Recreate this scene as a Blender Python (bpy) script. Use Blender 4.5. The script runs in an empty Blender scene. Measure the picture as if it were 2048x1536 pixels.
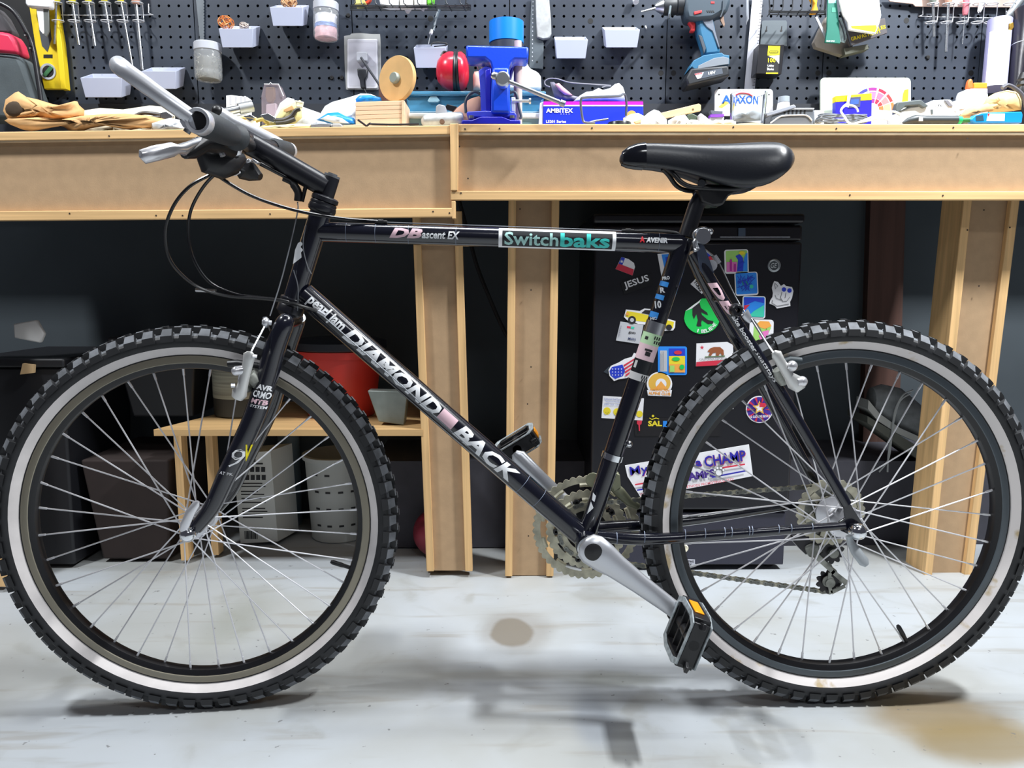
import bpy, bmesh, math, random
from mathutils import Vector as V, Matrix as MX
from math import sin, cos, pi, radians, sqrt, atan2
SC = bpy.context.scene
COL = SC.collection
random.seed(7)
# ---------------------------------------------------------------- camera, world, lights, exposure
F, PIT, CY, CH = 1500.0, 0.135644, -1.2324, 0.7335
cam = bpy.data.cameras.new('camera'); camo = bpy.data.objects.new('camera', cam); COL.objects.link(camo)
camo.location = (0, CY, CH); camo.rotation_euler = (pi/2 - PIT, 0, 0)
cam.sensor_width = 36; cam.lens = F/2048*36; cam.clip_start = .02
SC.camera = camo
wd = bpy.data.worlds.new('garage_air'); SC.world = wd; wd.use_nodes = True
wd.node_tree.nodes['Background'].inputs[0].default_value = (.78, .80, 1, 1)
wd.node_tree.nodes['Background'].inputs[1].default_value = .05
def area(name, loc, sx, sy, pw, aim=None, col=(.95, .98, 1)):
    l = bpy.data.lights.new(name, 'AREA'); l.shape = 'RECTANGLE'; l.size = sx; l.size_y = sy; l.energy = pw; l.color = col
    o = bpy.data.objects.new(name, l); COL.objects.link(o); o.location = loc
    d = (V(aim) - V(loc)) if aim else V((0, 0, -1))
    o.rotation_euler = d.to_track_quat('-Z', 'Y').to_euler(); return o
area('ceiling_lamp', (1.45, -.30, 2.60), .14, .26, 76)
area('ceiling_lamp', (-1.5, -.30, 2.60), .14, .26, 36)
area('ceiling_lamp', (.4, .16, 2.60), 2.2, .06, 20)
area('ceiling_lamp', (.6, -2.1, 2.65), 1.2, .2, 12)
area('shop_lamp', (.45, .36, 2.05), 1.6, .06, 9)
vs = SC.view_settings
vs.view_transform = 'Standard'; vs.look = 'None'; vs.gamma = 1; vs.use_curve_mapping = False; vs.exposure = .55
# ---------------------------------------------------------------- helpers
def P(px, py, Y):
    a, b = (px-1024)/F, (768-py)/F
    d = V((a, cos(PIT)+b*sin(PIT), -sin(PIT)+b*cos(PIT)))
    t = (Y-CY)/d.y
    return V((a*t, Y, CH+d.z*t))
def PF(px, py, z=0):          # point on a horizontal plane
    a, b = (px-1024)/F, (768-py)/F
    d = V((a, cos(PIT)+b*sin(PIT), -sin(PIT)+b*cos(PIT)))
    t = (z-CH)/d.z
    return V((a*t, CY+d.y*t, z))
def K(py, Y): return (P(1025, py, Y)-P(1024, py, Y)).length
def lin(c): return tuple((x/255/12.92 if x/255 <= .04045 else ((x/255+.055)/1.055)**2.4) for x in c)
_mats = {}
def mt(name, rgb, rough=.5, metal=0., nv=0, ns=(20, 20, 20), bump=0, bs=None, rgb2=None, spec=.5, coat=0, trans=0, alpha=1, emit=0, detail=4, nlo=.35, nhi=.65):
    if name in _mats: return _mats[name]
    m = bpy.data.materials.new(name); m.use_nodes = True; nt = m.node_tree; b = nt.nodes['Principled BSDF']
    c = lin(rgb)
    b.inputs['Base Color'].default_value = (*c, 1); b.inputs['Roughness'].default_value = rough; b.inputs['Metallic'].default_value = metal
    b.inputs['Specular IOR Level'].default_value = spec; b.inputs['Coat Weight'].default_value = coat
    b.inputs['Transmission Weight'].default_value = trans; b.inputs['Alpha'].default_value = alpha
    m.diffuse_color = (*c, 1)
    if nv or bump or rgb2:
        tc = nt.nodes.new('ShaderNodeTexCoord'); mp = nt.nodes.new('ShaderNodeMapping'); mp.inputs['Scale'].default_value = ns
        nt.links.new(tc.outputs['Object'], mp.inputs[0])
        n = nt.nodes.new('ShaderNodeTexNoise'); n.inputs['Scale'].default_value = 1; n.inputs['Detail'].default_value = detail
        nt.links.new(mp.outputs[0], n.inputs['Vector'])
        if nv or rgb2:
            r = nt.nodes.new('ShaderNodeMapRange'); r.inputs[1].default_value = nlo; r.inputs[2].default_value = nhi
            nt.links.new(n.outputs['Fac'], r.inputs[0])
            mx = nt.nodes.new('ShaderNodeMix'); mx.data_type = 'RGBA'
            nt.links.new(r.outputs[0], mx.inputs[0])
            mx.inputs[6].default_value = (*[min(1, x*(1+nv)) for x in c], 1)
            mx.inputs[7].default_value = (*(lin(rgb2) if rgb2 else [x*(1-nv) for x in c]), 1)
            nt.links.new(mx.outputs[2], b.inputs['Base Color'])
        if bump:
            if bs:
                n = nt.nodes.new('ShaderNodeTexNoise'); n.inputs['Scale'].default_value = bs; nt.links.new(tc.outputs['Object'], n.inputs['Vector'])
            bp = nt.nodes.new('ShaderNodeBump'); bp.inputs['Strength'].default_value = bump; bp.inputs['Distance'].default_value = .002
            nt.links.new(n.outputs['Fac'], bp.inputs['Height']); nt.links.new(bp.outputs[0], b.inputs['Normal'])
    _mats[name] = m; return m
_org = {}
def kids(o): return [c for c in bpy.data.objects if c.parent == o]
def reg(o, label, cat, group=None, kind=None):
    if label: o['label'] = label
    if cat: o['category'] = cat
    if group: o['group'] = group
    if kind: o['kind'] = kind
    return o
def thing(name, label, cat, loc=(0, 0, 0), group=None):
    o = bpy.data.objects.new(name, None); o.empty_display_size = .02; COL.objects.link(o); o.location = loc; _org[o.name] = V(loc)
    return reg(o, label, cat, group)
class B:
    def __init__(s): s.v, s.f, s.i, s.m, s.cur, s.sm = [], [], [], [], 0, []
    def mat(s, m):
        if m not in s.m: s.m.append(m)
        s.cur = s.m.index(m); return s
    def add(s, vs, fs, smooth=True):
        o = len(s.v); s.v += [V(x) for x in vs]
        for f in fs: s.f.append([o+k for k in f]); s.i.append(s.cur); s.sm.append(smooth)
        return s
    def box(s, c, d, rot=None):
        c = V(c); x, y, z = d[0]/2, d[1]/2, d[2]/2
        vs = [V((a, b, e)) for a in (-x, x) for b in (-y, y) for e in (-z, z)]
        if rot is not None: vs = [rot @ q for q in vs]
        return s.add([q+c for q in vs], [(0, 1, 3, 2), (4, 6, 7, 5), (0, 4, 5, 1), (2, 3, 7, 6), (0, 2, 6, 4), (1, 5, 7, 3)], False)
    def bar(s, a, b, w, t, up=(0, 1, 0), w2=None):       # rectangular bar from a to b
        a, b = V(a), V(b); d = (b-a).normalized(); n = V(up); n = (n-d*n.dot(d)).normalized(); q = d.cross(n); w2 = w if w2 is None else w2
        vs = [p+q*sx*ww/2+n*sy*t/2 for p, ww in ((a, w), (b, w2)) for sx in (-1, 1) for sy in (-1, 1)]
        return s.add(vs, [(0, 2, 3, 1), (4, 5, 7, 6), (0, 1, 5, 4), (2, 6, 7, 3), (0, 4, 6, 2), (1, 3, 7, 5)], False)
    def tube(s, pts, r, n=10, caps=True, closed=False, flat=None):
        pts = [V(p) for p in pts]; N = len(pts); rr = r if isinstance(r, (list, tuple)) else [r]*N
        T = []
        for k in range(N):
            a = pts[(k-1) % N] if (k or closed) else pts[k]; b = pts[(k+1) % N] if (k < N-1 or closed) else pts[k]
            T.append((b-a).normalized())
        u = T[0].orthogonal().normalized() if flat is None else (V(flat)-T[0]*V(flat).dot(T[0])).normalized()
        vs = []
        for k in range(N):
            u = (u-T[k]*u.dot(T[k])).normalized(); w = T[k].cross(u)
            for j in range(n):
                a = 2*pi*j/n; vs.append(pts[k]+(u*cos(a)+w*sin(a))*rr[k])
        fs = []
        for k in range(N if closed else N-1):
            k2 = (k+1) % N
            for j in range(n):
                j2 = (j+1) % n; fs.append((k*n+j, k*n+j2, k2*n+j2, k2*n+j))
        s.add(vs, fs)
        if caps and not closed:
            s.add(vs[:n], [tuple(range(n))[::-1]], False); s.add(vs[-n:], [tuple(range(n))], False)
        return s
    def lathe(s, prof, o=(0, 0, 0), ax=(0, 0, 1), n=24, closed=False, a0=0, a1=2*pi, smooth=True):
        ax = V(ax).normalized(); u = ax.orthogonal().normalized(); w = ax.cross(u); o = V(o); full = abs(a1-a0-2*pi) < 1e-6
        nn = n if full else n+1; vs = []
        for r, h in prof:
            for j in range(nn):
                a = a0+(a1-a0)*j/n; vs.append(o+ax*h+(u*cos(a)+w*sin(a))*r)
        m = len(prof); fs = []
        for k in range(m if closed else m-1):
            k2 = (k+1) % m
            for j in range(n):
                j2 = (j+1) % nn; fs.append((k*nn+j, k*nn+j2, k2*nn+j2, k2*nn+j))
        return s.add(vs, fs, smooth)
    def cyl(s, a, b, r, n=20, r2=None):
        a, b = V(a), V(b); h = (b-a).length; r2 = r if r2 is None else r2
        return s.lathe([(1e-5, 0), (r, 0), (r2, h), (1e-5, h)], a, b-a, n)
    def ball(s, c, r, n=16, m=8):
        c = V(c); r = V(r) if not isinstance(r, (int, float)) else V((r, r, r)); vs, fs = [], []
        for k in range(m+1):
            t = pi*k/m
            for j in range(n):
                a = 2*pi*j/n; vs.append(c+V((r.x*sin(t)*cos(a), r.y*sin(t)*sin(a), r.z*cos(t))))
        for k in range(m):
            for j in range(n): fs.append((k*n+j, (k+1)*n+j, (k+1)*n+(j+1) % n, k*n+(j+1) % n))
        return s.add(vs, fs)
    def slab(s, pts, d):             # closed outline of 3-D points, thickened by vector d
        pts = [V(p) for p in pts]; d = V(d); n = len(pts); vs = pts+[p+d for p in pts]
        s.add(vs, [tuple(range(n)), tuple(range(2*n-1, n-1, -1))], False)
        return s.add(vs, [(j, n+j, n+(j+1) % n, (j+1) % n) for j in range(n)], False)
    def pp(s, poly, Y, th=.001):     # outline measured in photo pixels standing on the plane Y
        return s.slab([P(x, y, Y) for x, y in poly], (0, th, 0))
    def loft(s, rings, caps=True, closed=True):
        n = len(rings[0]); vs = [V(q) for r in rings for q in r]; fs = []
        for k in range(len(rings)-1):
            for j in range(n if closed else n-1):
                fs.append((k*n+j, k*n+(j+1) % n, (k+1)*n+(j+1) % n, (k+1)*n+j))
        s.add(vs, fs)
        if caps and closed:
            s.add(vs[:n], [tuple(range(n))[::-1]], False); s.add(vs[-n:], [tuple(range(n))], False)
        return s
    def build(s, name, m=None, parent=None, loc=None, bevel=0, sub=0, ang=.7, seg=2):
        if m is not None and not s.m: s.m = [m]
        me = bpy.data.meshes.new(name)
        o = V(loc) if loc is not None else (_org[parent.name] if parent is not None else V((0, 0, 0)))
        me.from_pydata([v-o for v in s.v], [], s.f)
        for x in s.m: me.materials.append(x)
        me.polygons.foreach_set('material_index', s.i); me.polygons.foreach_set('use_smooth', s.sm)
        me.update()
        bm = bmesh.new(); bm.from_mesh(me); bmesh.ops.remove_doubles(bm, verts=bm.verts, dist=2e-6); bmesh.ops.recalc_face_normals(bm, faces=bm.faces); bm.to_mesh(me); bm.free()
        me.set_sharp_from_angle(angle=getattr(s, 'ang', ang))
        ob = bpy.data.objects.new(name, me); COL.objects.link(ob)
        if parent is not None: ob.parent = parent
        else: ob.location = o
        _org[ob.name] = o
        if bevel:
            md = ob.modifiers.new('b', 'BEVEL'); md.width = bevel; md.segments = seg; md.limit_method = 'ANGLE'; md.angle_limit = .6
        if sub:
            md = ob.modifiers.new('s', 'SUBSURF'); md.levels = md.render_levels = sub
        return ob
def circ(x, y, r, n=24, ry=None, a0=0, a1=2*pi):
    full = abs(a1-a0-2*pi) < 1e-6; ry = r if ry is None else ry
    return [(x+r*cos(a0+(a1-a0)*j/n), y+ry*sin(a0+(a1-a0)*j/n)) for j in range(n if full else n+1)]
def rrect(x0, y0, x1, y1, r, n=4):
    o = []
    for cx, cy, a in ((x1-r, y0+r, -pi/2), (x1-r, y1-r, 0), (x0+r, y1-r, pi/2), (x0+r, y0+r, pi)):
        o += [(cx+r*cos(a+pi/2*j/n), cy+r*sin(a+pi/2*j/n)) for j in range(n+1)]
    return o
def star(x, y, r, n=5, k=.4, a=-pi/2): return [(x+(r if j % 2 == 0 else r*k)*cos(a+pi*j/n), y+(r if j % 2 == 0 else r*k)*sin(a+pi*j/n)) for j in range(2*n)]
def turn(poly, a, cx, cy): return [(cx+(x-cx)*cos(a)-(y-cy)*sin(a), cy+(x-cx)*sin(a)+(y-cy)*cos(a)) for x, y in poly]
def spl(pts, n=6):                   # Catmull-Rom through 3-D points
    pts = [V(p) for p in pts]; q = [pts[0]*2-pts[1]]+pts+[pts[-1]*2-pts[-2]]; out = []
    for k in range(1, len(q)-2):
        a, b, c, d = q[k-1], q[k], q[k+1], q[k+2]
        for j in range(n):
            t = j/n; out.append(.5*((2*b)+(c-a)*t+(2*a-5*b+4*c-d)*t*t+(3*b-a-3*c+d)*t**3))
    return out+[pts[-1]]
_tx = {}
def text2d(s, bold=0, shear=0, space=1.0):
    k = (s, bold, shear, space)
    if k in _tx: return _tx[k]
    cu = bpy.data.curves.new('t', 'FONT'); cu.body = s; cu.offset = bold; cu.shear = shear; cu.space_character = space; cu.resolution_u = 2; cu.fill_mode = 'FRONT'
    ob = bpy.data.objects.new('t', cu); COL.objects.link(ob)
    dg = bpy.context.evaluated_depsgraph_get(); me = bpy.data.meshes.new_from_object(ob.evaluated_get(dg))
    vs = [(v.co.x, v.co.y) for v in me.vertices]; fs = [tuple(p.vertices) for p in me.polygons]
    bpy.data.objects.remove(ob); bpy.data.curves.remove(cu); bpy.data.meshes.remove(me)
    x0 = min(v[0] for v in vs); x1 = max(v[0] for v in vs); y0 = min(v[1] for v in vs); y1 = max(v[1] for v in vs)
    vs = [((x-x0)/(x1-x0), (y-y0)/(y1-y0)) for x, y in vs]
    _tx[k] = (vs, fs); return _tx[k]
def flat_text(b, s, cx, cy, w, h, Y, ang=0, bold=.02, shear=0):   # printed words: centre, width, height in photo pixels, on plane Y
    vs, fs = text2d(s, bold, shear); c, d = cos(ang), sin(ang); out = []
    for u, v in vs:
        x, y = (u-.5)*w, -(v-.5)*h; out.append(P(cx+x*c-y*d, cy+x*d+y*c, Y))
    return b.add(out, fs, False)
def tube_text(b, s, A, Bp, r, t0, t1, v0, v1, bold=.02, shear=0, up=1, slices=7):
    # wrap words on the near side of a tube A->Bp: t along (0..1), v across (-1 bottom edge .. 1 top edge) as seen from the camera
    vs, fs = text2d(s, bold, shear); bm = bmesh.new(); vv = [bm.verts.new((u, v, 0)) for u, v in vs]
    for f in fs:
        try: bm.faces.new([vv[k] for k in f])
        except ValueError: pass
    for k in range(1, slices):
        g = bm.verts[:]+bm.edges[:]+bm.faces[:]
        bmesh.ops.bisect_plane(bm, geom=g, plane_co=(0, k/slices, 0), plane_no=(0, 1, 0))
    bm.verts.index_update(); A, Bp = V(A), V(Bp); ax = Bp-A; mid = (A+Bp)/2
    n = V((0, CY, CH))-mid; axn = ax.normalized(); n = (n-axn*n.dot(axn)).normalized(); q = axn.cross(n)
    if q.z*up < 0: q = -q
    o = []
    for w in bm.verts:
        y = v0+(v1-v0)*w.co.y; y = max(-.97, min(.97, y)); p = A+ax*(t0+(t1-t0)*w.co.x)
        o.append(p+(q*y+n*sqrt(1-y*y))*r)
    b.add(o, [tuple(x.index for x in f.verts) for f in bm.faces], True); bm.free(); return b
def tube_patch(b, A, Bp, r, t0, t1, v0, v1, n=8, m=1):
    A, Bp = V(A), V(Bp); ax = Bp-A; mid = (A+Bp)/2; nn = V((0, CY, CH))-mid; axn = ax.normalized(); nn = (nn-axn*nn.dot(axn)).normalized(); q = axn.cross(nn)
    if q.z < 0: q = -q
    vs = []
    for i in range(m+1):
        for j in range(n+1):
            y = v0+(v1-v0)*j/n; vs.append(A+ax*(t0+(t1-t0)*i/m)+(q*y+nn*sqrt(max(0, 1-y*y)))*r)
    return b.add(vs, [(i*(n+1)+j, i*(n+1)+j+1, (i+1)*(n+1)+j+1, (i+1)*(n+1)+j) for i in range(m) for j in range(n)])
def one(name, label, cat, b, m=None, group=None, **k):            # a thing that is a single mesh
    c = V((sum(v.x for v in b.v)/len(b.v), sum(v.y for v in b.v)/len(b.v), min(v.z for v in b.v)))
    return reg(b.build(name, m, loc=c, **k), label, cat, group)
def copy_tree(o, parent=None, shift=None, col=None):
    c = o.copy(); COL.objects.link(c); c.parent = parent
    if shift is not None: c.location = o.location+V(shift)
    for ch in list(o.children): copy_tree(ch, c)
    return c
# ---------------------------------------------------------------- materials
SL = .0086                                   # the floor falls slightly to the front of the bicycle
def concrete():
    m = bpy.data.materials.new('concrete'); m.use_nodes = True; nt = m.node_tree; b = nt.nodes['Principled BSDF']; L = nt.links.new
    tc = nt.nodes.new('ShaderNodeTexCoord'); N = nt.nodes.new
    def noise(sc, det=5, dist=0, vec=None):
        n = N('ShaderNodeTexNoise'); n.inputs['Scale'].default_value = sc; n.inputs['Detail'].default_value = det; n.inputs['Distortion'].default_value = dist
        L(vec or tc.outputs['Object'], n.inputs['Vector']); return n
    def ramp(src, a, z):
        r = N('ShaderNodeMapRange'); r.inputs[1].default_value = a; r.inputs[2].default_value = z; r.interpolation_type = 'SMOOTHSTEP'; L(src, r.inputs[0]); return r.outputs[0]
    def mix(f, c1, c2, fac=None):
        x = N('ShaderNodeMix'); x.data_type = 'RGBA'
        if fac is not None:
            q = N('ShaderNodeMath'); q.operation = 'MULTIPLY'; L(f, q.inputs[0]); q.inputs[1].default_value = fac; f = q.outputs[0]
        L(f, x.inputs[0])
        for k, c in ((6, c1), (7, c2)):
            if isinstance(c, tuple): x.inputs[k].default_value = (*lin(c), 1)
            else: L(c, x.inputs[k])
        return x.outputs[2]
    c = mix(ramp(noise(2.2, 6, .4).outputs['Fac'], .38, .62), (166, 171, 176), (156, 158, 157))
    c = mix(ramp(noise(7, 6, .8).outputs['Fac'], .56, .72), c, (138, 138, 133), .5)
    mp = N('ShaderNodeMapping'); mp.inputs['Scale'].default_value = (1.1, 9, 1); L(tc.outputs['Object'], mp.inputs[0])
    c = mix(ramp(noise(3, 5, .3, mp.outputs[0]).outputs['Fac'], .55, .7), c, (140, 136, 128), .5)
    # stains with a shape of their own, and painted shadow bands
    dn = noise(9, 4)
    for (x, y, rx, ry, col, fac, soft) in STAINS_AND_SHADE:
        mp = N('ShaderNodeMapping'); mp.vector_type = 'POINT'; mp.inputs['Location'].default_value = (-x/rx, -y/ry, 0); mp.inputs['Scale'].default_value = (1/rx, 1/ry, 0)
        L(tc.outputs['Object'], mp.inputs[0])
        ln = N('ShaderNodeVectorMath'); ln.operation = 'LENGTH'; L(mp.outputs[0], ln.inputs[0])
        ad = N('ShaderNodeMath'); ad.operation = 'MULTIPLY_ADD'; L(dn.outputs['Fac'], ad.inputs[0]); ad.inputs[1].default_value = .5; L(ln.outputs['Value'], ad.inputs[2])
        c = mix(ramp(ad.outputs[0], 1.25, 1.25-soft), c, col, fac)
    sp = noise(70, 2); c = mix(ramp(sp.outputs['Fac'], .72, .76), c, (95, 95, 95), .7)
    L(c, b.inputs['Base Color']); b.inputs['Roughness'].default_value = .48
    bp = N('ShaderNodeBump'); bp.inputs['Strength'].default_value = .12; bp.inputs['Distance'].default_value = .003; L(noise(40, 6).outputs['Fac'], bp.inputs['Height']); L(bp.outputs[0], b.inputs['Normal'])
    return m
STAINS_AND_SHADE = []
for (px, py, rx, ry, col, fac, soft) in ((1024, 1264, .05, .075, (104, 95, 80), .9, .25), (1030, 1262, .10, .12, (126, 122, 116), .5, .5), (1870, 1440, .15, .10, (128, 110, 78), .8, .6), (1960, 1490, .16, .09, (122, 106, 72), .8, .6),
                                         (1760, 1405, .1, .03, (120, 112, 88), .6, .6), (470, 1240, .10, .22, (128, 130, 120), .5, .9), (1230, 1360, .14, .04, (110, 112, 106), .7, .7), (1000, 1350, .3, .03, (130, 130, 124), .6, .8), (1190, 1440, .05, .12, (130, 138, 150), .5, .6)):  # the two wide grey bands between the wheels paint the frame's shadow
    q = PF(px, py); STAINS_AND_SHADE.append((q.x, q.y, rx, ry, col, fac, soft))
MDF = mt('fibreboard', (176, 147, 114), .75, nv=.045, ns=(40, 40, 40), bump=.08, bs=300)
PINEH = mt('pine_across', (222, 182, 128), .55, nv=.16, ns=(2.5, 60, 90), bump=.05)
PINEV = mt('pine_upright', (222, 182, 128), .55, nv=.16, ns=(90, 60, 2.5), bump=.05)
PLY = mt('plywood', (196, 160, 110), .6, nv=.12, ns=(3, 40, 40), bump=.04)
NAIL = mt('nail_dark', (50, 38, 30), .6)
PEG = mt('pegboard_dark', (52, 59, 71), .42, nv=.22, ns=(4, 4, 4), bump=.03, bs=90)
BLK = mt('black_plain', (16, 16, 18), .6)
BLKP = mt('black_plastic', (24, 24, 27), .4)
WALLM = mt('wall_grey_paint', (72, 80, 86), .8, nv=.08, ns=(3, 3, 3))
WHITE = mt('white_print', (238, 240, 243), .5)
STEEL = mt('steel_bright', (205, 208, 212), .28, 1.0)
CHROME = mt('chrome', (225, 228, 232), .12, 1.0)
ALU = mt('aluminium_satin', (208, 210, 216), .34, .75)
BINM = mt('bin_grey_plastic', (176, 182, 204), .45)
# ---------------------------------------------------------------- setting
b = B(); X0, X1, Y0, Y1 = -2.6, 2.6, -3.2, 1.05
b.add([(x, y, SL*x-dz) for dz in (0, .08) for x, y in ((X0, Y0), (X1, Y0), (X1, Y1), (X0, Y1))], [(0, 1, 2, 3), (4, 7, 6, 5), (0, 4, 5, 1), (1, 5, 6, 2), (2, 6, 7, 3), (3, 7, 4, 0)], False)
reg(b.build('floor', concrete()), 'pale grey stained concrete garage floor', None, kind='structure')
b = B(); b.box((0, 1.10, 1.35), (5.2, .1, 2.9)); reg(b.build('wall_back', WALLM), 'dark grey painted wall under and behind the workbench', None, kind='structure')
b = B(); b.box((0, .85, 1.95), (5.2, .08, 1.72)); reg(b.build('wall_upper', WALLM), 'dark wall panel that carries the pegboard', None, kind='structure')
b = B(); xl = P(742, 900, .77).x; zt = P(1650, 921, .77).z
b.box(((xl+2.6)/2, .91, zt/2), (2.6-xl, .28, zt-.004)); reg(b.build('baseboard_back', mt('curb_dark', (62, 62, 70), .8, nv=.1)), 'dark curb along the foot of the back wall', None, kind='structure')
b = B(); b.slab([P(x, y, 1.02) for x, y in ((1742, 380), (1812, 380), (1794, 1000), (1722, 1000))], (0, .03, 0))
reg(b.build('trim_1', mt('stud_brown', (88, 62, 54), .8, nv=.2, ns=(40, 40, 2))), 'brown wooden stud against the grey wall beside the fridge', None, kind='structure')
# ---------------------------------------------------------------- pegboard
YP = .785; PT = .0251
pg = thing('pegboard', 'dark slate pegboard of perforated panels hung with tools above the workbench', 'pegboard', (0, YP, 1.1))
h0 = P(1827.6, 176, YP); zb = P(1024, 208, YP).z; zrow = P(1024, 197, YP).z; nr = 14; seam0 = P(1643, 176, YP).x
def peg_panel(xs, ncol):
    b = B(); r = .0037; dep = .004
    for i in range(ncol):
        for j in range(nr):
            cx, cz = xs+PT*(i+.5), zrow+PT*j
            x0 = cx-PT/2+(.0012 if i == 0 else 0); x1 = cx+PT/2-(.0012 if i == ncol-1 else 0); z0 = cz-PT/2 if j else zb; z1 = cz+PT/2
            c = [(x0, YP, z0), (x1, YP, z0), (x1, YP, z1), (x0, YP, z1)]
            h = [(cx+r*cos(a), YP, cz+r*sin(a)) for a in [radians(-112.5+45*k) for k in range(8)]]
            hb = [(x, y+dep, z) for x, y, z in h]
            fs = [(0, 1, 5, 4), (1, 2, 7, 6), (2, 3, 9, 8), (3, 0, 11, 10), (1, 6, 5), (2, 8, 7), (3, 10, 9), (0, 4, 11)]
            fs += [(4+k, 4+(k+1) % 8, 12+(k+1) % 8, 12+k) for k in range(8)]
            b.add(c+h+hb, fs, False)
    w = PT*ncol
    for x in (xs+.0012, xs+w-.0012): b.add([(x, YP, zb), (x, YP+.008, zb), (x, YP+.008, zrow+PT*(nr-.5)), (x, YP, zrow+PT*(nr-.5))], [(0, 1, 2, 3)], False)
    b.add([(xs, YP, zb), (xs+w, YP, zb), (xs+w, YP+.008, zb), (xs, YP+.008, zb)], [(0, 1, 2, 3)], False)
    return b.build('panel', PEG, pg)
for k in range(-5, 3): peg_panel(seam0+PT*16*k, 16)
b = B(); b.box((seam0-.6, YP+.012, zb+.2), (3.6, .004, .5)); b.build('backing', BLK, pg)
b = B(); zr = P(1024, 224, YP).z; b.box((seam0-.6, YP-.002, (zb+zr)/2-.06), (3.6, .016, zb-zr+.117)); b.build('bottom_rail', mt('rail_dark', (40, 44, 52), .5), pg)
for px, py in ((1322, 146), (1347, 146), (1636, 146), (1658, 146), (1181, 42), (1813, 41), (1942, 146), (861, 37)):
    b = B(); c = P(px, py, YP-.0004); b.cyl(c, c+V((0, .0004, 0)), .0068, 16); b.build('mounting_hole', BLK, pg)
for px, py in ((696, 30), (1547, 53), (1857, 114), (663, 155), (683, 155)):
    b = B(); c = P(px, py, YP-.004); b.lathe([(1e-5, 0), (.004, 0), (.0055, .003), (.0055, .0045)], c, (0, 1, 0), 14); b.mat(BLK).cyl(c-V((0, .0003, 0)), c, .0012, 8); b.build('screw', WHITE, pg)
# ---------------------------------------------------------------- workbenches
YF = .49
def quad(b, pts, Y, th): return b.slab([P(x, y, Y) for x, y in pts], (0, th, 0))
def strip(name, par, m, x0, y0, x1, y1, h0_, h1_, Y, th):   # a lath from (x0,y0) to (x1,y1), y = upper edge
    b = B(); quad(b, ((x0, y0), (x1, y1), (x1, y1+h1_), (x0, y0+h0_)), Y, th); return b.build(name, m, par, bevel=.0015)
def nails(par, pts, Y):
    for x, y in pts:
        b = B(); c = P(x, y, Y-.0003); b.cyl(c, c+V((0, .0006, 0)), .0019, 8); b.build('nail_head', NAIL, par)
def bench_top(b, xa, ya, xb, yb, Y0_, Y1_):
    a, c = P(xa, ya, Y0_), P(xb, yb, Y0_)
    vs = [(q.x, y, q.z-d) for d in (.0005, .022) for q, y in ((a, Y0_+.002), (c, Y0_+.002), (c, Y1_), (a, Y1_))]
    return b.add(vs, [(0, 1, 2, 3), (4, 7, 6, 5), (0, 4, 5, 1), (1, 5, 6, 2), (2, 6, 7, 3), (3, 7, 4, 0)], False)
YB = YP-.012
def leg(par, TL, TR, BL, BR, tw, Y, post=True):    # fibreboard face between two pine laths; TL.. photo corners
    e = B(); quad(e, (TL, TR, BR, (BL[0], BL[1])), Y, .018)
    lg = e.build('leg', MDF, par)
    for a, c, s in ((TL, BL, 1), (TR, BR, -1)):
        x = B(); quad(x, sorted_lath(a, c, tw, s), Y-.014, .014); x.build('edge_lath', PINEV, lg, bevel=.0015)
    if post:
        x = B(); quad(x, (TL, (TL[0]+45, TL[1]), (BL[0]+43, BL[1]), BL), Y+.0185, .05); x.build('post', PINEV, lg)
    return lg
def sorted_lath(a, c, tw, s): return [(a[0], a[1]), (a[0]+s*tw, a[1]), (c[0]+s*tw*.95, c[1]+2), (c[0], c[1]+2)]
wl = thing('workbench', 'workbench with fibreboard front and pine laths behind the front wheel', 'workbench', (P(400, 350, YF).x, YF, .9), 'the two workbenches')
b = B(); bench_top(b, -90, 264, 903, 250.5, YF-.016, YB); b.build('benchtop', mt('benchtop_pale', (200, 180, 150), .6, nv=.1), wl)
b = B(); quad(b, ((-90, 268), (901, 254), (904, 432), (-90, 440)), YF, .018); b.build('fascia', MDF, wl)
strip('top_lath', wl, PINEH, -90, 265.5, 901, 250.5, 17, 18, YF-.016, .016)
strip('bottom_lath', wl, PINEH, -90, 423, 906, 416, 19, 18, YF-.016, .016)
b = B(); quad(b, ((903, 402), (911, 402), (911, 437), (904, 437)), YF-.016, .02); b.build('end_lath', PINEV, wl, bevel=.001)
nails(wl, ((139, 427), (312, 431), (365, 431), (866, 423), (899, 426), (218, 272), (540, 428)), YF-.0163)
leg(wl, (824, 425), (923, 422), (853, 1141), (945, 1141), 15.5, .575)
leg(wl, (-150, 440), (-60, 440), (-85, 1172), (13, 1172), 16, .505, False)
wr = thing('workbench', 'workbench with vise, fibreboard front and pine laths behind the saddle', 'workbench', (P(1450, 320, YF).x, YF, .9), 'the two workbenches')
b = B(); bench_top(b, 905, 248, 2130, 248, YF-.016, YB); b.build('benchtop', mt('benchtop_pale', (200, 180, 150)), wr)
b = B(); quad(b, ((915, 252), (2130, 252), (2130, 396), (905, 396)), YF, .018); b.build('fascia', MDF, wr)
strip('top_lath', wr, PINEH, 917, 248, 2130, 248, 16, 16, YF-.016, .016)
strip('bottom_lath', wr, PINEH, 901, 382, 2130, 383, 18, 17, YF-.016, .016)
b = B(); quad(b, ((900, 247), (917, 247), (915, 381), (901, 381)), YF-.02, .02); b.build('end_lath', PINEV, wr, bevel=.0015)
nails(wr, ((930, 258), (999, 257), (905, 264), (907, 312), (907, 353), (919, 293), (936, 357), (1184, 256), (1467, 254), (1418, 278), (1907, 255), (1935, 277), (1673, 257), (1700, 390), (1886, 391), (922, 386)), YF-.0166)
leg(wr, (1017, 395), (1119, 395), (1010, 1151), (1107, 1151), 15.5, .57)
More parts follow.
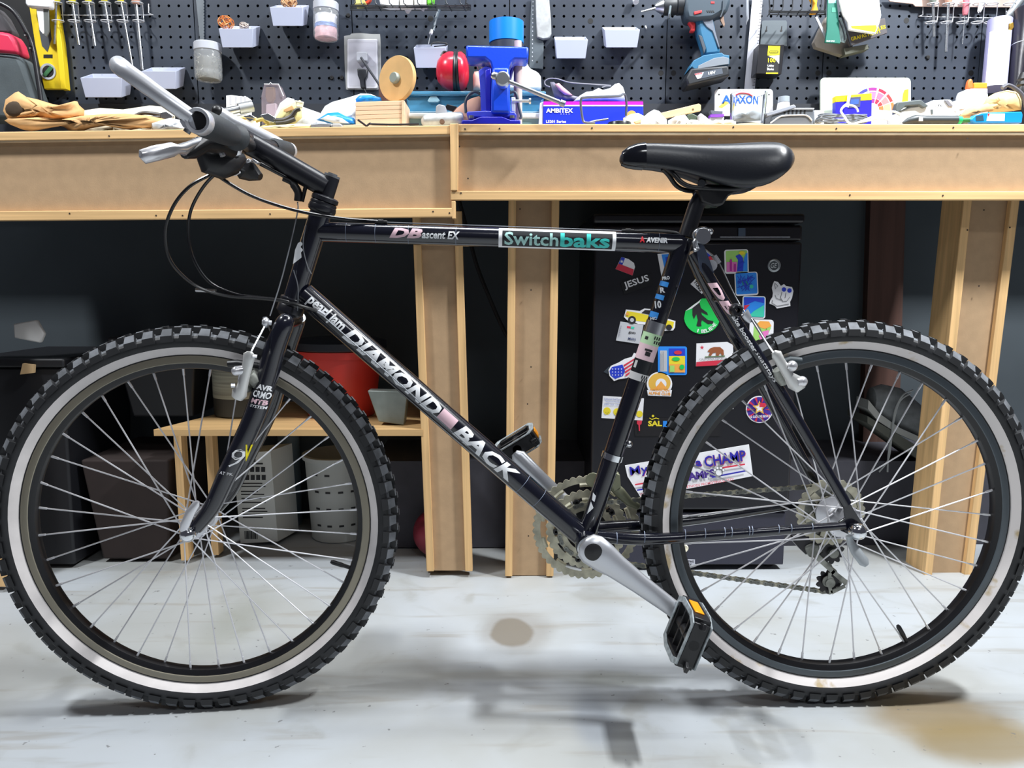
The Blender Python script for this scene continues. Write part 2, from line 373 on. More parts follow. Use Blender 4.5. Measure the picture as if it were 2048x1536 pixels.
leg(wr, (1928, 395), (2040, 395), (1848, 1153), (1944, 1153), 17, .57)
b = B(); b.slab([P(1924, 395, .5705), P(1845, 1151, .5705), P(1845, 1151, .5705)+V((-.004, .075, 0)), P(1924, 395, .5705)+V((-.004, .075, 0))], (.02, 0, 0)); b.build('side_board', PINEV, wr)
nails(wr, ((1040, 418), (1062, 580), (1062, 734), (1055, 808), (1057, 1072), (1935, 460), (1958, 572), (1968, 420), (2020, 455), (1898, 716)), .5553)
b = B()
for k in (0, 1): b.slab([P(x, y, .72+.05*k) for x, y in (((937, 900), (944, 900), (947, 952), (940, 952)), ((951, 815), (961, 815), (962, 866), (952, 866)))[k]], (0, .01, 0)); b.mat(mt('scrap_wood_grey', (120, 112, 100), .8))
# ---------------------------------------------------------------- shelf and the things under the left bench
zs = P(600, 859, .56).z
sh = thing('shelf', 'low plywood shelf under the left workbench holding a red bucket', 'shelf', (P(600, 860, .56).x, .56, zs))
xa, xb = P(308, 872, .56).x, P(846, 862, .56).x
b = B(); b.slab([(xa, .56, zs), (xb, .56, zs), (xb, .99, zs), (xa+.10, .99, zs), (xa+.07, .78, zs)], (0, 0, -.016)); b.build('board', PLY, sh)
for x0, x1, yb, Y in ((350, 365, 1052, .68), (413, 427, 1050, .72)):
    b = B(); q = P(x0, 880, Y); r_ = P(x1, 880, Y); b.box(((q.x+r_.x)/2, Y+.01, (zs-.0165)/2), (r_.x-q.x, .035, zs-.020)); b.build('support_post', PINEV, sh)
def pot(name, label, cat, px0, px1, ptop, pbot, Y, taper, m, group=None, lip=None, zbot=None, n=32):   # tapered open vessel standing at depth Y (front face)
    top, bot = P((px0+px1)/2, ptop, Y), P((px0+px1)/2, pbot, Y); k = K(ptop, Y); R = (px1-px0)/2*k; z0 = bot.z if zbot is None else zbot; z1 = top.z
    c = V((top.x, Y+R, z0)); t = thing(name, label, cat, c, group)
    h = z1-z0; b = B(); b.lathe([(1e-5, 0), (R*taper-.004, 0), (R*taper, .004), (R, h), (R-.003, h), (R*taper-.003, .008), (1e-5, .008)], c, (0, 0, 1), n)
    b.build('vessel', m, t)
    if lip: b = B(); b.lathe([(R-.001, h-lip), (R+.006, h-lip), (R+.007, h), (R-.003, h+.001), (R-.003, h-.002)], c, (0, 0, 1), n); b.build('rim', m, t)
    return t, c, R, h
RED = mt('bucket_red', (205, 52, 44), .45)
zsh = zs+.001
t, c, R, h = pot('bucket', 'red plastic bucket with dark lid on the plywood shelf', 'bucket', 572, 748, 706, 842, .66, .80, RED, lip=.018, zbot=zsh)
b = B(); b.lathe([(R+.009, h+.002), (R+.012, h+.004), (R+.012, h+.022), (R*.9, h+.03), (1e-5, h+.032)], c, (0, 0, 1), 32); b.build('lid', mt('lid_dark', (34, 36, 44), .4), t)
k = K(800, .60); q = P(737, 785, .60); w = 77*k
b = B(); b.slab([P(735, 784, .61), P(815, 786, .61), P(808, 853, .61), P(757, 846, .61)], (0, .04, 0)); zz = min(v.z for v in b.v)
for v in b.v: v.z += zsh-zz
one('metal_tin', 'grey metal tray leaning beside the red bucket on the shelf', 'tray', b, mt('zinc', (128, 136, 132), .45, .4, nv=.15), bevel=.002)
t, c, R, h = pot('paint_can', 'pale labelled paint can half hidden behind the front brake on the shelf', 'can', 402, 520, 700, 826, .70, 1.0, mt('can_dark', (60, 62, 60), .5), zbot=zsh)
b = B(); b.lathe([(R+.0006, h*.28), (R+.0006, h*.86)], c, (0, 0, 1), 32); b.build('paper_label', mt('can_label', (150, 155, 145), .7, nv=.35, ns=(3, 3, 130)), t)
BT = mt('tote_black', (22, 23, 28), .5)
def tote(label, x0, y0, x1, y1, Y, dep, m, z=None, name='storage_tote', lid=True, grp=None):
    a, c = P(x0, y0, Y), P(x1, y1, Y); z0 = c.z if z is None else z
    t = thing(name, label, 'tote', ((a.x+c.x)/2, Y, z0), grp); i = .025
    b = B(); b.loft([[(a.x+i, Y+i, z0), (c.x-i, Y+i, z0), (c.x-i, Y+dep-i, z0), (a.x+i, Y+dep-i, z0)], [(a.x, Y, a.z), (c.x, Y, a.z), (c.x, Y+dep, a.z), (a.x, Y+dep, a.z)]]); b.build('bin_body', m, t, bevel=.006)
    if lid: b = B(); b.box(((a.x+c.x)/2, Y+dep/2, a.z+.012), (c.x-a.x+.02, dep+.02, .022)); b.build('lid', m, t, bevel=.005)
    return t
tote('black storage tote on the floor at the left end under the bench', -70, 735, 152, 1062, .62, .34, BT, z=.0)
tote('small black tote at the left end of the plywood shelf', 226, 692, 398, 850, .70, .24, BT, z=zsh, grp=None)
b = B(); a = P(185, 925, .66); c = P(330, 925, .66)
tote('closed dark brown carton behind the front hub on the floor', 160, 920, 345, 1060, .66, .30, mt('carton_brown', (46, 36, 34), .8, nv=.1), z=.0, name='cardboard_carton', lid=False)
t = thing('product_carton', 'tall white printed carton with a barcode under the shelf', 'carton', (P(520, 1085, .80).x, .80, 0))
f0, f1, f2, f3 = P(466, 908, .80), P(541, 902, .80), P(556, 1083, .80), P(481, 1087, .80); zf = -.004
b = B(); d = V((.03, .10, 0)); g = [V((q.x, q.y, max(q.z, zf+.001))) for q in (f0, f1, f2, f3)]; b.slab(g, d); b.build('box_body', mt('carton_white', (205, 208, 205), .6), t)
INK = mt('ink_black', (30, 30, 34), .6)
b = B()
for r_, (yy, ww, hh) in enumerate(((918, 26, 6), (926, 40, 3), (934, 52, 10), (950, 52, 10), (966, 44, 2), (972, 50, 2), (982, 34, 2), (988, 46, 2), (996, 40, 2), (1004, 48, 2), (1016, 46, 2), (1022, 50, 2), (1028, 34, 2), (1034, 40, 2))):
    x0 = 476+(yy-905)*.075+(8 if yy < 930 else 0)
    if hh > 8:
        for j in range(5): b.pp([(x0+j*11, yy), (x0+j*11+8, yy), (x0+j*11+8, yy+hh), (x0+j*11, yy+hh)], .7992, .0004)
    else: b.pp([(x0, yy), (x0+ww, yy), (x0+ww, yy+hh), (x0, yy+hh)], .7992, .0004)
for j in range(11): b.pp([(489+j*2.4, 1062), (490.2+j*2.4+(j % 3)*.4, 1062), (490.7+j*2.4+(j % 3)*.4, 1078), (489.5+j*2.4, 1078)], .7992, .0004)
b.build('print', INK, t)['kind'] = 'stuff'
b = B(); q = P(578, 900, 1.0); b.cyl((q.x, 1.0, -.003), (q.x, 1.0, .30), .032, 24); one('plastic_tube', 'tall blue grey tube standing between carton and white bucket', 'tube', b, mt('tube_bluegrey', (120, 138, 150), .5))
t, c, R, h = pot('bucket', 'white plastic bucket with printed measuring marks under the shelf', 'bucket', 592, 728, 920, 1052, .80, .86, mt('bucket_white', (178, 182, 180), .5), zbot=-.004, lip=.012)
b = B()
for j in range(14):
    a = -pi/2-.6+(j % 4)*.4; zz = h*(.2+.2*(j//4)); r_ = R*(.86+.14*zz/h)+.0006; u = [a, a+.16]
    b.add([(c.x+r_*cos(x), c.y+r_*sin(x), c.z+zz+dz) for x, dz in ((u[0], 0), (u[1], 0), (u[1], .006), (u[0], .006))], [(0, 1, 2, 3)])
b.build('print', INK, t)['kind'] = 'stuff'
b = B(); k = K(990, .66); q = P(860, 990, .66); b.ball(V((q.x, .66+.06, .066-.003)), .066, 24, 14)
for v in b.v: v.x += .012; v.z *= 1.0
one('rubber_ball', 'dark red ball on the floor behind the left bench leg', 'ball', b, mt('ball_darkred', (120, 26, 46), .5))
b = B(); b.slab([P(x, y, .60) for x, y in ((26, 648), (72, 640), (88, 668), (80, 686), (28, 676))], (0, .012, 0)); one('rag', 'pale rag on the black tote in the dark under the bench', 'rag', b, mt('rag_pale', (190, 190, 190), .9), bevel=.003)
b = B(); b.slab([P(x, y, .60) for x, y in ((45, 727), (67, 730), (66, 746), (40, 749))], (0, .01, 0)); one('cardboard_scrap', 'small tan scrap of card below the pale rag', 'card', b, mt('card_tan', (190, 160, 120), .9))
b = B(); b.tube([P(392, 580, .75), P(432, 582, .75)], .006, 8); one('metal_clip', 'short grey metal bar in the dark behind the brake cables', 'bar', b, ALU)
b = B(); b.tube(spl([P(x, y, .78) for x, y in ((918, 400), (940, 480), (955, 535), (985, 610), (1012, 668), (1052, 730), (1066, 800), (1066, 880), (1066, 912))], 6), .005, 8); one('sagging_cable', 'black cable sagging behind the bench legs', 'cable', b, BLK)
# sneakers on a sloping board at the right
t = thing('shoe_board', 'sloping grey board under the sneaker beside the right bench leg', 'board', (P(1780, 860, .80).x, .80, 0))
b = B(); b.slab([P(1735, 832, .76), P(1735, 846, .76), P(1860, 935, .76), P(1860, 907, .76)], (0, .12, 0)); b.build('board', mt('board_grey', (96, 98, 90), .8), t)
t = thing('sneaker', 'grey and white running shoe with loose laces on a sloping board', 'shoe', (P(1800, 850, .76).x, .76, P(1800, 860, .76).z))
SH = mt('shoe_grey', (120, 124, 126), .8, nv=.25, ns=(30, 30, 30)); b = B()
def sect(px, pyt, pyb, hw):
    a, c = P(px, pyt, .80), P(px, pyb, .80); return [(a.x+.0, .80+hw*cos(u), (a.z+c.z)/2+(a.z-c.z)/2*sin(u)) for u in [2*pi*j/14 for j in range(14)]]
b.loft([sect(1738, 792, 800, .012), sect(1744, 775, 822, .03), sect(1765, 768, 838, .035), (sect(1800, 775, 862, .035)), sect(1835, 805, 878, .042), sect(1868, 835, 890, .04), sect(1884, 862, 890, .018)]); b.build('upper', SH, t)
b = B()
b.slab([P(x, y, .762) for x, y in ((1737, 800), (1760, 828), (1800, 856), (1840, 874), (1880, 888), (1878, 897), (1838, 886), (1796, 868), (1756, 842), (1736, 818))], (0, .07, 0)); b.build('sole', mt('sole_white', (176, 178, 174), .7), t)
for pts in (((1826, 780), (1806, 790), (1792, 815), (1786, 845), (1782, 885), (1776, 920), (1758, 944)), ((1822, 786), (1800, 802), (1789, 835), (1783, 870), (1777, 905), (1775, 944))):
    b = B(); b.tube(spl([P(x, y, .752) for x, y in pts], 5), .0022, 6); b.build('lace', mt('lace_grey', (170, 174, 174), .8), t)
# ================================================================ BICYCLE
PAINT = mt('paint_midnight', (13, 15, 27), .2, 0, coat=.7, spec=.6)
PAINT2 = mt('paint_black_satin', (20, 21, 28), .32, spec=.6)
RUB = mt('tyre_rubber', (30, 31, 34), .62, nv=.25, ns=(30, 30, 30), spec=.6)
DUST = mt('tread_dusty', (98, 101, 106), .8, nv=.35, ns=(35, 35, 35))
GRIP = mt('grip_rubber', (46, 50, 54), .6, bump=.1, bs=200)
WALLW = mt('whitewall', (228, 222, 220), .55, nv=.06, ns=(25, 25, 25))
WALLD = mt('whitewall_worn', (228, 222, 220), .6, ns=(22, 22, 22), nv=.03, rgb2=(196, 176, 140), nlo=.6, nhi=.68)
GUN = mt('greasy_metal', (140, 142, 136), .42, .6, nv=.35, ns=(60, 60, 60))
COGM = mt('cog_metal', (200, 196, 174), .42, .25, nv=.25, ns=(50, 50, 50))
WORN = mt('pedal_worn_edge', (140, 148, 152), .5, nv=.3, ns=(120, 120, 120))
ORANGE = mt('reflector_amber', (240, 150, 20), .3)
PINKW = mt('decal_pink', (226, 190, 200), .5)
YEL = mt('yellow_print', (240, 222, 20), .5)
bk = thing('bicycle', 'black mountain bicycle with knobbly whitewall tyres standing on the garage floor', 'bicycle', (0, 0, 0))
XR, XFW, YAW = .5516, -.5292, radians(5.02)
WR_ = .3335
def xf(b, M):
    b.v = [M @ v for v in b.v]; return b
def wheel(center, yaw, rimm, rimm2, wallm, th0, rule, rear):
    M = MX.Translation(center) @ MX.Rotation(yaw, 4, 'Z')
    b = B(); N = 96
    def rev(b, prof, n=N): return b.lathe([(r, y) for r, y in prof], (0, 0, 0), (0, 1, 0), n, closed=False)
    b.mat(rimm)
    for s in (-1, 1): rev(b, [(.2845, s*.0125), (.2855, s*.0105), (.2855, s*.0085)]); rev(b, [(.2845, s*.0125), (.2835, s*.0132), (.2735, s*.0135), (.2725, s*.0125)])
    b.mat(rimm2); rev(b, [(.2725, -.0125), (.2700, -.0120), (.2640, -.0085), (.2625, -.004), (.2625, .004), (.2640, .0085), (.2700, .0120), (.2725, .0125)])
    w = xf(b, M).build('wheel', None, bk)
    # tyre with knobs
    b = B(); b.mat(RUB)
    side = [(.2995, -.0203), (.3040, -.0228), (.3090, -.0238), (.3145, -.0225), (.3180, -.0190)]
    rev(b, side); rev(b, [(r, -y) for r, y in side])
    rev(b, [(.2853, -.0118), (.2868, -.0118)]); rev(b, [(.2853, .0118), (.2868, .0118)])
    b.mat(DUST); rev(b, [(.3180, -.0190), (.3218, -.013), (.3238, 0), (.3218, .013), (.3180, .0190)])
    nk = 68
    def knob(t, c0, c1, r0, r1, yy, ins=.8):     # c0,c1: angular half sizes front/back; yy=(y0,y1,h0,h1)
        y0, y1 = yy[0], yy[1]; base, top = [], []
        for (dt, y, r) in ((-c0, y0, r0[0]), (c0, y0, r0[0]), (c1, y1, r0[1]), (-c1, y1, r0[1])): base.append((r*cos(t+dt), y, r*sin(t+dt)))
        ym = (y0+y1)/2
        for (dt, y, r) in ((-c0, y0, r1[0]), (c0, y0, r1[0]), (c1, y1, r1[1]), (-c1, y1, r1[1])): top.append((r*cos(t+dt*ins), ym+(y-ym)*.86, r*sin(t+dt*ins)))
        b.mat(RUB); b.add(base+top, [(0, 1, 5, 4), (1, 2, 6, 5), (2, 3, 7, 6), (3, 0, 4, 7)], False); b.mat(DUST); b.add(top, [(0, 1, 2, 3)], False)
    for j in range(nk):
        t = 2*pi*j/nk; st = 2*pi/nk
        for s in (-1, 1):
            tt = t+(st/2 if s > 0 else 0)
            knob(tt, .0340, .028, (.3090, .3190), (.3195, .3300), (s*.0266, s*.0140))
            knob(tt+st*.5, .017, .022, (.3195, .323), (.3318, .3332), (s*.0135, s*.0058), .85)
        knob(t+st*.27, .018, .018, (.3235, .3235), (.3345, .3345), (-.0048, .0048), .85)
    xf(b, M).build('tire', None, w, ang=.5)
    b = B(); rev(b, [(.2868, -.0118), (.2915, -.0155), (.2960, -.0183), (.2995, -.0203)]); rev(b, [(.2868, .0118), (.2915, .0155), (.2960, .0183), (.2995, .0203)]); xf(b, M).build('sidewall_band', wallm, w)
    # hub
    b = B(); wf = .031 if not rear else .033; wn = -wf; wfar = .031 if not rear else .018; rf = .0205 if not rear else .0290
    b.mat(mt('hub_alloy', (216, 217, 222), .28, .6)).lathe([(1e-5, wn-.014), (.0075, wn-.014), (.0085, wn-.003), (rf-.003, wn-.002), (rf, wn-.0005), (rf, wn+.0025), (rf-.004, wn+.004), (.0135, wn+.009), (.0115, 0), (.0135, wfar-.009), (rf-.004, wfar-.004), (rf, wfar-.0025), (rf, wfar+.001), (.01, wfar+.003), (.0075, wfar+.015), (1e-5, wfar+.015)], (0, 0, 0), (0, 1, 0), 28)
    xf(b, M).build('hub', None, w)
    # spokes, four shapes shared by all of their kind
    M0 = MX.Translation(V(center)-_org[w.name]) @ MX.Rotation(yaw, 4, 'Z'); dl = radians(66); proto = {}
    for i in range(36):
        near, fwd = rule(i); y = wn if near else wfar; key = (near, fwd)
        if key not in proto:
            me = B(); a = dl*fwd; hub = V(((rf-.0025)*cos(a), y+(-.0025 if near else .0025), (rf-.0025)*sin(a))); rim = V((.2628, (-.003 if near else .003), 0)); d = (hub-rim).normalized()
            me.mat(mt('spoke_steel', (222, 222, 226), .36, .45)); me.tube([rim+d*.012, hub], .00125, 6); me.tube([rim, rim+d*.012], [.0021, .0019], 6)
            o = me.build('spoke', None, None, loc=(0, 0, 0)); proto[key] = o.data; bpy.data.objects.remove(o)
        o = bpy.data.objects.new('spoke', proto[key]); COL.objects.link(o); o.parent = w; o.matrix_local = M0 @ MX.Rotation(-radians(th0+10*i), 4, 'Y')
    return w, M
def rulef(i): return (i % 2 == 0, 1 if i % 4 in (2, 3) else -1)
def ruler(i): return (i % 2 == 1, 1 if i % 4 in (3, 0) else -1)
RIMF = mt('rim_bronze_grey', (146, 140, 124), .42, .35); RIMB = mt('rim_black', (20, 20, 23), .35); RIMR = mt('rim_dark_grey', (86, 94, 100), .42, .3)
CF = V((XFW, 0, WR_+SL*XFW)); CR = V((XR, 0, WR_+SL*XR))
wf_, MF = wheel(CF, YAW, RIMF, RIMB, WALLW, 143.3, rulef, False)
wr_, MR = wheel(CR, 0, RIMR, RIMB, WALLD, .3, ruler, True)
for w, M, an in ((wf_, MF, -20), (wr_, MR, -59)):
    a = radians(an); b = B(); u = V((cos(a), 0, sin(a))); b.mat(BLKP).tube([u*.266, u*.252, u*.248, u*.232, u*.228], [.0035, .0035, .0042, .0042, .0025], 10); xf(b, M).build('valve', None, w)
# ---------------------------------------------------------------- frame
def rad(py, Y, pxr): return K(py, Y)*pxr
b = B(); BBc = P(1172, 1079, 0); b.mat(PAINT).cyl(BBc+V((0, -.036, 0)), BBc+V((0, .036, 0)), .0205, 28)
b.mat(CHROME).cyl(BBc+V((0, -.043, 0)), BBc+V((0, -.036, 0)), .0185, 24); b.cyl(BBc+V((0, -.058, 0)), BBc+V((0, -.043, 0)), .0085, 16); b.cyl(BBc+V((0, .036, 0)), BBc+V((0, .066, 0)), .0085, 16)
b.mat(PAINT)
YD = -.0665; drops = []
for s in (1, -1):
    q = B(); q.slab([P(x, y, YD)+V((0, (0 if s > 0 else -2*YD-.004), 0)) for x, y in ((1686, 1004), (1697, 1000), (1708, 1020), (1727, 1050), (1728, 1062), (1716, 1066), (1700, 1070), (1682, 1062), (1678, 1044), (1690, 1036))], (0, .004, 0)); drops.append(q)
fr = b.build('frame', None, bk)
for q in drops: q.build('dropout', PAINT, fr, bevel=.0006)
def ftube(name, pts, r, m=PAINT, n=18, par=None):
    q = B(); q.tube(pts, r, n); return q.build(name, m, par or fr)
A_TT, B_TT = P(640, 463.5, 0), P(1366, 487, 0); R_TT = .0158
A_DT, B_DT = P(608, 588, 0), P(1168, 1075, 0); R_DT = .0192
A_ST, B_ST = P(1366, 484, 0), P(1171, 1075, 0); R_ST = .0158
HT1, HT0 = P(643, 421, 0), P(587.5, 598, 0)
ftube('top_tube', [A_TT, B_TT], R_TT); ftube('down_tube', [A_DT, B_DT], R_DT); ftube('seat_tube', [A_ST+(A_ST-B_ST)*.012, B_ST], R_ST); ftube('head_tube', [HT1, HT0], .0175)
for s in (-1, 1):
    q0 = P(1390, 505, -.018); q1 = P(1440, 590, -.030); q2 = P(1560, 782, -.047); q3 = P(1692, 1008, -.060)
    f = lambda q: V((q.x, q.y*-s, q.z))
    ftube('seat_stay', spl([f(q) for q in (q0, q1, q2, q3)], 6), [.0098]*13+[.0092, .0088, .0082, .0076, .007, .0066] if False else .0092, PAINT, 16)
    c0 = P(1196, 1073, -.022); c1 = P(1300, 1078, -.037); c2 = P(1420, 1071, -.042); c3 = P(1560, 1061, -.054); c4 = P(1690, 1051, -.0645)
    pts = spl([f(q) for q in (c0, c1, c2, c3, c4)], 6); ftube('chain_stay', pts, [.0112-.0048*k/(len(pts)-1) for k in range(len(pts))], PAINT, 16)
q = B(); c = P(1437, 598, 0); q.tube([c+V((0, -.032, 0)), c+V((0, .032, 0))], .006, 10); q.build('stay_bridge', PAINT, fr)
q = B(); q.slab([P(x, y, -.0305) for x, y in ((1392, 492), (1400, 488), (1408, 490), (1429, 545), (1422, 553), (1408, 551), (1400, 540))], (0, .006, 0)); q.build('stay_cap', mt('slate_plate', (58, 66, 84), .4), fr, bevel=.001)
# cable stops and scars of wear
for px, py in ((762, 444), (1256, 462)):
    q = B(); c = P(px, py, -.003); q.cyl(c+V((-.010, 0, 0)), c+V((.010, 0, -.0004)), .0032, 10); q.cyl(c+V((-.004, 0, 0)), c+V((.004, 0, 0)), .0045, 10); q.build('cable_stop', BLKP, fr)
q = B(); c = P(636, 622, -.022); q.cyl(c, c+V((.011, 0, -.007)), .0036, 10); q.build('cable_stop', ALU, fr)
for px, py in ((972, 923), (998, 947)):
    q = B(); c = P(px, py, -.006); q.ball(c, .005, 10, 6); q.build('bottle_boss', BLKP, fr)
SCR = mt('scratch_grey', (130, 140, 160), .5)
def ring_scar(A, Bb, r, t, w=.0006, tilt=0):
    q = B(); tube_patch(q, A, Bb, r+.00025, t, t+w, -.93, .93, 10); q.build('scratch', SCR, fr)
for t in (.075, .155, .245, .375, .93): ring_scar(A_TT, B_TT, R_TT, t, .0009)
for t in (.77, .83): ring_scar(A_DT, B_DT, R_DT, t, .0012)
for x in (1232, 1287, 1368, 1408, 1447, 1461, 1496, 1502, 1555, 1580, 1622):
    y0 = 1076-(x-1232)*.058; Yc = -.036-(x-1232)/420*.026; q = B(); c0 = P(x, y0, Yc); rr_ = .0108-.0045*(x-1232)/430
    q.add([c0+V((dx, -(rr_+.0003)*cos(a), (rr_+.0003)*sin(a))) for a in [radians(-60+15*k) for k in range(10)] for dx in (0, .0012)], [(2*k, 2*k+1, 2*k+3, 2*k+2) for k in range(9)]); q.build('scratch', SCR, fr)
# ---- printed decals
def decal(s, A, Bb, r, t0, t1, v0, v1, m, par=None, **k):
    q = B(); tube_text(q, s, A, Bb, r+.0004, t0, t1, v0, v1, **k); return q.build('decal', m, par or fr)
decal('DIAMOND', A_DT, B_DT, R_DT, .150, .472, -.66, .58, WHITE, bold=.04, shear=.25)
decal('BACK', A_DT, B_DT, R_DT, .535, .745, -.68, .58, WHITE, bold=.04, shear=.25)
q = B(); tube_patch(q, A_DT, B_DT, R_DT+.0003, .475, .525, -.55, .5); q.build('decal', PINKW, fr)
decal('pearl jam', A_DT, B_DT, R_DT, .022, .140, -.62, .55, WHITE, bold=.03, shear=.1)
decal('DB', A_TT, B_TT, R_TT, .195, .285, -.35, .62, PINKW, bold=.05, shear=.3)
decal('ascent EX', A_TT, B_TT, R_TT, .283, .386, -.32, .45, WHITE, bold=.03, shear=.2)
decal('AVENIR', A_TT, B_TT, R_TT, .893, .952, -.02, .5, WHITE, bold=.05, shear=.15)
q = B(); q.mat(mt('red_print', (214, 40, 52), .5)); tube_text(q, 'A', A_TT, B_TT, R_TT+.0004, .876, .890, -.02, .55, bold=.06); q.build('decal', None, fr)
q = B(); tube_patch(q, A_TT, B_TT, R_TT+.0003, .492, .812, -.95, .93, 10); q.build('decal', WHITE, fr)
q = B(); tube_patch(q, A_TT, B_TT, R_TT+.0006, .502, .802, -.80, .70, 10); q.build('decal', mt('decal_black', (18, 22, 28), .4), fr)
TEAL = mt('teal_print', (60, 205, 196), .5)
decal('Switch', A_TT, B_TT, R_TT+.0005, .508, .655, -.66, .58, mt('teal_pale', (168, 214, 208), .5), bold=.02)
decal('baks', A_TT, B_TT, R_TT+.0005, .660, .795, -.70, .62, TEAL, bold=.03)
q = B(); q.pp([(586, 528), (590, 500), (596, 486), (602, 483), (605, 488), (601, 494), (606, 500), (602, 505), (603, 515)], -.0185, .0003); q.build('decal', WHITE, fr)
# seat tube stickers
def tST(py): return (py-484)/(1075-484)
for y0, y1 in ((563, 572), (588, 597), (621, 632)):
    q = B(); tube_patch(q, A_ST, B_ST, R_ST+.0002, tST(y0), tST(y1), .05, .93); q.build('decal', mt('sticker_blue', (50, 140, 220), .5), fr)
for s_, px_, py_, w_, h_ in (('PRO', 1332, 556, 15, 7), ('R', 1325, 580, 10, 11), ('10', 1316, 609, 13, 15), ('MC', 1307, 637, 13, 6)):
    q = B(); flat_text(q, s_, px_, py_, w_, h_, -R_ST-.0008, -.1, .04); q.build('decal', WHITE, fr)
q = B(); tube_patch(q, A_ST, B_ST, R_ST+.0008, tST(638), tST(660), -.999, .999, 16); q.build('band', STEEL, fr)
for y0, y1, m in ((660, 682, mt('pastel_green', (196, 232, 186), .5)), (682, 712, mt('pastel_pink', (238, 206, 214), .5)), (712, 738, mt('decal_black', (18, 22, 28))), (738, 752, mt('pastel_grey', (206, 206, 206), .5))):
    q = B(); tube_patch(q, A_ST, B_ST, R_ST+.0004, tST(y0), tST(y1), -.97, .97, 12); q.build('decal', m, fr)
for y0 in (664, 672, 740, 746):
    for j in range(3):
        q = B(); v = (.3+.22*j+(.1 if y0 in (672, 746) else 0)); v = v-.7 if False else v; tube_patch(q, A_ST, B_ST, R_ST+.0007, tST(y0), tST(y0+6), -v-.1, -v+.02, 3); q.build('decal', INK, fr)
for y0, y1, a, c in ((690, 694, -.5, .25), (695, 703, -.42, .1), (668, 674, .3, .6), (716, 730, .55, .8)):
    q = B(); tube_patch(q, A_ST, B_ST, R_ST+.0007, tST(y0), tST(y1), a, c, 6); q.build('decal', INK if y0 < 710 else mt('pastel_grey', (206, 206, 206)), fr)
q = B(); tube_patch(q, A_ST, B_ST, R_ST+.0025, tST(900), tST(912), -.999, .999, 18); q.build('clamp_band', CHROME, fr)
q = B(); c = P(1258, 888, -.004); q.ball(c, .006, 12, 8); q.cyl(c, P(1243, 902, -.004), .002, 8); q.build('clamp_bolt', CHROME, fr)
q = B(); q.pp([(1186, 985), (1192, 992), (1189, 1004), (1184, 1000)], -.0172, .0003); q.pp([(1182, 1003), (1187, 1016), (1174, 1028)], -.0172, .0003); q.build('decal', WHITE, fr)
SS0, SS1 = P(1412, 548, -.027), P(1560, 782, -.047)
decal('DB', SS0, SS1, .0092, .06, .34, -.6, .72, PINKW, bold=.05, shear=.2)
decal('brake booster', SS0, SS1, .0092, .30, .66, -.25, .5, WHITE, bold=.03, shear=.1)
decal('seatstays', SS0, SS1, .0092, .665, .92, -.3, .45, WHITE, bold=.01, shear=.2)
# ---------------------------------------------------------------- headset, stem, bars
axd = (HT1-HT0).normalized()
def onax(py): return P(662-.313*(py-360), py, 0)
b = B(); b.mat(PAINT2)
for py, prof in ((421, [(.0175, -.004), (.021, -.002), (.0225, .002), (.0215, .008), (.017, .011)]), (409, [(.016, -.003), (.0205, -.002), (.0215, .001), (.0205, .004), (.018, .005)]), (400, [(.018, -.003), (.0215, -.002), (.0215, .004), (.019, .006), (.0125, .007)])):
    b.lathe(prof, onax(py), axd, 24)
b.build('headset', None, bk); b = B(); b.mat(PAINT2)
for py, prof in ((600, [(.0175, .004), (.021, .002), (.0215, -.006), (.019, -.010)]), (622, [(.019, .012), (.0215, .008), (.022, -.002), (.0165, -.008)])): b.lathe(prof, onax(py), axd, 24)
b.build('crown_race', None, bk)
FC0 = onax(622)
st_ = B(); st_.tube([onax(404), onax(357), onax(353)], [.0128, .0128, .0122], 18); st_.tube([P(655, 376, 0), P(560, 322, 0), P(487, 281, 0)], [.0172, .0176, .0178], 20)
c = P(491, 284, 0); st_.cyl(c+V((0, -.030, 0)), c+V((0, .030, 0)), .0185, 20); stem = st_.build('stem', PAINT2, bk)
q = B(); c = onax(352); q.cyl(c-axd*.001, c+axd*.004, .0085, 6); q.cyl(c-axd*.002, c+axd*.0015, .0127, 18); q.build('stem_bolt', mt('worn_bolt', (120, 122, 126), .4, .5), stem)
E0 = P(396.5, 242, -.275); EG = P(464, 271, -.155); CB = P(497, 290, -.02); CB2 = P(500, 287, .02); EF = P(579, 302, .262)
b = B(); b.mat(BLKP).tube(spl([E0, EG, P(488, 283, -.07), CB, CB2, P(535, 292, .12), EF], 4), .0112, 16); bar = b.build('handlebar', None, bk)
u = (EG-E0).normalized()
b = B(); b.tube([E0+u*.014, E0+u*.018, EG-u*.03, EG-u*.012, EG-u*.010, EG+u*.004], [.0145, .0172, .0168, .0158, .0135, .0125], 18); b.build('grip', GRIP, bar)
b = B(); b.tube([EG+u*.004, EG+u*.012, EG+u*.020, EG+u*.022], [.0125, .0135, .0185, .012], 18); b.build('grip_collar', GRIP, bar)
uf = (EF-P(535, 292, .12)).normalized()
b = B(); b.tube([EF-uf*.115, EF-uf*.10, EF-uf*.022, EF-uf*.018], [.0125, .0165, .0168, .0150], 18); b.build('grip', GRIP, bar)
BEN = mt('bar_end_alloy', (222, 224, 230), .34, .6)
b = B(); b.lathe([(.0112, -.002), (.0150, -.003), (.0162, 0), (.0162, .012), (.0150, .014), (.0112, .014)], E0-u*.001, u, 24)
b.tube(spl([P(384, 236, -.271), P(330, 198, -.277), P(262, 149, -.276), P(244, 136, -.268), P(238, 131, -.252)], 6), [.0098]*9+[.0103]*7+[.0112]*5+[.0112]*4, 18); b.ball(P(238, 131, -.252), .0112, 18, 10)
b.slab([P(x, y, -.276) for x, y in ((358, 226), (382, 226), (392, 258), (380, 261), (366, 254), (360, 244))], (0, .012, 0)); be = b.build('bar_end', BEN, bk)
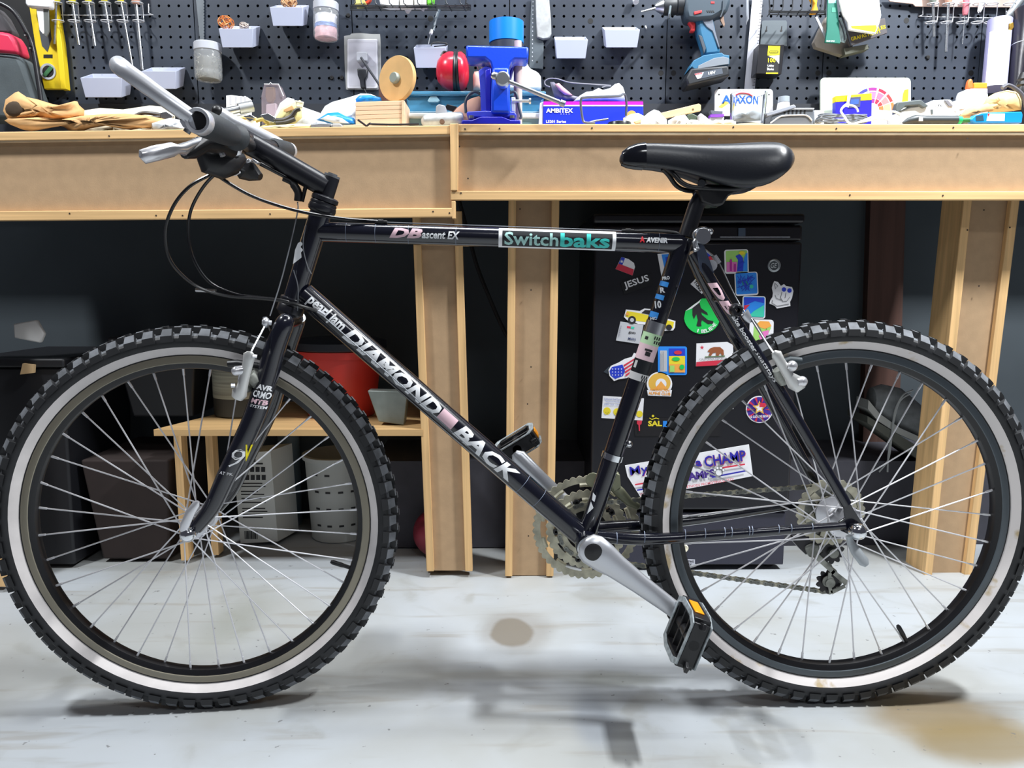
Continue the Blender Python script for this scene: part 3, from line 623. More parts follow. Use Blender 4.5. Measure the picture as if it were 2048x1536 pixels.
q = B(); q.lathe([(1e-5, .0055), (.0102, .0055)], E0-u*.001, u, 24); q.build('bore', BLK, be)
q = B(); q.slab([P(x, y, -.2764) for x, y in ((359, 236), (378, 237), (378, 241), (360, 240))], (0, .0005, 0)); q.build('clamp_slot', BLK, be)
q = B(); q.cyl(P(378, 257, -.266), P(373, 265, -.266), .0046, 10); q.build('clamp_bolt', mt('worn_bolt', (120, 122, 126)), be)
b = B(); b.lathe([(.0112, -.016), (.0155, -.016), (.0160, -.004), (.0150, -.001), (.0112, -.001)], EF, uf, 20)
b.tube(spl([EF-uf*.008+V((-.006, 0, .004)), P(548, 282, .258), P(505, 260, .256), P(470, 243, .250), P(452, 233, .244), P(437, 224, .234)], 5), .0112, 16); be2 = b.build('bar_end', BEN, bk)
q = B(); q.ball(P(434.5, 221.5, .230), (.0105, .0105, .0105), 16, 10); q.build('end_plug', BLKP, be2)
# brake levers and shifters
LEV = mt('lever_alloy', (222, 222, 226), .25, .7)
def flat_loft(pts, up=(0, .3, 1), n=10):       # pts: (point, half width, half thickness)
    rings = []; C = [V(p[0]) for p in pts]
    for k, (c, w, h) in enumerate(pts):
        d = (C[min(k+1, len(C)-1)]-C[max(k-1, 0)]).normalized(); n_ = V(up); n_ = (n_-d*n_.dot(d)).normalized(); q = d.cross(n_)
        rings.append([C[k]+n_*w*cos(2*pi*j/n)+q*h*sin(2*pi*j/n) for j in range(n)])
    return rings
b = B(); b.loft(flat_loft([(P(281, 317, -.262), .003, .004), (P(285, 314, -.261), .009, .006), (P(310, 307, -.25), .0098, .006), (P(345, 299, -.23), .0092, .006), (P(356, 298, -.222), .006, .006), (P(366, 299, -.212), .0085, .007), (P(385, 288, -.19), .005, .006), (P(402, 279, -.17), .0035, .005)], up=(.1, 0, 1)))
b.build('brake_lever', LEV, bk)
b = B(); b.loft(flat_loft([(P(368, 312, -.205), .004, .006), (P(384, 305, -.19), .009, .009), (P(410, 288, -.165), .011, .010), (P(440, 290, -.13), .013, .012), (P(462, 300, -.10), .014, .012)], up=(.3, 0, 1))); b.slab([P(x, y, -.165) for x, y in ((362, 288), (395, 272), (400, 276), (370, 293))], (0, .02, 0)); lb = b.build('lever_body', BLKP, bk, bevel=.001)
b = B(); b.loft(flat_loft([(P(404, 306, -.12), .010, .012), (P(415, 320, -.115), .020, .016), (P(440, 326, -.10), .024, .018), (P(464, 322, -.085), .020, .016), (P(480, 316, -.07), .010, .012)], up=(0, 0, 1), n=14)); sp_ = b.build('shifter', BLKP, bk)
b = B(); b.loft(flat_loft([(P(436, 291, -.13), .004, .006), (P(446, 312, -.13), .004, .005)], up=(1, 0, .3))); b.build('clamp_band', LEV, lb)
b = B(); b.loft(flat_loft([(P(452, 290, -.11), .008, .008), (P(464, 290, -.10), .012, .009), (P(474, 305, -.095), .009, .007), (P(477, 312, -.095), .004, .004)], up=(.7, 0, .7))); b.build('clamp_band', LEV, lb)
b = B(); b.loft(flat_loft([(P(478, 328, -.03), .012, .02), (P(490, 338, -.03), .018, .02), (P(505, 346, -.02), .014, .015), (P(521, 354, -.02), .006, .01)], up=(0, 0, 1))); sh2 = b.build('shifter', BLKP, bk)
b = B(); b.slab([P(x, y, -.055) for x, y in ((460, 338), (473, 333), (478, 344), (466, 351))], (0, .01, 0)); b.build('gauge_label', WHITE, sh2, bevel=.001)
b = B(); b.slab([P(x, y, -.045) for x, y in ((489, 322), (498, 316), (502, 323), (493, 327))], (0, .012, 0)); b.slab([P(x, y, -.045) for x, y in ((503, 315), (517, 324), (512, 328), (505, 323))], (0, .012, 0)); b.build('lever_pivot', LEV, sh2, bevel=.001)
# cables
CAB = mt('cable_housing', (14, 14, 17), .25, spec=.7); WIRE = mt('inner_wire', (150, 154, 160), .35, .8)
def cable(pts, r, m, name='cable', n=8, k=8):
    q = B(); q.tube(spl([P(*p) for p in pts], k), r, n); return q.build(name, m, bk)
cable([(480, 329, -.06), (455, 337, -.075), (420, 350, -.085), (378, 374, -.09), (347, 412, -.088), (331, 460, -.08), (337, 512, -.07), (362, 548, -.06), (400, 576, -.05), (455, 592, -.04), (520, 597, -.034), (565, 602, -.032), (605, 612, -.030), (634, 622, -.024)], .0025, CAB)
cable([(474, 332, -.05), (440, 342, -.06), (408, 372, -.06), (382, 420, -.055), (377, 470, -.05), (388, 520, -.045), (420, 565, -.040), (470, 588, -.035), (520, 595, -.030), (560, 600, -.028), (600, 611, -.026), (632, 621, -.021)], .0025, CAB)
cable([(428, 342, -.08), (445, 358, -.08), (500, 390, -.06), (560, 412, -.04), (620, 427, -.026), (690, 438, -.014), (755, 443, -.003)], .0027, CAB)
cable([(770, 444.5, -.003), (1000, 452.5, -.003), (1250, 461.5, -.003)], .0009, WIRE, k=2)
cable([(1262, 461.8, -.003), (1310, 461, -.003), (1345, 464, -.003), (1362, 469, -.004)], .0022, CAB)
cable([(640, 627, -.021), (800, 768, -.020), (972, 924, -.016), (1150, 1068, -.012), (1165, 1094, -.01)], .0009, WIRE, k=2)
cable([(612, 450, -.019), (606, 490, -.02), (614, 530, -.02), (623, 548, -.018)], .0009, WIRE); cable([(587, 540, -.019), (596, 575, -.0195), (595, 622, -.022)], .0009, WIRE)
b = B(); b.tube(spl([P(520, 327, -.02), P(545, 340, -.012), P(572, 354, -.006)], 4), .0034, 10); b.build('cable', CAB, bk)
b = B(); b.tube(spl([P(567, 357, -.008), P(584, 366, -.008), P(596, 384, -.008), P(596, 402, -.008)], 5), [.0045]*6+[.0062]*10, 12); b.tube([P(612, 370, -.006), P(604, 403, -.008)], .0032, 10); b.build('cable_hanger', BLKP, bk, sub=0)
cable([(595, 404, -.008), (594, 430, -.012), (566, 548, -.03), (540, 632, -.052)], .0011, WIRE, k=3)
# ---------------------------------------------------------------- fork and front brake
b = B(); b.mat(PAINT); Yb = -.046
npts = [P(577, 638, -.040), P(568, 650, Yb), P(549, 700, Yb), P(535, 752, Yb), P(511, 828, -.048), P(485, 887, -.050), P(454, 950, -.051), P(424, 1014, -.052), P(392, 1056, -.052)]
nr_ = [.0120, .0155, .0170, .0174, .0174, .0168, .0155, .0136, .0112]
def dens(pts, rr, k=4):
    p = spl(pts, k); r = []
    for j in range(len(p)):
        t = j/k; i = min(int(t), len(rr)-2); r.append(rr[i]+(rr[i+1]-rr[i])*(t-i))
    return p, r
p1_, r1_ = dens(npts, nr_)
b.tube(p1_, r1_, 18); fpts = [V((v.x-2*abs(v.y)*sin(YAW)*.9, -v.y, v.z)) for v in npts]; p2_, r2_ = dens(fpts, nr_); b.tube(p2_, r2_, 16)
b.tube([npts[1]+V((0, .0, .004)), fpts[1]+V((0, 0, .004))], .0135, 16); b.tube([onax(632), onax(605)], .0165, 18)
hub_n = MF @ V((0, -.052, 0))
for q0, y in ((npts[-1], -.056), (fpts[-1], .052)):
    c = MF @ V((0, y, 0)); b.slab([c+V((dx, 0, dz)) for dx, dz in ((-.012, 0), (-.006, -.011), (.006, -.011), (.013, 0), (.018, .016), (.004, .020))], (0, .005, 0))
fk = b.build('fork', None, bk)
q = B(); c = MF @ V((0, -.058, 0)); d = (MF.to_3x3() @ V((0, -1, 0))); q.lathe([(.0105, 0), (.0128, .003), (.0128, .009), (.0105, .015), (.005, .0185), (1e-5, .019)], c, d, 24); q.build('skewer_nut', CHROME, wf_)
q = B(); q.loft(flat_loft([(P(366, 1062, -.070), .006, .004), (P(370, 1050, -.072), .0075, .004), (P(380, 1026, -.072), .0075, .004), (P(393, 1008, -.072), .0065, .004), (P(396, 1003, -.072), .003, .003)], up=(1, 0, .4))); q.build('skewer_lever', LEV, wf_)
FB0, FB1 = P(538, 742, Yb), P(487, 884, -.050)
decal('AVR', FB0, FB1, .0160, .21, .37, -.7, .7, WHITE, par=fk) if False else None
def fork_text(s, px, py, w, h, m, ang, bold=.03, shear=.1):
    q = B(); flat_text(q, s, px, py, w, h, -.0655, ang, bold, shear)
    for v in q.v:        # lay the print on the round blade
        k0 = min(range(len(p1_)-1), key=lambda j: (p1_[j]-v).length); a = p1_[k0]; t = (p1_[k0+1]-p1_[k0-1]).normalized(); dv = v-a; dv = dv-t*dv.dot(t); off = dv-V((0, dv.y, 0)); r = r1_[k0]+.0005; o = min(off.length, r*.95); v.y = a.y-sqrt(r*r-o*o)
    q.build('decal', m, fk)
A_ = radians(14)
fork_text('AVR', 527, 776, 30, 11, WHITE, A_, .05); fork_text('CRMO', 522, 790, 34, 14, WHITE, A_, .03); fork_text('MTB', 517, 804, 32, 10, PINKW, A_, .04); fork_text('SYSTEM', 515, 814, 32, 6, WHITE, A_, .02)
fork_text('9', 474, 917, 25, 40, WHITE, radians(14), -.01, .25); fork_text('V', 492, 908, 11, 36, YEL, radians(14), .03, 0); fork_text('AT PK', 452, 947, 26, 6, WHITE, radians(10), 0, 0)
def brake_arm(pts, name='brake_arm', r=None):
    q = B(); q.loft(flat_loft(pts, up=(1, 0, 0))); return q.build(name, mt('brake_alloy', (214, 214, 212), .35, .55), bk)
ar = brake_arm([(P(499, 703, -.092), .004, .004), (P(499, 709, -.092), .0095, .005), (P(497, 720, -.090), .0085, .005), (P(490, 752, -.086), .0075, .006), (P(484, 775, -.082), .0085, .007), (P(479, 786, -.080), .012, .008), (P(474, 796, -.078), .009, .006)])
q = B(); q.cyl(P(480, 782, -.078), P(500, 776, -.050), .006, 12); q.build('pivot', GUN, ar)
q = B(); q.cyl(P(470, 742, -.090), P(486, 740, -.086), .0075, 12); q.ball(P(472, 742, -.090), .0072, 12, 8); q.cyl(P(505, 712, -.095), P(514, 713, -.093), .003, 8); q.cyl(P(462, 771, -.086), P(470, 771, -.084), .0035, 8); q.build('pad_bolt', LEV, ar)
q = B(); q.loft(flat_loft([(P(457, 728, -.022), .006, .007), (P(475, 727, -.022), .0065, .007), (P(520, 733, -.022), .006, .007)], up=(0, 0, 1))); q.build('brake_pad', BLKP, ar)
q = B(); q.cyl(P(486, 742, -.075), P(508, 742, -.03), .005, 10); q.loft(flat_loft([(P(500, 748, -.06), .010, .008), (P(512, 760, -.055), .013, .010), (P(510, 772, -.052), .008, .008)], up=(0, 0, 1))); q.build('pad_holder', GUN, ar)
cable([(533, 646, -.052), (503, 703, -.090)], .0016, WIRE)
q = B(); q.ball(P(532, 645, -.052), (.0062, .008, .0085), 12, 8); q.cyl(P(524, 644, -.055), P(543, 646, -.050), .0042, 10); q.cyl(P(530, 634, -.05), P(531, 653, -.052), .0035, 10); q.build('yoke', ALU, bk)
cable([(535, 648, -.046), (552, 690, .02), (560, 700, .085)], .0012, WIRE, k=2)
# ---------------------------------------------------------------- seat post and saddle
b = B(); b.tube([P(1372, 474, 0), P(1393, 411, 0), P(1400, 398, 0), P(1412, 388, 0)], [.0131, .0131, .0131, .0131], 18); post = b.build('seat_post', PAINT2, bk)
b = B(); b.slab([P(x, y, -.022) for x, y in ((1396, 378), (1416, 368), (1470, 371), (1474, 384), (1458, 392), (1446, 410), (1425, 412), (1404, 404))], (0, .044, 0)); b.build('saddle_clamp', BLKP, post, bevel=.003)
b = B(); b.cyl(P(1403, 367, -.026), P(1403, 367, .026), .0062, 14); b.cyl(P(1427, 412, 0), P(1427, 415, 0), .006, 10); b.build('clamp_bolt', mt('bolt_dark', (60, 62, 66), .35, .6), post)
b = B()
for s in (-1, 1):
    pts = [(1330, 334, .010), (1345, 346, .014), (1362, 364, .019), (1380, 373, .021), (1405, 376, .022), (1460, 378, .022), (1490, 374, .028), (1515, 362, .036)]
    b.tube(spl([P(x, y, s*w) if s < 0 else V((P(x, y, -w).x, w, P(x, y, -w).z)) for x, y, w in pts], 4), .0038, 10)
rails = b.build('saddle_rail', BLKP, post)
b = B(); top = [(1239, 316), (1246, 302), (1258, 293), (1275, 287), (1292, 284.5), (1330, 285.5), (1380, 287), (1430, 287), (1480, 284.5), (1530, 282), (1556, 282), (1572, 287), (1583, 298), (1588, 312)]
bot = [(1239, 320), (1246, 327), (1258, 330), (1275, 332), (1292, 333), (1330, 336), (1380, 348), (1430, 364), (1480, 377), (1525, 372), (1553, 357), (1570, 344), (1582, 331), (1588, 318)]
wid = [.004, .013, .018, .021, .022, .024, .030, .042, .058, .070, .073, .068, .050, .016]
rings = []
for (x, yt), (_, yb), w in zip(top, bot, wid):
    zt_ = P(x, yt, -w*.35).z; xb = P(x, (yt+yb)/2, -w*.7).x; zb_ = P(x, yb, -w*.9).z; h = zt_-zb_; rg = []
    prof = [(-.55, 0), (-.86, 0), (-.97, .06), (-1.0, .22), (-.97, .48), (-.88, .72), (-.70, .90), (-.42, .985), (0, 1), (.42, .985), (.70, .90), (.88, .72), (.97, .48), (1.0, .22), (.97, .06), (.86, 0), (.55, 0), (.45, .12), (-.45, .12)]
    rings.append([V((xb, u*w, zb_+v*h)) for u, v in prof])
b.loft(rings); sd = b.build('saddle', mt('saddle_vinyl', (24, 27, 34), .33, spec=.7, bump=.05, bs=260), bk, sub=1, ang=1.5)
b = B(); rg2 = []
for k in (1, 2, 3, 4):
    c = sum(rings[k], V())/len(rings[k]); rg2.append([c+(q-c)*1.02 for q in rings[k]])
b.loft(rg2, caps=False); b.build('nose_cover', mt('saddle_gloss', (14, 16, 22), .12, coat=.5), sd, ang=1.5)
q = B(); c = P(1405, 473, -.030); q.lathe([(1e-5, -.006), (.0115, -.006), (.0125, -.004), (.0125, .004), (.009, .008), (1e-5, .008)], c, (0, 1, 0), 24); q.tube(spl([P(1393, 482, -.022), P(1389, 470, -.022), P(1396, 461, -.024), P(1408, 458, -.024), P(1418, 462, -.024)], 4), .0042, 10); q.ball(P(1420, 463, -.026), .0055, 12, 8); q.build('binder_bolt', STEEL, post)
q = B(); q.tube(spl([P(1396, 477, -.028), P(1390, 486, -.028), P(1393, 498, -.03), P(1394, 501, -.03)], 4), [.005]*9+[.0062]*4, 12); q.tube([P(1388, 500, -.03), P(1397, 496, -.03)], .004, 8); q.build('cable_hanger', STEEL, post)
cable([(1397, 489, -.025), (1412, 501, -.02), (1430, 515, -.016)], .0016, WIRE); cable([(1430, 515, -.016), (1437, 522, -.018), (1470, 592, -.03), (1500, 640, -.05)], .0010, WIRE, k=3)
q = B(); q.cyl(P(1428, 512, -.016), P(1438, 527, -.018), .0045, 10); q.cyl(P(1423, 531, -.03), P(1423, 531, -.02), .009, 14); q.build('barrel_adjuster', ALU, bk)
q = B(); c = P(1473, 620, -.05); q.lathe([(.004, -.006), (.0075, -.006), (.0105, -.002), (.0105, .006), (.004, .006)], c, (0, 1, 0), 20); q.build('stay_boss', PAINT2, fr)
# rear brake
ar2 = brake_arm([(P(1547, 704, -.088), .004, .004), (P(1553, 709, -.088), .0085, .005), (P(1560, 722, -.087), .0075, .005), (P(1578, 752, -.082), .0080, .006), (P(1590, 764, -.080), .013, .008), (P(1594, 775, -.078), .013, .008), (P(1590, 783, -.078), .004, .005)])
q = B(); q.cyl(P(1592, 764, -.082), P(1604, 762, -.080), .0078, 12); q.ball(P(1604, 763, -.080), .0085, 12, 8); q.ball(P(1584, 732, -.086), .0085, 12, 8); q.cyl(P(1575, 731, -.086), P(1586, 735, -.086), .006, 12); q.build('pad_bolt', LEV, ar2)
q = B(); q.loft(flat_loft([(P(1553, 728, -.022), .005, .006), (P(1580, 720, -.022), .007, .006), (P(1602, 722, -.022), .006, .006)], up=(0, 0, 1))); q.build('brake_pad', mt('pad_slate', (52, 62, 68), .6), ar2)
q = B(); q.loft(flat_loft([(P(1556, 738, -.055), .010, .008), (P(1562, 752, -.052), .012, .010), (P(1566, 768, -.050), .008, .008)], up=(0, 0, 1))); q.build('pad_holder', GUN, ar2)
cable([(1500, 634, -.05), (1530, 682, -.07), (1547, 706, -.088)], .0017, WIRE, k=2); cable([(1500, 634, -.05), (1515, 650, .04), (1535, 690, .088)], .0012, WIRE, k=2)
q = B(); q.loft(flat_loft([(P(1482, 628, -.05), .003, .003), (P(1490, 626, -.05), .008, .004), (P(1497, 638, -.05), .006, .004), (P(1500, 645, -.05), .003, .003)], up=(1, 0, 0))); q.build('yoke', ALU, bk)
# ---------------------------------------------------------------- cranks, chainrings, pedals
def gear(b, c, r, nt, y, th, inner, teeth=.0035, holes=0, hr=(0, 0, 0), n_sub=4, dr=0):
    # toothed ring: outline with teeth, open centre, optional oval windows
    out, outb, inn, innb = [], [], [], []
    N = nt*n_sub; wave = (-1, .2, 1, .2)
    for j in range(N):
        a = 2*pi*j/N; rr = r+teeth*(1 if j % n_sub == 2 else (.35 if j % 2 else -1))*.6
        out.append((c.x+rr*cos(a), y, c.z+rr*sin(a))); inn.append((c.x+inner*cos(a), y, c.z+inner*sin(a)))
    vs = out+inn+[(x, yy+th, z) for x, yy, z in out]+[(x, yy+th, z) for x, yy, z in inn]; fs = []
    for j in range(N):
        k = (j+1) % N; fs += [(j, k, N+k, N+j), (2*N+j, 3*N+j, 3*N+k, 2*N+k), (j, 2*N+j, 2*N+k, k), (N+j, N+k, 3*N+k, 3*N+j)]
    b.add(vs, fs, False)
cr = B(); nC = P(1185, 1099, -.068); nP = P(1372, 1236, -.082)
cr.mat(ALU); cr.loft(flat_loft([(nC+(nC-nP).normalized()*.019, .012, .008), (nC+(nC-nP).normalized()*.013, .022, .011), (nC, .0265, .013), (nC+(nP-nC)*.12, .025, .012), (nC+(nP-nC)*.25, .0205, .010), (nC+(nP-nC)*.5, .0168, .009), (nC+(nP-nC)*.8, .0145, .0085), (nP, .0135, .009), (nP+(nP-nC)*.07, .006, .006)], up=(.6, 0, .8), n=16))
crank = cr.build('crank_arm', None, bk)
q = B(); q.lathe([(.0145, 0), (.0125, -.0012), (1e-5, -.0018)], nC+V((0, -.0122, 0)), (0, 1, 0), 24); q.build('dust_cap', BLKP, crank)
q = B(); q.cyl(nP+V((0, -.09, 0)), nP+V((0, .004, 0)), .006, 12); q.build('pedal_axle', STEEL, crank)
fC = P(1171, 1052, .066); fP = P(1037, 914, .082)
cr = B(); cr.loft(flat_loft([(fC, .021, .010), (fC+(fP-fC)*.3, .0165, .009), (fC+(fP-fC)*.7, .0145, .008), (fP, .0150, .008), (fP+(fP-fC)*.06, .007, .006)], up=(.7, 0, .7), n=14)); cr.mat(ALU)
crank2 = cr.build('crank_arm', ALU, bk)
for j in range(5):
    a = radians(90+72*j+20); q = B(); q.bar(fC+V((0, -.014, 0)), fC+V((.056*cos(a), -.016, .056*sin(a))), .020, .006, (0, 1, 0), .014); q.build('spider_arm', mt('spider_black', (40, 42, 44), .4), crank2)
    q = B(); c = fC+V((.0545*cos(a), -.0265, .0545*sin(a))); q.lathe([(.0022, -.001), (.0052, -.001), (.0052, .006), (.0022, .006)], c, (0, 1, 0), 12); q.build('ring_bolt', BLKP, crank2)
for r, nt, y, inn in ((.0935, 46, -.010, .0815), (.0705, 34, -.018, .0575), (.0490, 24, -.027, .037)):
    q = B(); c = V((fC.x, fC.y+y, fC.z)); gear(q, c, r, nt, c.y, .0022, inn); cr_ = q.build('chainring', COGM, crank2)
    if nt > 30:
        q = B()
        nw = 10
        for j in range(nw):
            a = 2*pi*j/nw+.35; rm = inn-.003; q.tube([V((fC.x+rm*cos(a+t), c.y+.001, fC.z+rm*sin(a+t))) for t in (-.12, 0, .12)], .0040, 6)
        q.build('ring_tab', COGM, crank2)
def pedal(c, ya, yb, ang, refl):
    wv = V((cos(ang), 0, sin(ang))); nv = V((-sin(ang), 0, cos(ang))); yv = V((0, 1, 0)); ym = (ya+yb)/2; hl = abs(yb-ya)/2
    R3 = MX((wv, yv, nv)).transposed(); cc = V((c.x, ym, c.z)); L = lambda w, y, n: cc+wv*w+yv*y+nv*n
    b = B(); hw, hn = .041, .0135
    for s in (-1, 1):
        b.loft([[L(s*w_, y, n) for w_, n in ((hw, -hn*.9), (hw, hn*.9), (hw-.009, hn), (hw-.009, -hn))] for y, in ((-hl,), (hl,))]) if False else None
        b.box(L(s*(hw-.005), 0, 0), (.010, 2*hl-.010, 2*hn), R3)
        b.box(L(0, s*(hl-.004), 0), (2*hw-.012, .008, 2*hn*.92), R3)
        b.bar(L(s*(hw-.004), -s*0-hl+.003, 0), L(s*(hw-.014), -hl, 0), .006, 2*hn)
    b.cyl(L(0, -hl, 0), L(0, hl, 0), .0095, 14)
    for s in (-1, 1): b.bar(L(-hw+.006, s*hl*.30, 0), L(hw-.006, s*hl*.30, 0), .004, .020, tuple(nv))
    pd = b.build('pedal', BLKP, bk, bevel=.0012)
    for s in (-1, 1):
        e = B()
        poly = [(-hw-.003, -hl*.55), (-hw+.006, -hl-.003), (hw-.006, -hl-.003), (hw+.003, -hl*.55), (hw+.003, hl*.55), (hw-.006, hl+.003), (-hw+.006, hl+.003), (-hw-.003, hl*.55)]
        inn = [(x*.80, y*.84) for x, y in poly]; n0 = s*hn; n1 = s*(hn+.0022)
        # scalloped cage plate
        vs = [L(w, y, n1) for w, y in poly]+[L(w, y, n1) for w, y in inn]+[L(w, y, n0) for w, y in poly]+[L(w, y, n0) for w, y in inn]; fs = []
        for j in range(8):
            k = (j+1) % 8; fs += [(j, k, 8+k, 8+j), (16+j, 24+j, 24+k, 16+k), (j, 16+j, 16+k, k), (8+j, 8+k, 24+k, 24+j)]
        e.add(vs, fs, False); e.build('cage_plate', WORN, pd, bevel=.0006)
    for s in refl:
        e = B(); e.box(L(s*(hw+.0012), 0, .001), (.0025, hl*.95, hn*1.1), R3); e.build('reflector', ORANGE, pd, bevel=.0008)
    return pd
pedal(P(1373, 1262, -.13), -.178, -.088, radians(70), (1,))
pedal(P(1034, 889, .135), .092, .180, radians(32), (1,))
# ---------------------------------------------------------------- cassette, derailleur, chain
b = B(); hc = CR
cas = []
for k, (r, nt) in enumerate(((.0580, 28), (.0500, 24), (.0430, 21), (.0360, 18), (.0300, 15), (.0250, 13))):
    q = B(); y = .024+.0048*k; gear(q, hc, r, nt, y, .002, .046 if k == 0 else .016)
    if k == 0:
        gear(q, hc, .0285, 12, y, .002, .012, teeth=0)
        for j in range(6):
            a = 2*pi*j/6+.3; q.bar(V((hc.x+.027*cos(a), y+.001, hc.z+.027*sin(a))), V((hc.x+.047*cos(a), y+.001, hc.z+.047*sin(a))), .012, .002, (0, 1, 0))
    o = q.build('sprocket', COGM if k == 0 else GUN, wr_)
q = B(); c = MR @ V((0, -.0705, 0)); q.lathe([(.0095, 0), (.0135, .002), (.0135, .010), (.0110, .016), (.006, .020), (1e-5, .0205)], c, (0, -1, 0), 24); q.build('skewer_nut', CHROME, wr_)
q = B(); q.loft(flat_loft([(P(1697, 1072, -.078), .005, .005), (P(1701, 1085, -.078), .006, .005), (P(1712, 1103, -.085), .0085, .003), (P(1728, 1124, -.092), .0085, .0025), (P(1734, 1131, -.094), .004, .002)], up=(1, 0, .4))); q.build('skewer_lever', mt('lever_dull', (170, 176, 180), .4, .5), wr_)
b = B(); b.slab([P(x, y, .030) for x, y in ((1583, 1071), (1640, 1069), (1650, 1080), (1640, 1092), (1618, 1098), (1614, 1112), (1600, 1098), (1584, 1080))], (0, .03, 0)); rd = b.build('derailleur', mt('mech_dark', (34, 32, 38), .4), bk, bevel=.003)
b = B(); b.slab([P(x, y, .026) for x, y in ((1610, 1094), (1626, 1086), (1640, 1090), (1640, 1104), (1634, 1116), (1620, 1116), (1613, 1104))], (0, .03, 0)); b.build('knuckle', GUN, rd, bevel=.003)
for Y in (.030, .042):
    b = B(); L2 = lambda a, c, w, w2=None: b.bar(P(*a, Y), P(*c, Y), w, .002, (0, 1, 0), w2)
    L2((1631, 1110), (1668, 1146), .011, .007); L2((1664, 1142), (1694, 1167), .0075, .010); L2((1690, 1172), (1662, 1185), .006, .007); L2((1660, 1145), (1657, 1163), .006); L2((1657, 1163), (1662, 1186), .006); b.cyl(P(1657, 1163, Y), P(1657, 1163, Y)+V((0, .002, 0)), .0105, 18); b.build('cage_plate', GUN, rd)
pl = []
for px, py, r in ((1657, 1163, .0195), (1664, 1104, .0195)):
    q = B(); c = P(px, py, .037); gear(q, c, r, 10, c.y-.001, .003, .004, teeth=.005); q.build('jockey_wheel', mt('mech_dark', (34, 32, 38)), rd)
    q = B(); q.cyl(c+V((0, -.009, 0)), c+V((0, .009, 0)), .0085, 14); q.build('pulley_bolt', GUN, rd)
yc = .041
path = []
for a in range(90, 271, 20): path.append(V((fC.x+.0495*cos(radians(a-4)), yc, fC.z+.0495*sin(radians(a-4)))))
lp = P(1657, 1163, yc); up_ = P(1664, 1104, yc); r1 = .0195
for a in (268, 300, 340, 15, 35): path.append(V((lp.x+r1*cos(radians(a)), yc, lp.z+r1*sin(radians(a)))))
for a in (215, 180, 140): path.append(V((up_.x+r1*cos(radians(a)), yc, up_.z+r1*sin(radians(a)))))
for a in (-70, -40, 0, 40, 80, 94): path.append(V((hc.x+.043*cos(radians(a)), yc, hc.z+.043*sin(radians(a)))))
path.append(path[0])
seg = [(path[k], path[k+1]) for k in range(len(path)-1)]; tot = sum((c-a).length for a, c in seg); nl = int(tot/.0127); nl -= nl % 2; pit = tot/nl
def along(d):
    d %= tot
    for a, c in seg:
        l = (c-a).length
        if d <= l: return a+(c-a)*(d/l)
        d -= l
    return path[-1]
ch = B(); 
for k in range(0, nl): ch.cyl(along(k*pit)+V((0, -.0036, 0)), along(k*pit)+V((0, .0036, 0)), .0016, 6)
ch.build('chain', GUN, bk); chn = bpy.data.objects['chain']; chn['kind'] = 'stuff'
lm = {}
for outer in (0, 1):
    q = B()
    for s in (-1, 1):
        y = s*(.0028 if outer else .0018); o = []
        for j in range(7): a = radians(90+30*j); o.append((-.00635+.0040*cos(a), y, .0040*sin(a)))
        o.append((0, y, -.0027))
        for j in range(7): a = radians(-90+30*j); o.append((.00635+.0040*cos(a), y, .0040*sin(a)))
        o.append((0, y, .0027)); q.slab(o, (0, s*.0008, 0))
    o = q.build('link', GUN if outer else COGM, None, loc=(0, 0, 0)); lm[outer] = o.data; bpy.data.objects.remove(o)
for k in range(nl):
    a, c = along(k*pit), along((k+1)*pit); d = c-a; o = bpy.data.objects.new('link', lm[k % 2]); COL.objects.link(o); o.parent = chn; o.location = (a+c)/2; o.rotation_euler = (0, -atan2(d.z, d.x), 0)
# front mech
b = B(); b.loft(flat_loft([(P(1222, 968, .035), .009, .006), (P(1240, 985, .038), .010, .006), (P(1258, 1004, .04), .008, .005), (P(1278, 1014, .042), .006, .005)], up=(.5, 0, .8))); b.cyl(P(1186, 960, .04), P(1186, 960, .048), .013, 18); b.slab([P(x, y, .030) for x, y in ((1222, 960), (1232, 946), (1240, 950), (1242, 975), (1228, 985))], (0, .02, 0)); b.build('front_mech', mt('mech_olive', (128, 130, 108), .42, .5, nv=.2), bk, bevel=.001)
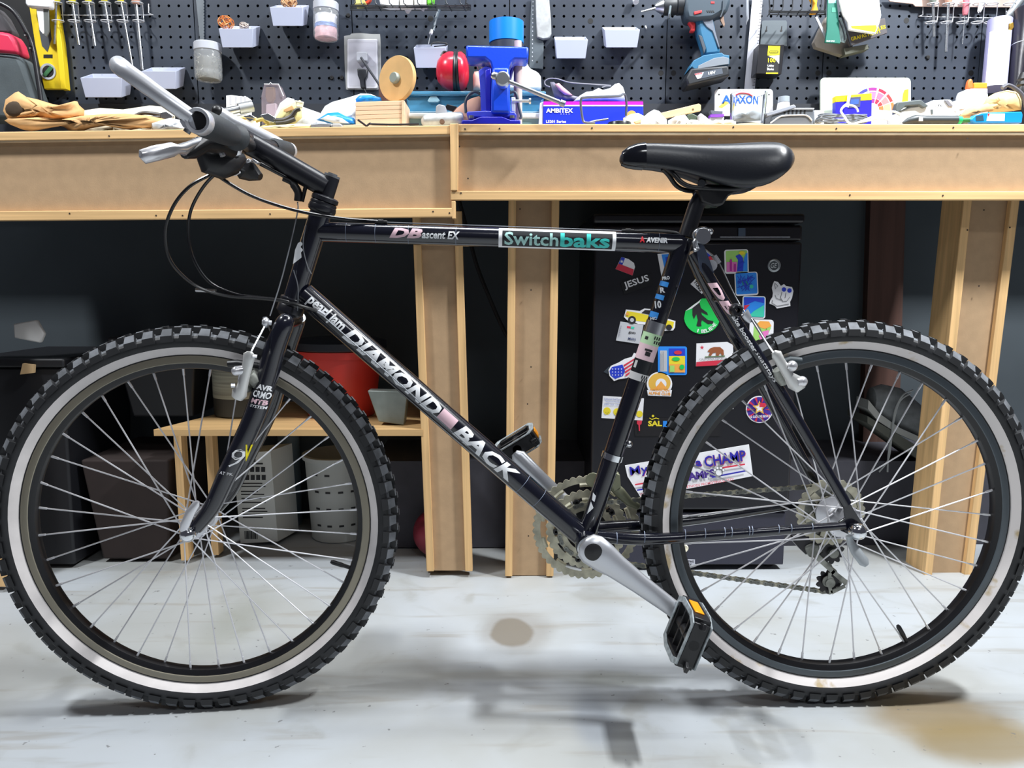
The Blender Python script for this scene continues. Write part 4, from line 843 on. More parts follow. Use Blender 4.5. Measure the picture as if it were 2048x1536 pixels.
# ================================================================ THINGS HUNG ON THE PEGBOARD
def pb(poly, Y, th, m): q = B(); q.pp(poly, Y, th); q.mat(m); q.m = [m]; q.i = [0]*len(q.i); return q
def part(name, par, poly, Y, th, m, bevel=0):
    q = B(); q.pp(poly, Y, th); return q.build(name, m, par, bevel=bevel)
def words(par, s, cx, cy, w, h, Y, m, ang=0, bold=.02, shear=0, name='print'):
    q = B(); flat_text(q, s, cx, cy, w, h, Y, ang, bold, shear); return q.build(name, m, par)
def wire(b, pts, r, n=6, k=3, sm=True): b.tube(spl([P(*p) for p in pts], k) if sm and len(pts) > 2 else [P(*p) for p in pts], r, n)
def rect(x0, y0, x1, y1): return [(x0, y0), (x1, y0), (x1, y1), (x0, y1)]
def peg_bin(label, x0, x1, y0, y1):
    Yf = YP-.062; a, c, e, f = P(x0, y0, Yf), P(x1, y0, Yf), P(x0, y1, Yf+.005), P(x1, y1, Yf+.005); w = c.x-a.x; k = w*.06
    t = thing('peg_bin', label, 'bin', ((a.x+c.x)/2, YP, e.z), 'grey bins clipped to the pegboard')
    zt = a.z+.024; zb2 = e.z+.018
    O = [(a.x, Yf, a.z), (c.x, Yf, a.z), (c.x, YP-.003, zt), (a.x, YP-.003, zt), (a.x+k, Yf+.006, e.z), (c.x-k, Yf+.006, e.z), (c.x-k, YP-.010, zb2), (a.x+k, YP-.010, zb2)]; u = .0025
    I = [(a.x+u, Yf+u, a.z), (c.x-u, Yf+u, a.z), (c.x-u, YP-.0055, zt), (a.x+u, YP-.0055, zt), (a.x+k+u, Yf+.009, e.z+u), (c.x-k-u, Yf+.009, e.z+u), (c.x-k-u, YP-.013, zb2+u), (a.x+k+u, YP-.013, zb2+u)]
    b = B(); b.add(O+I, [(0, 1, 5, 4), (1, 2, 6, 5), (2, 3, 7, 6), (3, 0, 4, 7), (4, 5, 6, 7), (8, 12, 13, 9), (9, 13, 14, 10), (10, 14, 15, 11), (11, 15, 12, 8), (12, 15, 14, 13), (0, 8, 9, 1), (1, 9, 10, 2), (2, 10, 11, 3), (3, 11, 8, 0)], False)
    b.build('tray', BINM, t, bevel=.0012)
    for s in (.25, .75): q = B(); x = a.x+w*s; q.tube([(x, YP-.006, zt-.004), (x, YP-.001, zt-.002), (x, YP+.006, zt-.002)], .0016, 6); q.build('hook', BINM, t)
    return t, (a.x, c.x, a.z, Yf)
peg_bin('empty grey bin low on the pegboard, right of the yellow level', 160, 243, 155, 195)
peg_bin('empty grey bin behind the silver bar end of the bicycle', 282, 352, 142, 178)
t3, g3 = peg_bin('grey bin heaped with orange copper wire', 437, 506, 57, 95)
t4, g4 = peg_bin('grey bin with a tan coil, beside the jar of red and blue bits', 539, 606, 14, 52)
t5, g5 = peg_bin('grey bin with a black clip in it above the red ear defenders', 827, 892, 95, 136)
peg_bin('empty grey bin right of the grey rasp', 1110, 1176, 79, 117)
peg_bin('empty grey bin left of the cordless drill, highest of its pair', 1209, 1280, 59, 95)
rnd = random.Random(3)
def tangle(name, label, cat, c, R, r, m, n, sq=(1, .7, .7)):
    b = B()
    for j in range(n):
        ax = V((rnd.uniform(-1, 1), rnd.uniform(-.6, .6), rnd.uniform(-1, 1))).normalized(); u = ax.orthogonal().normalized(); w = ax.cross(u); rr = R*rnd.uniform(.55, 1)
        b.tube([c+V(((u*cos(a)+w*sin(a)).x*rr*sq[0], (u*cos(a)+w*sin(a)).y*rr*sq[1], (u*cos(a)+w*sin(a)).z*rr*sq[2])) for a in [2*pi*i/14 for i in range(14)]], r, 5, closed=True)
    return one(name, label, cat, b, m)
tangle('copper_wire', 'coil of bright orange copper wire in a grey pegboard bin', 'wire', P(452, 45, YP-.035), .021, .0009, mt('copper', (240, 150, 80), .35, .4), 9, (1, .7, .85))
tangle('twine_bundle', 'pale bundle of twine beside the copper wire in the same bin', 'twine', P(488, 52, YP-.035), .013, .0010, mt('twine_pale', (214, 200, 190), .8), 9)
tangle('twine_bundle', 'tan coil of twine in the topmost grey bin', 'twine', P(578, 5, YP-.035), .024, .0014, mt('twine_tan', (222, 176, 130), .8), 12, (1, .7, .6))
b = B(); wire(b, ((862, 92, YP-.05), (868, 85, YP-.05), (890, 86, YP-.04), (894, 90, YP-.04), (868, 93, YP-.045)), .0014); one('wire_clip', 'black wire clip lying in the bin above the ear defenders', 'clip', b, BLKP)
b = B(); b.mat(mt('tool_blue_grey', (80, 92, 104), .4)); wire(b, ((880, 15, YP-.02), (872, 38, YP-.022), (866, 62, YP-.03)), .0042, 8); b.mat(WHITE); b.cyl(P(864, 60, YP-.03), P(861, 68, YP-.032), .0045, 10); b.mat(STEEL); wire(b, ((861, 68, YP-.032), (857, 88, YP-.04)), .0011, 6, 2, False)
one('marking_pen', 'grey blue pen with white collar and needle tip hanging into a bin', 'pen', b)
GL = mt('jar_clear', (232, 236, 240), .08, alpha=.26, spec=.8); LIDG = mt('jar_lid_grey', (186, 190, 200), .5)
def jar(label, x0, x1, y0, y1, lid, cont, tilt=0):
    Yc = YP-.040; k = K((y0+y1)/2, Yc); R = (x1-x0)/2*k; a = P((x0+x1)/2, y1, Yc); z1 = P((x0+x1)/2, y0, Yc).z; h = z1-a.z; zl = h-lid*k
    t = thing('storage_jar', label, 'jar', (a.x, Yc, a.z), 'clear jars hung on the pegboard'); ax = V((tilt, 0, 1)).normalized()
    b = B(); b.lathe([(1e-5, 0), (R*.88, 0), (R*.98, h*.06), (R, h*.2), (R*.97, h*.24), (R, h*.28), (R, zl-.006), (R*.92, zl)], a, ax, 28); b.build('glass', GL, t)
    b = B(); b.lathe([(R*.9, zl-.001), (R*1.0, zl), (R*1.0, h-.002), (R*.94, h), (1e-5, h)], a, ax, 28); b.build('lid', LIDG, t)
    b = B(); b.tube([a+ax*(zl+.004)+V((0, R*.9, 0)), (a+ax*(zl+.004)+V((0, R+.004, 0))), V((a.x+ax.x*zl, YP+.006, a.z+zl+.004))], .002, 6); b.build('hook', STEEL, t)
    cont(t, a, R*.93, zl*.86, ax); return t
def nails_in(t, a, R, h, ax):
    b = B()
    for j in range(150):
        th, rr, zz = rnd.uniform(0, 2*pi), R*sqrt(rnd.uniform(.4, .9)), rnd.uniform(.03, .95)*h; c = a+ax*zz+V((rr*cos(th), rr*sin(th), 0)); d = V((rnd.uniform(-1, 1), rnd.uniform(-.4, .4), rnd.uniform(-1, 1))).normalized()*rnd.uniform(.003, .0055)
        b.bar(c-d, c+d, .0016, .0012)
    o = b.build('screws', mt('screws_grey', (150, 150, 140), .4, .5, nv=.3, ns=(90, 90, 90)), t); o['kind'] = 'stuff'
    b = B(); b.lathe([(1e-5, .003), (R*.8, .003), (R*.8, h*.9), (1e-5, h*.9)], a, ax, 16); o = b.build('fill', mt('fill_grey', (96, 96, 90), .7), t)
def bits_in(t, a, R, h, ax):
    for m, z0, z1 in ((mt('bits_pink', (226, 176, 184), .6, nv=.25, ns=(60, 60, 60)), .04, .45), (mt('bits_blue', (120, 150, 214), .6, nv=.3, ns=(60, 60, 60)), .45, .6), (mt('bits_white', (226, 226, 236), .5, nv=.2, ns=(60, 60, 60)), .6, .96)):
        b = B(); n = 18; rings = []
        for j in range(5):
            zz = h*(z0+(z1-z0)*j/4); rings.append([a+ax*zz+V((R*cos(2*pi*i/n), R*sin(2*pi*i/n), 0))*rnd.uniform(.86, .97) for i in range(n)])
        b.loft(rings); b.build('contents', m, t)
jar('clear jar of nails and screws under the saw blade', 391, 444, 87, 161, 15, nails_in, .02)
jar('clear jar of red, white and blue bits beside the tan coil bin', 627, 677, 5, 79, 15, bits_in, .03)
# saw blade at the left
t = thing('hacksaw_blade', 'narrow toothed saw blade hanging above the jar of nails', 'saw', P(400, 90, YP-.006))
pl = [(391, -10), (407, -10)]+[(408.5-(j % 2)*1.6+.006*j, j*3-8) for j in range(32)]+[(403, 90), (401, 90)]
part('blade', t, pl, YP-.005, .0012, mt('saw_steel_dark', (120, 126, 132), .4, .7, nv=.2, ns=(30, 30, 8)))
# wire racks and screwdrivers
WIRM = mt('wire_white', (214, 216, 222), .35, .4)
def rack(label, xs, x0, x1, ybar, yr0, yr1, dx, dy=0):
    t = thing('tool_rack', label, 'rack', P((x0+x1)/2, yr1, YP), 'wire screwdriver racks')
    b = B(); wire(b, [(x0, ybar-22, YP-.004), (x0, ybar-4, YP-.006), (x0+4, ybar, YP-.006), (x1-4, ybar+dy, YP-.006), (x1, ybar-4+dy, YP-.006), (x1, ybar-22, YP-.004)], .0013, 6, 3); b.build('cross_wire', WIRM, t)
    for j, x in enumerate(xs):
        k = K(yr0, YP-.03)
        for yr, xo in ((yr0, 0), (yr1, dx)):
            q = B(); c = P(x+xo, yr, YP-.028); q.tube([c+V((11*k*cos(a), .012*sin(a), .0008*sin(a))) for a in [2*pi*i/18 for i in range(18)]], .0013, 6, closed=True); q.build('ring', WIRM, t)
        q = B(); wire(q, [(x+11, yr0, YP-.02), (x+11+dx*.6, ybar+4, YP-.008), (x+11+dx, yr1, YP-.02)], .0012); q.build('prong', WIRM, t)
    return t
rack('white wire rack of yellow handled screwdrivers beside the yellow level', (113, 145, 177, 210, 242, 274), 114, 297, 30, 6, 42, 3)
rack('white wire rack of mixed tools at the right end of the pegboard', (1866, 1897, 1928, 1958, 1984, 2019), 1846, 2012, 33, 8, 45, -4, 3)
SHAFT = mt('driver_shaft', (196, 200, 206), .25, .9); YH = mt('handle_yellow', (214, 206, 60), .3)
def driver(label, hx, hy, tx, ty, r, hm, blade=None, hr=.0095, hlen=.06, Y=YP-.028, cat='screwdriver'):
    a, c = P(hx, hy, Y), P(tx, ty, Y); u = (a-c).normalized(); t = thing('screwdriver', label, cat, c, None)
    b = B(); b.tube([c, a+u*.01], r, 10)
    if blade: b.bar(c, c+u*.018, blade, .0018, (0, 1, 0)); b.bar(c+u*.018, c+u*.03, blade, .0018, (0, 1, 0), r*2)
    b.build('shaft', SHAFT if cat == 'screwdriver' else STEEL, t)
    b = B(); b.lathe([(1e-5, 0), (hr*.7, .0), (hr, .010), (hr*.9, .02), (hr, .03), (hr, hlen-.01), (hr*.6, hlen), (1e-5, hlen)], a, u, 12); b.build('handle', hm, t)
driver('screwdriver with plain shaft in the first ring, in front of the yellow level', 113, 4, 109, 88, .0026, YH)
driver('screwdriver with cross tip in the second ring of the left rack', 145, 6, 158, 90, .0030, YH)
driver('screwdriver with a wide flat silver blade in the left rack', 177, 4, 190, 92, .0030, YH, .0090)
driver('stubby screwdriver with the shortest shaft in the left rack', 209, 3, 219, 63, .0028, YH)
driver('screwdriver with a long thin shaft in the left rack', 242, 4, 265, 133, .0026, YH)
driver('tall thick driver with a tan handle at the end of the left rack', 272, 8, 285, 140, .0040, mt('handle_tan', (196, 150, 130), .4), hr=.0105)
driver('short steel punch with twin shanks in the right rack', 1866, 6, 1868, 74, .0036, mt('handle_greygreen', (120, 128, 120), .4))
driver('tan wooden rod hanging long in the right rack', 1897, 6, 1892, 104, .0036, mt('handle_tan', (196, 150, 130)))
driver('screwdriver with a pink handle and thin bit in the right rack', 1930, 30, 1925, 88, .0011, mt('handle_pink', (196, 110, 122), .4), hr=.0075, hlen=.05)
driver('white handled short bit in the right rack', 1958, 24, 1957, 27, .002, WHITE, hr=.006, hlen=.04)
driver('thick grey socket driver at the end of the right rack', 2015, 34, 2012, 38, .005, mt('handle_grey', (150, 156, 160), .35, .5), hr=.0095, hlen=.07)
b = B(); b.pp([(1772, -8), (1780, 3), (1826, 8), (1831, 13), (2032, 15), (2040, -8)], YP-.012, .003); one('hand_saw', 'broad steel saw blade lying along the top above the right rack', 'saw', b, mt('saw_pinkish', (204, 178, 168), .35, .3, nv=.2, ns=(9, 9, 9)), bevel=.0008)
# yellow level and the tool in front of it
YL = mt('level_yellow', (236, 206, 36), .45)
t = thing('spirit_level', 'yellow plastic spirit level hanging by the tool bag', 'level', P(95, 178, YP))
part('frame', t, [(55, -8), (102, -8), (118, 80), (131, 178), (88, 178), (70, 90)], YP-.018, .012, YL, .0015)
part('edge_rail', t, [(104, 0), (109, 0), (123, 85), (132, 178), (121, 178), (114, 100)], YP-.026, .02, YL, .001)
part('grip_slot', t, [(76, 4), (97, 4), (101, 60), (103, 78), (95, 104), (84, 92), (78, 60)], YP-.0186, .0008, mt('slot_grey', (74, 78, 84), .5))
part('window', t, rect(87, 109, 105, 116), YP-.0186, .0008, BLK)
q = B(); c = P(96, 143, YP-.019); k = K(143, YP-.019); q.lathe([(11.5*k, 0), (15.5*k, -.001), (16*k, .003)], c, (0, 1, 0), 28); q.build('vial_ring', LIDG, t)
part('vial_window', t, circ(96, 143, 11.5, 24), YP-.0188, .001, BLK)
part('vial', t, turn(rect(91, 131, 99, 155), .7, 96, 143), YP-.0215, .003, mt('vial_green', (70, 120, 84), .2), .001)
t = thing('chisel', 'white handled chisel hanging in front of the yellow level', 'chisel', P(82, 70, YP-.04))
part('handle', t, [(50, -8), (101, -8), (101, 14), (96, 16), (54, 13), (50, 6)], YP-.052, .02, WHITE, .004)
part('blade', t, [(72, 14), (86, 14), (88, 66), (86, 68), (79, 60)], YP-.044, .004, WHITE, .0006)
part('blade_back', t, [(86, 15), (97, 15), (98, 62), (93, 74), (88, 70)], YP-.043, .004, mt('blade_grey', (120, 124, 122), .4, .4), .0006)
# tool bag
t = thing('tool_bag', 'dark grey canvas tool bag with a red band at the left end', 'bag', P(30, 215, .63))
CAN = mt('canvas_grey_green', (72, 80, 84), .85, nv=.2, ns=(12, 12, 12), bump=.15, bs=300)
part('body', t, [(-90, 100), (0, 105), (38, 110), (48, 130), (66, 180), (80, 216), (80, 240), (-90, 240)], .64, .06, CAN, .012)
part('band', t, [(-90, 60), (0, 62), (20, 66), (30, 82), (38, 108), (0, 106), (-90, 104)], .645, .05, mt('bag_red', (214, 48, 84), .5), .008)
part('top_flap', t, [(-90, 2), (-30, 8), (-10, 14), (4, 30), (22, 64), (16, 68), (-90, 62)], .655, .04, mt('flap_dark', (74, 72, 76), .8), .01)
q = B(); wire(q, ((-30, -4, .645), (4, 8, .645), (30, 26, .645), (55, 68, .645), (66, 100, .645), (76, 160, .645), (84, 216, .645)), .0055, 10, 5); q.build('piping', mt('piping_black', (34, 34, 38), .35), t)
for px, py in ((51, 68), (61, 94)): q = B(); c = P(px, py, .636); q.lathe([(.0016, 0), (.0042, -.001), (.005, .002)], c, (0, 1, 0), 14); q.build('eyelet', BLKP, t)
q = B(); wire(q, ((-10, 107, .638), (20, 109, .638), (38, 112, .638)), .0022, 6); q.build('seam', BLKP, t)
# wall outlet
t = thing('wall_outlet', 'white wall outlet in a ragged cut-out of the pegboard', 'outlet', P(726, 178, YP))
part('surround', t, [(688, 72), (700, 70), (703, 67), (720, 66), (742, 68), (760, 68), (761, 80), (763, 178), (750, 180), (692, 179), (689, 120)], YP-.0012, .001, mt('plaster_grey', (170, 172, 172), .9))
part('plate', t, rrect(694, 78, 755, 177, 3), YP-.007, .006, mt('plate_white', (222, 222, 232), .4), .0015)
part('recess', t, rrect(698, 84, 752, 172, 3), YP-.0074, .0006, mt('plate_inner', (206, 206, 218), .4))
t = thing('power_plug', 'grey plug in the upper socket with its cord running down right', 'plug', P(722, 120, YP-.01))
part('plug', t, rrect(712, 103, 735, 123, 4), YP-.030, .022, mt('plug_grey', (170, 172, 182), .4), .003)
q = B(); wire(q, ((722, 115, YP-.032), (735, 135, YP-.035), (752, 160, YP-.035), (762, 176, YP-.035), (768, 190, YP-.045)), .0030, 8, 4); q.build('cord', mt('cord_dark', (56, 58, 66), .4), t)
t = thing('power_plug', 'flat black plug in the lower socket of the outlet', 'plug', P(726, 176, YP-.01))
part('plug', t, [(714, 136), (735, 138), (734, 152), (730, 160), (731, 176), (721, 176), (719, 160), (715, 150)], YP-.024, .016, mt('plug_black', (40, 42, 48), .4), .003)
q = B(); wire(q, ((726, 175, YP-.02), (731, 184, YP-.02), (735, 192, YP-.02)), .0020); q.build('cord', BLKP, t)
# wire baskets
BW = mt('basket_wire', (70, 72, 76), .35, .6)
def basket(label, x0, x1, yb, bars, slant, rails):
    t = thing('wire_basket', label, 'basket', P((x0+x1)/2, yb, YP), 'wire baskets hung on the pegboard')
    for j in range(bars):
        x = x0+(x1-x0)*(j+.5)/bars; q = B(); wire(q, [(x, -30, YP-.10), (x, yb-16, YP-.10), (x+slant*.4, yb-9, YP-.095), (x+slant, yb+3, YP-.03)], .0014, 6, 3); q.build('bar', BW, t)
    for dy, Y in rails:
        q = B(); wire(q, [(x0, -30, Y), (x0+3, yb-14+dy, Y), (x0+9, yb-8+dy, Y), (x1-9, yb-8+dy, Y), (x1-3, yb-14+dy, Y), (x1, -30, Y)], .0015, 6, 3); q.build('rail', BW, t)
    for y in (-6,):
        q = B(); wire(q, [(x0, y, YP-.10), (x1, y, YP-.10)], .0014, 6, 2, False); q.build('rail', BW, t)
    return t
basket('black wire basket holding small white packets above the outlet', 708, 934, 19, 8, 12, ((0, YP-.10), (3, YP-.075), (6, YP-.04), (9, YP-.015)))
basket('black wire basket with a yellow tool beside the green sandpaper', 1537, 1652, 30, 6, -12, ((0, YP-.10), (3, YP-.075), (7, YP-.04)))
for poly, m, lab, cat in (([(757, -10), (797, -10), (797, 12), (776, 12), (760, 8)], WHITE, 'white packet in the wire basket, beside a red and yellow roll', 'packet'), ([(799, -10), (826, -10), (826, 11), (799, 12)], mt('packet_ivory', (232, 230, 222), .6), 'ivory packet in the wire basket between two white ones', 'packet'), ([(828, -10), (853, -10), (853, 10), (828, 11)], mt('packet_grey', (206, 204, 200), .6), 'greyish packet in the wire basket, next to the green one', 'packet'), ([(854, -10), (868, -10), (866, 4), (858, 9), (854, 8)], mt('packet_green', (110, 206, 60), .5), 'small bright green packet in the wire basket', 'packet'), ([(709, -10), (724, -10), (732, 7), (709, 9)], mt('packet_yellow', (224, 214, 130), .5), 'yellow paper tab at the end of the wire basket', 'paper')):
    b = B(); b.pp(poly, YP-.085, .03); one('packet', lab, cat, b, m, bevel=.002)
b = B(); c = P(732, -3, YP-.06); b.lathe([(.007, -.010), (.0125, -.010), (.0125, .010), (.007, .010)], c, (0, 1, .2), 20, closed=True); one('tape_roll', 'red and white roll in the wire basket above the outlet', 'roll', b, mt('roll_red', (206, 70, 50), .5))
b = B(); b.pp([(806, 13), (826, 15), (818, 27), (814, 28), (810, 22)], YP-.06, .001); b.pp([(836, 15), (850, 15), (848, 23), (845, 22)], YP-.06, .001); one('paper_scrap', 'torn white paper sticking out under the wire basket', 'paper', b, WHITE)
b = B(); b.pp([(1622, -8), (1636, -8), (1634, 10), (1638, 24), (1624, 25), (1630, 8)], YP-.07, .02); one('snip_tool', 'yellow handled cutter standing in the right wire basket', 'cutter', b, mt('cutter_amber', (236, 168, 40), .45), bevel=.002)
# rasp
t = thing('rasp', 'grey steel rasp with pale handle hanging behind the vise', 'rasp', P(1075, 138, YP-.01))
part('blade', t, [(1063, -8), (1072, -8), (1074, 74), (1087, 78), (1087, 130), (1086, 138), (1058, 136), (1060, 60)], YP-.012, .006, mt('rasp_dark', (92, 100, 106), .45, .4, nv=.2, ns=(30, 30, 30)), .001)
part('handle', t, [(1071, -8), (1098, -8), (1102, 40), (1103, 68), (1098, 76), (1086, 78), (1074, 74), (1072, 40)], YP-.020, .014, mt('handle_cast_grey', (166, 168, 168), .6, nv=.15, ns=(60, 60, 60)), .002)
part('hang_hole', t, circ(1074, 124, 2.2, 12), YP-.0123, .0003, BLK)
for j in range(15): q = B(); c = P(1066-.1*j, 4+j*8.4, YP-.0122); q.ball(c, (.0012, .0008, .0022), 6, 4); q.build('tooth', LIDG, t)
# cordless drill
TB = mt('drill_teal', (44, 104, 140), .45); TD = mt('drill_grey', (72, 82, 92), .5, nv=.08); DB_ = mt('drill_dark', (34, 38, 44), .5); RDT = mt('drill_red', (222, 58, 62), .45)
t = thing('cordless_drill', 'teal and grey cordless drill with red trigger hanging on the pegboard', 'drill', P(1420, 171, YP-.04))
q = B(); q.cyl(P(1282.5, 23.5, YP-.055), P(1314, 16, YP-.055), .0016, 8, .0032); q.build('bit', STEEL, t)
u = (P(1371, 12, YP-.055)-P(1314, 16, YP-.055)).normalized(); a = P(1310, 14.5, YP-.055)
q = B(); q.lathe([(1e-5, 0), (.008, .0), (.0165, .014), (.019, .019), (1e-5, .02)], a, u, 24); q.build('chuck_jaw', STEEL, t)
q = B(); q.lathe([(.014, .019), (.0205, .020), (.0215, .05), (.020, .052), (.0225, .054), (.0225, .074), (1e-5, .075)], a, u, 24); q.build('chuck', DB_, t)
part('motor_housing', t, [(1371, -16), (1463, -16), (1461, 6), (1455, 25), (1443, 27), (1426, 37), (1393, 40), (1374, 38), (1370, 20)], YP-.082, .055, mt('drill_housing', (58, 72, 84), .5), .008)
part('handle', t, [(1391, 32), (1427, 30), (1433, 64), (1443, 106), (1430, 110), (1408, 112), (1407, 99), (1397, 69)], YP-.072, .036, TB, .008)
part('grip_pad', t, [(1404, 36), (1424, 32), (1430, 60), (1440, 96), (1437, 94), (1425, 62), (1414, 54), (1408, 46)], YP-.0745, .006, mt('grip_slate', (108, 116, 130), .7, bump=.2, bs=400), .001)
part('grip_pad', t, [(1397, 69), (1404, 72), (1412, 96), (1408, 108), (1406, 98)], YP-.0735, .006, mt('grip_dark', (66, 74, 84), .7), .001)
part('base', t, [(1408, 110), (1444, 105), (1448, 109), (1459, 110), (1459, 129), (1391, 141), (1384, 134), (1378, 139), (1387, 121)], YP-.085, .06, TB, .005)
part('base_panel', t, [(1397, 131), (1428, 116), (1447, 113), (1458, 116), (1458, 128), (1395, 138)], YP-.087, .01, mt('panel_grey', (122, 130, 140), .5), .001)
part('battery', t, [(1382, 136), (1457, 130), (1461, 151), (1376, 172), (1372, 157)], YP-.088, .068, DB_, .005)
part('battery_label', t, [(1388, 147), (1444, 136), (1446, 147), (1394, 159)], YP-.0885, .001, mt('label_slate', (84, 92, 104), .4))
part('battery_label', t, [(1389, 148), (1408, 144), (1402, 156), (1395, 158)], YP-.0889, .001, mt('label_pale', (206, 200, 206), .4))
words(t, '18V', 1424, 145.5, 15, 6, YP-.0890, WHITE, -.19, .03); words(t, 'BOSCH', 1397, 147.5, 14, 3, YP-.0892, RDT, -.19, .03)
part('trigger', t, [(1373, 40), (1385, 40), (1392, 46), (1391, 62), (1381, 62), (1384, 53), (1379, 45)], YP-.064, .02, RDT, .003)
part('switch', t, [(1388, 23), (1404, 20), (1404, 25), (1389, 29)], YP-.0845, .004, RDT, .001)
part('logo_block', t, rect(1422, 3, 1429, 7), YP-.0828, .001, RDT)
for j in range(4): part('vent', t, [(1413+j*4, 21), (1415+j*4, 21), (1417+j*4, 25), (1415+j*4, 25)], YP-.0826, .0006, BLK)
q = B(); wire(q, ((1447, 0, YP-.084), (1446, 20, YP-.086), (1441, 34, YP-.086)), .0016); q.build('belt_hook', TD, t)
part('belt_clip', t, [(1441, 30), (1446, 28), (1450, 48), (1448, 55), (1440, 40)], YP-.05, .004, mt('clip_tan', (160, 130, 112), .5), .001)
q = B(); wire(q, ((1337, 34, YP-.004), (1337, 38, YP-.03), (1338, 34, YP-.085), (1341, 12, YP-.087)), .0030, 8, 3); one('peg_hook', 'grey peg hook holding the cordless drill', 'hook', q, mt('hook_grey', (120, 132, 138), .4, .3))
b = B(); wire(b, ((1270, -4, YP-.01), (1272, 4, YP-.02)), .0075, 12, 2, False); one('screw_eye', 'round white screw eye above the drill bit', 'hook', b, WHITE)
b = B(); wire(b, ((1291, 52, YP+.002), (1293, 57, YP-.012)), .0018, 8, 2, False); one('peg_hook', 'tiny white peg beside the grey bin left of the drill', 'hook', b, WHITE)
# ruler, scriber
t = thing('steel_ruler', 'long steel ruler hanging between the drill and the blade box', 'ruler', P(1505, 180, YP-.006))
part('blade', t, [(1505, -8), (1526, -8), (1509, 186), (1488, 186)], YP-.009, .0015, mt('ruler_steel', (206, 208, 220), .42, .4))
for j in range(30):
    y = 2+j*6; xr = 1525.2-17*y/186; part('tick', t, [(xr-(5 if j % 4 == 0 else 3), y), (xr, y), (xr, y+.8), (xr-(5 if j % 4 == 0 else 3), y+.8)], YP-.0093, .0003, INK)
b = B(); b.mat(mt('scriber_grey', (180, 186, 196), .35, .5)); b.tube([P(1494, -8, YP-.02), P(1495, 38, YP-.02), P(1493, 44, YP-.02), P(1492.5, 50, YP-.02)], [.0036, .0036, .0016, .0004], 10); one('scriber', 'thin silver scriber hanging beside the steel ruler', 'scriber', b)
# blade box
t = thing('blade_dispenser', 'black and yellow utility blade box on a grey metal hanger', 'box', P(1540, 155, YP-.03))
part('hanger_plate', t, [(1524, 43), (1527, 41), (1572, 41), (1574, 44), (1574, 92), (1520, 92)], YP-.006, .0012, mt('hanger_grey', (92, 100, 106), .45, .4), .0004)
for x in (1532, 1562): part('keyhole', t, [(x+1, 52), (x+2.5, 52), (x+2, 59), (x+3, 62), (x, 64), (x-2, 62), (x, 58)], YP-.0064, .0004, BLK)
k = YP-.05
part('box_body', t, [(1518, 88), (1569, 89), (1563, 148), (1512, 147)], k, .046, mt('box_black', (22, 22, 28), .35), .0012)
part('box_label', t, [(1537, 91), (1561, 92), (1556, 147), (1532, 147)], k-.0004, .0004, BLK)
part('box_label', t, [(1536.5, 91.5), (1560.5, 92), (1559, 110), (1535, 111)], k-.0008, .0004, YEL); part('box_label', t, [(1537, 112), (1559, 110.5), (1558, 128), (1552, 120), (1546, 116)], k-.0008, .0004, WHITE)
part('box_label', t, [(1532.3, 145), (1556, 145), (1556, 147.5), (1532, 147.5)], k-.0008, .0004, YEL)
part('brand_bar', t, rrect(1538.5, 101, 1557, 106.5, 2), k-.0012, .0003, mt('olive_print', (120, 118, 20), .5)); words(t, 'STANLEY', 1547.5, 103.8, 15, 2.6, k-.0016, YEL)
words(t, '100', 1543.5, 120.5, 15, 8.5, k-.0012, YEL, .0, .02); words(t, 'Utility', 1541.5, 132, 13, 5.5, k-.0012, WHITE, 0, .02); words(t, 'Blades', 1541, 138, 13, 5, k-.0012, WHITE, 0, .01)
# sandpaper packs
b = B(); b.pp([(1628, 84), (1640, 58), (1654, 32), (1672, 44), (1706, 92), (1688, 112), (1632, 94)], YP-.03, .018); one('sandpaper_pack', 'grey brown pack of sandpaper sheets, rearmost on the hook', 'pack', b, mt('abrasive_brown', (134, 128, 122), .8, nv=.12, ns=(20, 20, 20)), bevel=.001)
b = B(); b.pp([(1688, 96), (1736, 88), (1738, 98), (1690, 110)], YP-.045, .03); one('sandpaper_pack', 'greenish grey block of sandpaper folded at the bottom of the hook', 'pack', b, mt('abrasive_green', (96, 98, 88), .8), bevel=.001)
t = thing('sandpaper_pack', 'black pack of sandpaper printed with yellow words', 'pack', P(1740, 90, YP-.05))
part('packet', t, [(1690, 70), (1704, 50), (1770, 36), (1775, 66), (1700, 92)], YP-.055, .006, mt('packet_dark', (84, 80, 84), .6), .001)
words(t, 'STAPLES', 1752, 58, 40, 7, YP-.0555, YEL, -.25, .02); words(t, 'GRAPAS HEAVY', 1732, 70, 62, 7.5, YP-.0555, YEL, -.27, .02)
t = thing('sandpaper_pack', 'narrow dark green package hanging beside the white pad', 'package', P(1668, 87, YP-.05))
part('package', t, [(1656, -8), (1672, -8), (1677, 30), (1681, 87), (1650, 85), (1654, 60)], YP-.062, .006, mt('package_green', (24, 112, 96), .5), .001)
part('panel', t, [(1656, -8), (1671, -8), (1672, 6), (1657, 7)], YP-.0625, .0005, mt('panel_aqua', (140, 214, 214), .5)); part('window', t, rect(1664, 15, 1672, 25), YP-.0625, .0005, mt('window_green', (70, 150, 130), .5)); words(t, 'BRAD NAILS', 1661, 82, 16, 3, YP-.0625, WHITE)
part('film', t, [(1662, 58), (1670, 64), (1676, 82), (1690, 86), (1694, 74), (1684, 40), (1678, 34)], YP-.060, .002, mt('film_grey', (150, 168, 170), .2, nv=.3, ns=(60, 60, 60)))
t = thing('paper_pad', 'white pad with a yellow lower edge, frontmost of the hanging packs', 'pad', P(1720, 66, YP-.06))
part('sheet', t, [(1678, -8), (1758, -8), (1763, 30), (1760, 44), (1752, 68), (1698, 60), (1696, 44), (1686, 30)], YP-.074, .008, mt('pad_white', (244, 248, 250), .5), .002)
